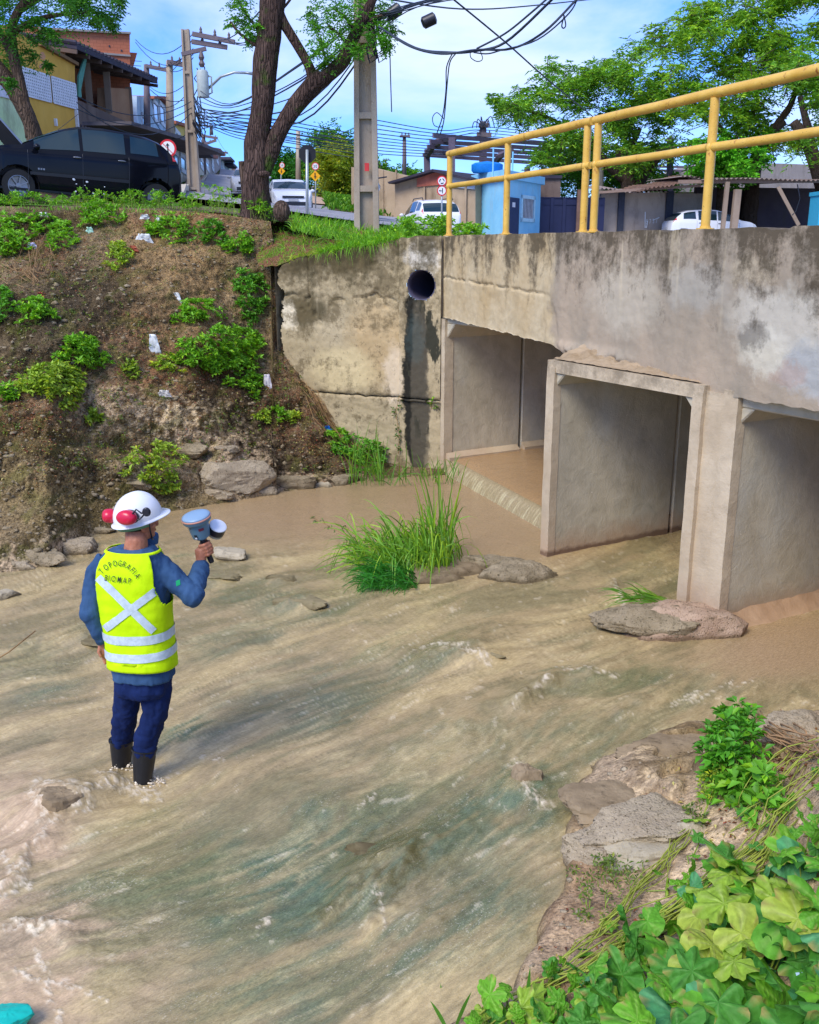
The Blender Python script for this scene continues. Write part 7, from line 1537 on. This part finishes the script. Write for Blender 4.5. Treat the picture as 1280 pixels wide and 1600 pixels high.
# signs
m_sw2=flat('sign_white',(.75,.75,.74),.5,var=.04); m_sr=flat('sign_red',lin((205,40,52)),.5,var=.05); m_syel=flat('sign_yellow',lin((238,170,20)),.5,var=.05); m_sbk=flat('sign_black',(.02,.02,.025),.5)
def disc(mb,c,r,off,n=28,th=.012): mb.prism([(c.x+r*math.cos(2*PI*i/n),c.y-off,c.z+r*math.sin(2*PI*i/n)) for i in range(n)],(0,th,0))
def rsign(name,label,px,pybase,Y,boards,pw=.03,tilt=0,cat='road sign',group=None):
    a=at(px,pybase,Y); a.z=min(a.z,tz(a.x,a.y)+.05); top=at(px+tilt,boards[0][1]-6,Y); t=thing(name,label,cat,tuple(a),group=group); mb=MB(); mb.tube([a,top],pw,8); mb.obj('post',m_galv,t,smooth=True)
    for kind,py,r in boards:
        c=at(px+tilt*(1 if py==boards[0][1] else .8),py,Y); 
        if kind in('no','speed','round','left'):
            mb=MB(); disc(mb,c,r,pw+.02); b=mb.obj('sign_face',m_sr,t); mb=MB(); disc(mb,c,r*.78,pw+.024); mb.obj('sign_field',m_sw2,b)
            o=c+Vector((0,-pw-.03,0)); V=lambda x,z:tuple(o+Vector((x*r,0,z*r)))
            mb=MB()
            if kind=='no': mb.beam(V(0,-.45),V(0,.45),r*.14,.006); mb.prism([V(-.22,.3),V(.22,.3),V(0,.58)],(0,-.004,0)); mb.obj('symbol',m_sbk,b); mb=MB(); mb.beam(V(-.6,.6),V(.6,-.6),r*.16,.012); mb.obj('red_bar',m_sr,b)
            elif kind=='round':
                for k in range(3):
                    A=[2*PI*k/3+j*.27 for j in range(6)]; mb.tube([V(.45*math.cos(q),.45*math.sin(q)) for q in A],r*.09,5)
                mb.obj('symbol',m_sbk,b)
            elif kind=='left': mb.beam(V(.12,-.5),V(.12,.5),r*.14,.006); mb.beam(V(.12,0),V(-.45,0),r*.14,.008); mb.prism([V(-.35,.2),V(-.35,-.2),V(-.62,0)],(0,-.006,0)); mb.obj('symbol',m_sbk,b)
            else:
                gl=MB(); x0=-.52
                for ch in '30':
                    Vg,Fg,a_,b_=glyph(ch); gl.add([tuple(o+Vector(((x0+(vx-a_)*.9)*r,-.004,(vy-.33)*1.1*r))) for vx,vy in Vg],Fg); x0+=.56
                gl.obj('symbol',m_sbk,b)
        elif kind=='diamond':
            mb=MB(); mb.prism([tuple(c+Vector((x*r,-pw-.02,z*r))) for x,z in ((1,0),(0,1),(-1,0),(0,-1))],(0,.012,0)); b=mb.obj('sign_face',m_syel,t); o=c+Vector((0,-pw-.03,0)); mb=MB(); mb.beam(o+Vector((-.05*r,0,-.5*r)),o+Vector((-.05*r,0,.3*r)),r*.2,.006); mb.beam(o+Vector((-.3*r,0,-.1*r)),o+Vector((.25*r,0,-.1*r)),r*.15,.006); mb.ball(o+Vector((-.05*r,0,.45*r)),(r*.13,.005,r*.13),8,5); mb.obj('symbol',m_sbk,b)
        elif kind=='oct':
            mb=MB(); mb.prism([tuple(c+Vector((r*math.cos(PI/8+PI/4*i),-pw*.0+.04,r*math.sin(PI/8+PI/4*i)))) for i in range(8)],(0,.015,0)); mb.obj('sign_back',m_sbk,t)
    return t
rsign('road_sign','round red-ringed no through sign beside the rear of the black car',263,330,30,[('no',232,.25)]); rsign('road_sign','octagonal sign seen from its dark back right of the forked tree',480,356,18.5,[('oct',240,.165)],.028)
rsign('road_sign','round 30 sign above an orange diamond sign, nearer of two alike pairs',493,318,45,[('speed',260,.165),('diamond',275,.23)],.03); rsign('road_sign','round sign above an orange diamond sign on a leaning post, farther of two alike pairs',437,292,75,[('speed',258.5,.2),('diamond',267.5,.27)],.05,tilt=4)
rsign('road_sign','two round red-ringed signs one above the other in front of the brick gable',690.5,350,36,[('round',283,.175),('left',298,.175)],.03)
# ---------------------------------------------------------------- wires
def wire(pts,r=.018,label=None,group=None,name='overhead_wire',n=10,sag=0,par=None):
    P=[at(*p) for p in pts]
    if len(P)==2:
        P=[P[0].lerp(P[1],i/n)-Vector((0,0,sag*4*(i/n)*(1-i/n))) for i in range(n+1)]
    elif len(P)>2:
        Q=[]
        for i in range(len(P)-1):
            p0=P[max(i-1,0)];p1=P[i];p2=P[i+1];p3=P[min(i+2,len(P)-1)]
            for k in range(6):
                u=k/6; Q.append(.5*((2*p1)+(p2-p0)*u+(2*p0-5*p1+4*p2-p3)*u*u+(3*p1-p0-3*p2+p3)*u**3))
        P=Q+[P[-1]]
    mb=MB(); mb.tube(P,r,5); return mb.obj(name,m_wire,label=label,cat='cable',group=group)
GW='thin wires crossing the sky'; LW='thin dark wire in the web of lines strung between poles across the sky'
wire([(700,-8,14),(790,66,15),(860,128,18),(930,185,24)],.012,'wire running from the top of the picture down into the right-hand tree',GW)
wire([(592,42,15),(650,75,14),(700,82,13),(740,80,13),(790,66,13),(862,0,12),(880,-20,12)],.016,'thick sagging cable with hanging loops left of the trees',GW)
wire([(596,44,15),(640,72,14),(690,84,13),(745,78,13),(800,76,13),(850,50,12),(900,0,12)],.014,'second sagging cable twisted with the thick one',GW); wire([(740,82,13),(762,84,13),(785,78,13),(840,62,12),(890,20,12),(905,-10,12)],.009,'thin loose cable beside the thick sagging one',GW)
wire([(745,76,13),(790,52,13),(830,20,12),(862,-8,12)],.012,'straight cable rising right from the twisted knot of cables',GW)
wire([(708,82,13),(698,105,13.2),(697,140,13.4),(692,180,13.6),(683,208,14)],.008,'thin cable hanging down from the twisted cables',name='hanging_wire'); wire([(712,84,13),(703,98,13.2),(699,130,13.4),(694,186,13.6),(688,210,14)],.008,'second thin cable hanging beside it, ending in a coil',name='hanging_wire')
wire([(694,186,13.6),(683,176,13.6),(676,184,13.6),(679,196,13.6),(690,198,13.6),(694,188,13.6)],.006,'loose coil at the end of the hanging cables',name='hanging_wire'); wire([(750,78,13),(754,92,13),(746,96,13),(736,90,13),(735,80,13)],.006,'small loop of spare cable under the twisted knot',name='hanging_wire')
wire([(609,62,15.8),(610,110,15.8),(612,175,15.8)],.009,'lone straight wire hanging right of the concrete lamp pole',name='hanging_wire')
wire([(880,20,12),(884,38,12),(881,44,12),(878,40,12),(882,24,12)],.008,'short loop hanging from the cable end at the top',name='hanging_wire')
wire([(590,-4,16),(720,14,20),(830,9,24),(1000,-10,30)],.014,'long wire across the top of the sky',GW)
rw=random.Random(3)
for i in range(9): wire([(580+rw.uniform(0,10),20+i*4.5,15.7),(620+i*4,16-i*1.2+rw.uniform(-4,6),15),(700+i*14,-14,13)],.008,LW,GW)
for i in range(8): y=120+i*9; wire([(310,140+i*9,36),(360,168+i*4-rw.uniform(0,10),26),(470,95+i*13+rw.uniform(-8,8),18),(575,10+i*9,16)],.011+.004*(i%2),LW,GW)
for i in range(5): wire([(310,165+i*6,36),(360,196+i*4,30),(440,200+i*7,26),(570,225+i*6,40)],.012,LW,GW)
for i in range(6): wire([(312,170+i*5,36),(440,188+i*6,42),(600,216+i*5,50),(755,232+i*3,62)],.02,LW,GW)
for i in range(4): wire([(590,188+i*7,50),(690,204+i*5,55),(755,198+i*5,62),(860,210+i*4,64)],.022,LW,GW)
for (a,b,s) in (((367,66,36),(440,20,20),.2),((355,60,36),(430,34,20),.3),((340,62,36),(420,0,18),.2),((302,52,36),(212,62,44),.6),((302,85,36),(212,66,44),.6),((302,76,36),(229,104,50),.3),((301,120,36),(229,130,50),.5),((301,135,36),(229,150,50),.6),((265,97,44),(302,78,36),.1),((265,110,44),(302,90,36),.2),((300,158,36),(120,150,30),.5),((300,168,36),(120,170,30),.5),((300,176,36),(120,160,30),.8),((300,150,36),(235,140,42),.3),((268,112,44),(300,62,36),.1),((229,120,50),(240,170,52),.1),((302,150,36),(318,212,100),.2),((367,68,36),(395,60,30),.05),((236,180,42),(300,200,36),.6),((318,214,100),(336,237,130),.2),((340,216,100),(356,239,130),.2),((336,238,130),(364,264,200),.2),((356,239,130),(376,265,200),.2),((640,215,75),(760,200,62),.3),((466,206,70),(570,190,50),.5),((466,212,70),(420,190,50),.5)): wire([a,b],.014,LW,GW,sag=s)
for i in range(6): c=(755+5*math.cos(i),196,61.5); wire([(755,197,61.5),(742+i*5,190-(i%3)*4,61.5),(738+i*7,200,61.5)],.03,'thin coiled wire ends around the head of the brown pole','coiled wire ends on the brown pole',name='hanging_wire')
# ================================================================ trees
def bark(name,a,b,moss=None):
    M=NM(name,.92,.15); n=M.noise(3,8,.68,v=M.map((1.6,1.6,.35))); v=M.vor(17,v=M.map((1.6,1.6,.22)),f='DISTANCE_TO_EDGE'); c=M.mix(M.ramp(n,.3,.7),a,b); c=M.mix(M.ramp(v,.0,.09,(.6,.6,.6),(0,0,0)),c,tuple(q*.4 for q in a))
    if moss: c=M.mix(M.ramp(M.noise(2.2,6,.65),.56,.66),c,moss)
    M.col(c); M.bump(M.ramp(v,0,.2),.8,.04); M.bump(n,.8,.04); return M.m
m_bark=bark('bark_brown',lin((70,54,48)),lin((100,80,70)),lin((70,88,34))); m_bark2=bark('bark_dark',lin((84,68,56)),lin((112,92,78)))
def limb(mb,P,r,n=16,rough=.08):
    """knotted tapering limb through points with radii"""
    P=[Vector(p) for p in P]; Q=[];rr=[]
    for i in range(len(P)-1):
        p0=P[max(i-1,0)];p1=P[i];p2=P[i+1];p3=P[min(i+2,len(P)-1)]
        for k in range(6):
            u=k/6; Q.append(.5*((2*p1)+(p2-p0)*u+(2*p0-5*p1+4*p2-p3)*u*u+(3*p1-p0-3*p2+p3)*u**3)); rr.append(r[i]+(r[i+1]-r[i])*u)
    Q.append(P[-1]); rr.append(r[-1]); prev=None;V=[]
    for i,p in enumerate(Q):
        d=(Q[min(i+1,len(Q)-1)]-Q[max(i-1,0)]).normalized()
        x=d.cross(Vector((0,1,.1))).normalized() if prev is None else (prev-d*prev.dot(d)).normalized(); prev=x; y=d.cross(x)
        for k in range(n):
            t=2*PI*k/n; q=rr[i]*(1+rough*float(fbm(np.array(p.x*1.5+math.cos(t)*1.3),np.array(p.y+math.sin(t)*1.3),np.array(p.z*1.6),3))*2.2); V.append(tuple(p+x*math.cos(t)*q+y*math.sin(t)*q))
    m=len(Q); mb.add(V,[(i*n+k,i*n+(k+1)%n,(i+1)*n+(k+1)%n,(i+1)*n+k) for i in range(m-1) for k in range(n)]+[tuple(range(n-1,-1,-1)),tuple((m-1)*n+k for k in range(n))])
def fronds(cl,ntw,nl,L,W,base,rs,droop=.25,flat_=.5,yel=.15,pos_only=False):
    """leafy twigs fanning out from each clump centre (x,y,z,r)"""
    C_=[];D_=[];tw=[]
    for x,y,z,r in cl:
        d=rs.normal(size=(ntw,3)); d[:,2]=d[:,2]*flat_+.15; d/=np.linalg.norm(d,axis=1)[:,None]; ln=r*rs.uniform(.5,1.15,(ntw,1)); o=np.array([x,y,z])+rs.normal(size=(ntw,3))*r*.25; t=np.linspace(.15,1,nl)[None,:,None]
        p=o[:,None]+d[:,None]*ln[:,None]*t; p[...,2]-=(droop*r*t[...,0]**2); sd_=np.cross(d,[0,0,1.]); sd_/=np.linalg.norm(sd_,axis=1)[:,None]+1e-9; sg=np.where(np.arange(nl)%2,1,-1)[None,:,None]
        D=d[:,None]*.55+sd_[:,None]*sg+rs.normal(size=(ntw,nl,3))*.3; D[...,2]-=.1; C_.append(p.reshape(-1,3)); D_.append(D.reshape(-1,3)); tw.append((o,o+d*ln-np.array([0,0,droop])*r))
    C_=np.concatenate(C_);D_=np.concatenate(D_); n=len(C_); hue=1+.35*fbm(C_[:,0]*1.1,C_[:,1]*1.1,C_[:,2]*1.1,3)[:,None]; return C_,D_,L*rs.uniform(.6,1.2,n),W*rs.uniform(.7,1.2,n),np.clip(gcol(n,base,rs,.25,yel)*hue,0,1),tw
# forked tree beside the concrete lamp pole
Yt=15.5; A3=lambda *q: [at(a,b,Yt+(c[0] if c else 0)) for a,b,*c in q]; mpp=Yt/1.05/F*1.03
t=thing('forked_tree','thick forked tree with bare mossy limbs beside the concrete lamp pole','tree',tuple(at(400,338,Yt)))
mb=MB(); limb(mb,A3((402,352),(400,325),(399,295),(400,262),(402,225),(409,180),(412,140),(415,100),(420,55),(424,20),(428,-30),(430,-90)),[v*mpp for v in (34,24,21,18.5,17.5,17.5,18,18,18,18,17,16)],22,.09); mb.obj('trunk',m_bark,t,smooth=True)
mb=MB(); limb(mb,A3((412,272),(426,228),(440,200),(462,165),(485,138),(504,118)),[v*mpp for v in (10,13,12,12,13,12)],16); mb.obj('limb',m_bark,t,smooth=True)
mb=MB(); limb(mb,A3((490,142),(488,120),(481,100),(470,80),(455,55),(440,30),(430,5)),[v*mpp for v in (10,8,7,7,7,7.5,8)],14); mb.obj('limb',m_bark,t,smooth=True)
mb=MB(); limb(mb,A3((496,130),(515,116),(535,96),(545,75),(560,45),(575,15),(592,-25)),[v*mpp for v in (11,10,10,9,8,7,6)],14); mb.obj('limb',m_bark,t,smooth=True)
mb=MB(); limb(mb,A3((391,318),(384,300),(380,278),(377,252)),[v*mpp for v in (10,6,4.5,4)],10); mb.obj('dead_stub',m_bark2,t,smooth=True)
mb=MB(); mb.ball(at(440,330,15.1),(.13,.12,.16),14,10); mb.obj('burl',m_bark2,t,smooth=True); mb=MB(); mb.ball(at(412,272,15.15),(.10,.06,.05),12,8); mb.obj('knot',m_bark,t,smooth=True)
def cl_(lst,Y,jit=.3): return [(lambda v:(v.x,v.y,v.z,r))(at(a,b,Y+rs.normal()*jit)) for a,b,r in lst]
mb=MB()
for P in (((414,60),(398,40),(385,22),(372,0)),((408,75),(392,66),(374,52),(360,34)),((412,72),(400,68),(394,72)),((430,20),(445,10),(460,-10)),((545,70),(528,52),(512,40)),((562,42),(585,28),(606,22)),((556,50),(540,28),(520,12)),((500,60),(505,80),(512,98))): limb(mb,A3(*P),[.035]+[.018]*(len(P)-1),8)
mb.obj('twigs',m_bark2,t,smooth=True,kind='stuff')
c1=cl_([(372,12,.22),(384,30,.18),(365,38,.15),(388,56,.14),(398,66,.12),(402,40,.14),(378,-5,.2),(512,42,.26),(500,62,.24),(526,66,.26),(495,84,.18),(520,90,.2),(508,104,.14),(540,40,.24),(530,20,.28),(510,12,.26),(550,15,.28),(565,55,.24),(575,25,.28),(590,45,.2),(600,28,.2),(598,62,.16),(612,48,.14),(606,72,.12),(560,80,.14),(490,40,.15),(555,-8,.3),(590,5,.26),(525,-10,.3),(488,20,.2)],Yt-.1)
Cn,D_,Ls,Ws,cc_,tw=fronds(c1,26,9,.055,.026,(.12,.36,.04),rs,.3,.7); leafmesh('foliage',Cn,D_,Ls,Ws,cc_,M_leaf,t,rs=rs)
# tree at the left edge
Yl=21.; t=thing('leaning_tree','dark leaning tree at the left picture edge in front of the yellow building','tree',tuple(at(52,205,Yl)))
mp2=Yl/1.06/F; L3=lambda *q:[at(a,b,Yl) for a,b in q]
mb=MB(); limb(mb,L3((58,330),(56,240),(50,200),(36,165),(18,135),(0,110),(-30,75)),[v*mp2 for v in (14,12,12,12,12,11,10)],14); mb.obj('trunk',m_bark2,t,smooth=True)
mb=MB(); limb(mb,L3((50,215),(40,170),(32,130),(22,90),(18,50),(28,20),(50,-10)),[v*mp2 for v in (10,9,8,8,7,6,5)],12); mb.obj('limb',m_bark2,t,smooth=True)
mb=MB(); limb(mb,L3((20,90),(5,60),(-10,30),(-20,0)),[v*mp2 for v in (6,5,4,4)],10); limb(mb,L3((20,50),(60,30),(100,22),(140,18)),[v*mp2 for v in (5,4,3,2)],8); limb(mb,L3((28,20),(70,-5),(120,-15)),[v*mp2 for v in (4,3,2)],8); mb.obj('limb',m_bark2,t,smooth=True)
lst=[(rs.uniform(-60,110),rs.uniform(-60,30),rs.uniform(.35,.6)) for _ in range(34)]+[(rs.uniform(90,185),rs.uniform(-30,30),rs.uniform(.2,.34)) for _ in range(20)]+[(20,60,.35),(8,85,.3),(40,40,.35),(28,100,.25),(2,105,.3),(60,62,.25),(48,88,.18),(80,55,.22),(15,130,.15),(5,40,.4),(75,102,.1),(150,36,.18),(175,40,.14),(70,40,.3)]
Cn,D_,Ls,Ws,cc_,tw=fronds(cl_(lst,Yl,.6),24,9,.085,.034,(.08,.27,.04),rs,.35,.6); leafmesh('foliage',Cn,D_,Ls,Ws,cc_,M_leaf,t,rs=rs)
# feathery trees beyond the shed
def bigtree(label,px,Y,base_py,limbs,clumps,ntw,nl,L,W,base,bk=None,wid=.3,yel=.3):
    b=at(px,base_py,Y); t=thing('feathery_tree',label,'tree',(b.x,b.y,min(b.z,tz(b.x,b.y))),group='feathery green trees beyond the shed')
    for j,(P,w_) in enumerate(limbs):
        mb=MB(); limb(mb,[at(a,c,Y) for a,c in P],[w_*(1-.6*i/(len(P)-1)) for i in range(len(P))],10,.12); mb.obj('trunk' if j==0 else 'limb',bk or m_bark2,t,smooth=True)
    cl=[(lambda v:(v.x,v.y,v.z,r))(at(a,c,Y+rs.normal()*1.6)) for a,c,r in clumps]
    Cn,D_,Ls,Ws,cc_,tw=fronds(cl,ntw,nl,L,W,base,rs,.30,.42,yel); leafmesh('foliage',Cn,D_,Ls,Ws,cc_,M_leaf,t,rs=rs)
    mb=MB()
    for o,e in tw:
        for i in range(0,len(o),5): mb.tube([o[i],e[i]],.018,3,cap=False)
    mb.obj('twigs',m_bark2,t,kind='stuff'); return t
def scat(poly,n,r0,r1,seed,gap=0.):
    r=np.random.RandomState(seed); out=[]; xs_=[p[0] for p in poly]; ys_=[p[1] for p in poly]
    while len(out)<n:
        x,y=r.uniform(min(xs_),max(xs_)),r.uniform(min(ys_),max(ys_))
        if inpoly(x,y,poly) and fbm(np.array(x/55.),np.array(y/32.),seed*.7,2)>gap: out.append((x,y,r.uniform(r0,r1)))
    return out
P1=[(760,160),(800,165),(850,100),(880,95),(900,120),(930,105),(985,80),(1010,60),(1030,90),(1050,150),(1030,260),(990,262),(960,240),(900,245),(860,262),(835,240),(880,205),(850,185),(800,190)]
bigtree('middle feathery tree spreading left over the kiosk and gate',985,50,390,[([(985,400),(985,330),(982,290),(975,260),(968,230)],.55),([(990,300),(1010,270),(1030,245)],.3),([(978,280),(955,262),(935,240),(920,215)],.3),([(975,262),(985,235),(1000,200)],.25),([(938,240),(900,215),(860,185),(810,170)],.12)],scat(P1,125,.4,1.0,3,-.12)+[(780,160,.4),(800,163,.5),(820,172,.6),(845,180,.6),(770,156,.3),(835,190,.5),(860,112,.6),(870,130,.6)],18,13,.25,.06,(.20,.44,.05))
P2=[(1010,40),(1050,30),(1075,10),(1110,-30),(1300,-60),(1330,120),(1300,220),(1210,228),(1150,215),(1090,235),(1050,230),(1020,140),(1035,90)]
bigtree('largest feathery tree at the right, leaning limbs against the sky',1160,47,390,[([(1168,400),(1172,320),(1178,270),(1185,240),(1200,215),(1225,190)],.42),([(1175,275),(1155,240),(1135,215),(1110,180)],.3),([(1190,235),(1210,200),(1235,165),(1250,120)],.22),([(1150,235),(1120,200),(1080,170)],.18)],scat(P2,180,.45,1.05,5,-.1),18,13,.25,.06,(.24,.48,.05))
P3=[(1235,60),(1330,20),(1400,100),(1400,330),(1270,280),(1250,220),(1230,150)]
bigtree('feathery tree cut by the right picture edge',1290,44,390,[([(1300,400),(1290,300),(1275,260),(1262,225),(1240,190)],.45),([(1275,262),(1262,200),(1250,150)],.25)],scat(P3,55,.4,.95,7,-.1),18,13,.24,.06,(.20,.44,.05))
P4=[(1070,225),(1200,215),(1180,278),(1080,280)]
bigtree('low dense bright bush between the trunks behind the shed roof',1125,45,330,[([(1125,330),(1125,260)],.2)],scat(P4,30,.5,.9,9,-.9),26,12,.2,.10,(.14,.46,.03),yel=.1)
bigtree('dark low foliage below the middle feathery tree',900,56,330,[([(905,330),(905,260)],.2)],scat([(830,232),(1060,225),(1060,290),(860,296)],60,.7,1.1,12,-.5),22,11,.26,.08,(.08,.28,.03),yel=.05)
# dense trees on the rise behind the street
def bushtree(label,px,Y,py0,poly,n,r0,r1,base,L,seed,yel=.1):
    b=at(px,py0,Y); t=thing('round_tree',label,'tree',tuple(b),group='leafy trees on the rise across the street'); mb=MB(); limb(mb,[b-Vector((0,0,.6)),at(px+3,(py0+min(p[1] for p in poly))/2,Y),at(px,min(p[1] for p in poly)+12,Y)],[.3,.2,.08],8); mb.obj('trunk',m_bark2,t,smooth=True)
    r=np.random.RandomState(seed); cl=[(lambda v:(v.x,v.y,v.z,q))(at(a,c,Y+r.normal()*1.5)) for a,c,q in scat(poly,n,r0,r1,seed,-.9)]
    Cn,D_,Ls,Ws,cc_,tw=fronds(cl,26,10,L,L*.5,base,r,.15,.9,yel); leafmesh('foliage',Cn,D_,Ls,Ws,cc_,M_leaf,t,rs=r)
bushtree('dark green tree behind the octagonal sign',450,85,290,[(425,262),(440,240),(462,243),(480,250),(485,290),(425,292)],26,.8,1.5,(.05,.22,.03),.3,1); bushtree('tall green tree left of the concrete lamp pole',510,80,300,[(488,235),(500,215),(535,218),(560,230),(560,300),(490,296)],44,.9,1.6,(.11,.32,.03),.3,2)
bushtree('yellow-green bushy tree in front of the tall green one',530,72,305,[(498,252),(515,232),(550,236),(565,262),(568,305),(500,304)],36,.8,1.3,(.26,.36,.04),.28,3,.4); bushtree('low trees right behind the concrete lamp pole',590,78,285,[(560,250),(590,240),(605,262),(645,272),(645,290),(560,290)],24,.7,1.2,(.12,.34,.03),.3,4)
bushtree('distant hedge of trees at the left of the rise',428,110,290,[(415,268),(432,262),(445,275),(445,292),(415,292)],12,1.,1.6,(.03,.13,.03),.4,6)
leafmesh('roadside_verge',*[q for q in (lambda n:(lambda Y,px:(np.stack([gx(px,Y),Y,terr(gx(px,Y),Y)+.25],1),np.random.RandomState(2).normal(size=(n,3))*.5+[0,0,1],.34,.12,gcol(n,(.11,.30,.02),np.random.RandomState(3),.3,.2)))(np.random.RandomState(4).uniform(44,75,n),np.random.RandomState(5).uniform(508,660,n)))(5200)],M_leaf,kind='stuff',label='rough green grass on the slope across the street',cat='grass')
# ================================================================ litter on the bank
def scrap(label,px,py,wd,ht,col,seed,name='plastic_scrap',cat='litter'):
    p,nn=hit(px,py)
    if p is None: return
    r=np.random.RandomState(seed); k=p.y/1.0/F; n=9; U,Vv=np.meshgrid(np.linspace(-1,1,n),np.linspace(-1,1,n),indexing='ij'); x=U*wd*k/2*(1-.35*Vv)+.02*fbm(U*2,Vv*2,seed,2); z=Vv*ht*k/2; y=-.04-.02*np.abs(fbm(U*2.5,Vv*2.5,seed,3))*2
    P=np.stack([p.x+x,p.y+y+0*x+z*-.2,p.z+z+.02*fbm(U*3,Vv*3,seed+5,2)],-1)
    o=mk(name,P.reshape(-1,3),gridF(n,n),flat(name+'_col',lin(col),.45,var=.15),label=label,cat=cat,smooth=False); s=o.modifiers.new('s','SOLIDIFY'); s.thickness=.003
for a in (('white plastic bag scrap hanging upright in the middle of the bank',242,537,15,30,(225,228,226),1),('small white scrap above the largest shrub',278,465,11,15,(230,230,226),2),('crumpled white plastic near the bank top',226,374,24,16,(215,218,214),3),('pale green plastic scrap near the bank top left',142,362,11,13,(170,214,190),4),('white litter among weeds left of the crumpled plastic',228,340,14,8,(220,225,220),5),('white litter scrap at the bank top under the rear wheel',250,342,9,9,(214,220,220),6),
  ('lilac plastic scrap beside the pile of roots',52,384,14,9,(196,190,220),7),('turquoise and white wrapper in the largest shrub',337,517,11,13,(150,210,200),8),('white plastic spike low on the bank near the wall',419,600,13,32,(222,214,216),9),('crumpled grey-white litter in the middle of the bank',258,614,18,11,(200,196,190),10),('bright blue plastic scrap at the foot of the retaining wall',512,669,11,9,(20,110,210),11),('small white scrap in weeds at the bank top left',70,335,12,6,(220,220,216),12),('brick-red fragment on the upper bank',210,389,12,10,(180,96,70),13),('red-brown fragment on the left bank',66,461,9,9,(176,92,66),14),('torn white bag lying in midstream grass roots',706,862,18,22,(200,198,192),15)):
    if a[1]==706:
        p=at(706,862,9.7); mk('plastic_scrap',[(p.x-.07,p.y,p.z-.06),(p.x+.05,p.y-.03,p.z-.05),(p.x+.07,p.y,p.z+.05),(p.x+.0,p.y+.03,p.z+.07),(p.x-.05,p.y-.02,p.z+.0)],[(0,1,4),(1,2,4),(2,3,4),(3,0,4)],flat('bag_grey',lin((190,186,180)),.6),label=a[0],cat='litter')
    else: scrap(*a)
p=onz(14,1592,.05); rock('plastic_sheet','turquoise plastic sheet at the bottom left corner',p,(.10,.08,.04),flat('teal_plastic',lin((20,176,160)),.4),5,cat='plastic sheet',rough=.15)
mb=MB(); mb.tube([onz(-5,1030,.03),onz(15,1018,.08),onz(35,1002,.10),onz(55,986,.07)],.006,5); mb.obj('stick',M_dry,label='thin dark stick poking from the water at the left edge',cat='stick')
p,_=hit(1270,1575,NBV); mk('paper_scrap',[(p.x-.06,p.y-.03,p.z+.09),(p.x+.06,p.y-.04,p.z+.09),(p.x+.07,p.y+.04,p.z+.12),(p.x-.05,p.y+.05,p.z+.10)],[(0,1,2,3)],flat('paper_blue',lin((170,200,222)),.6),label='pale blue and white wrapper under the leaves in the bottom right corner',cat='litter')
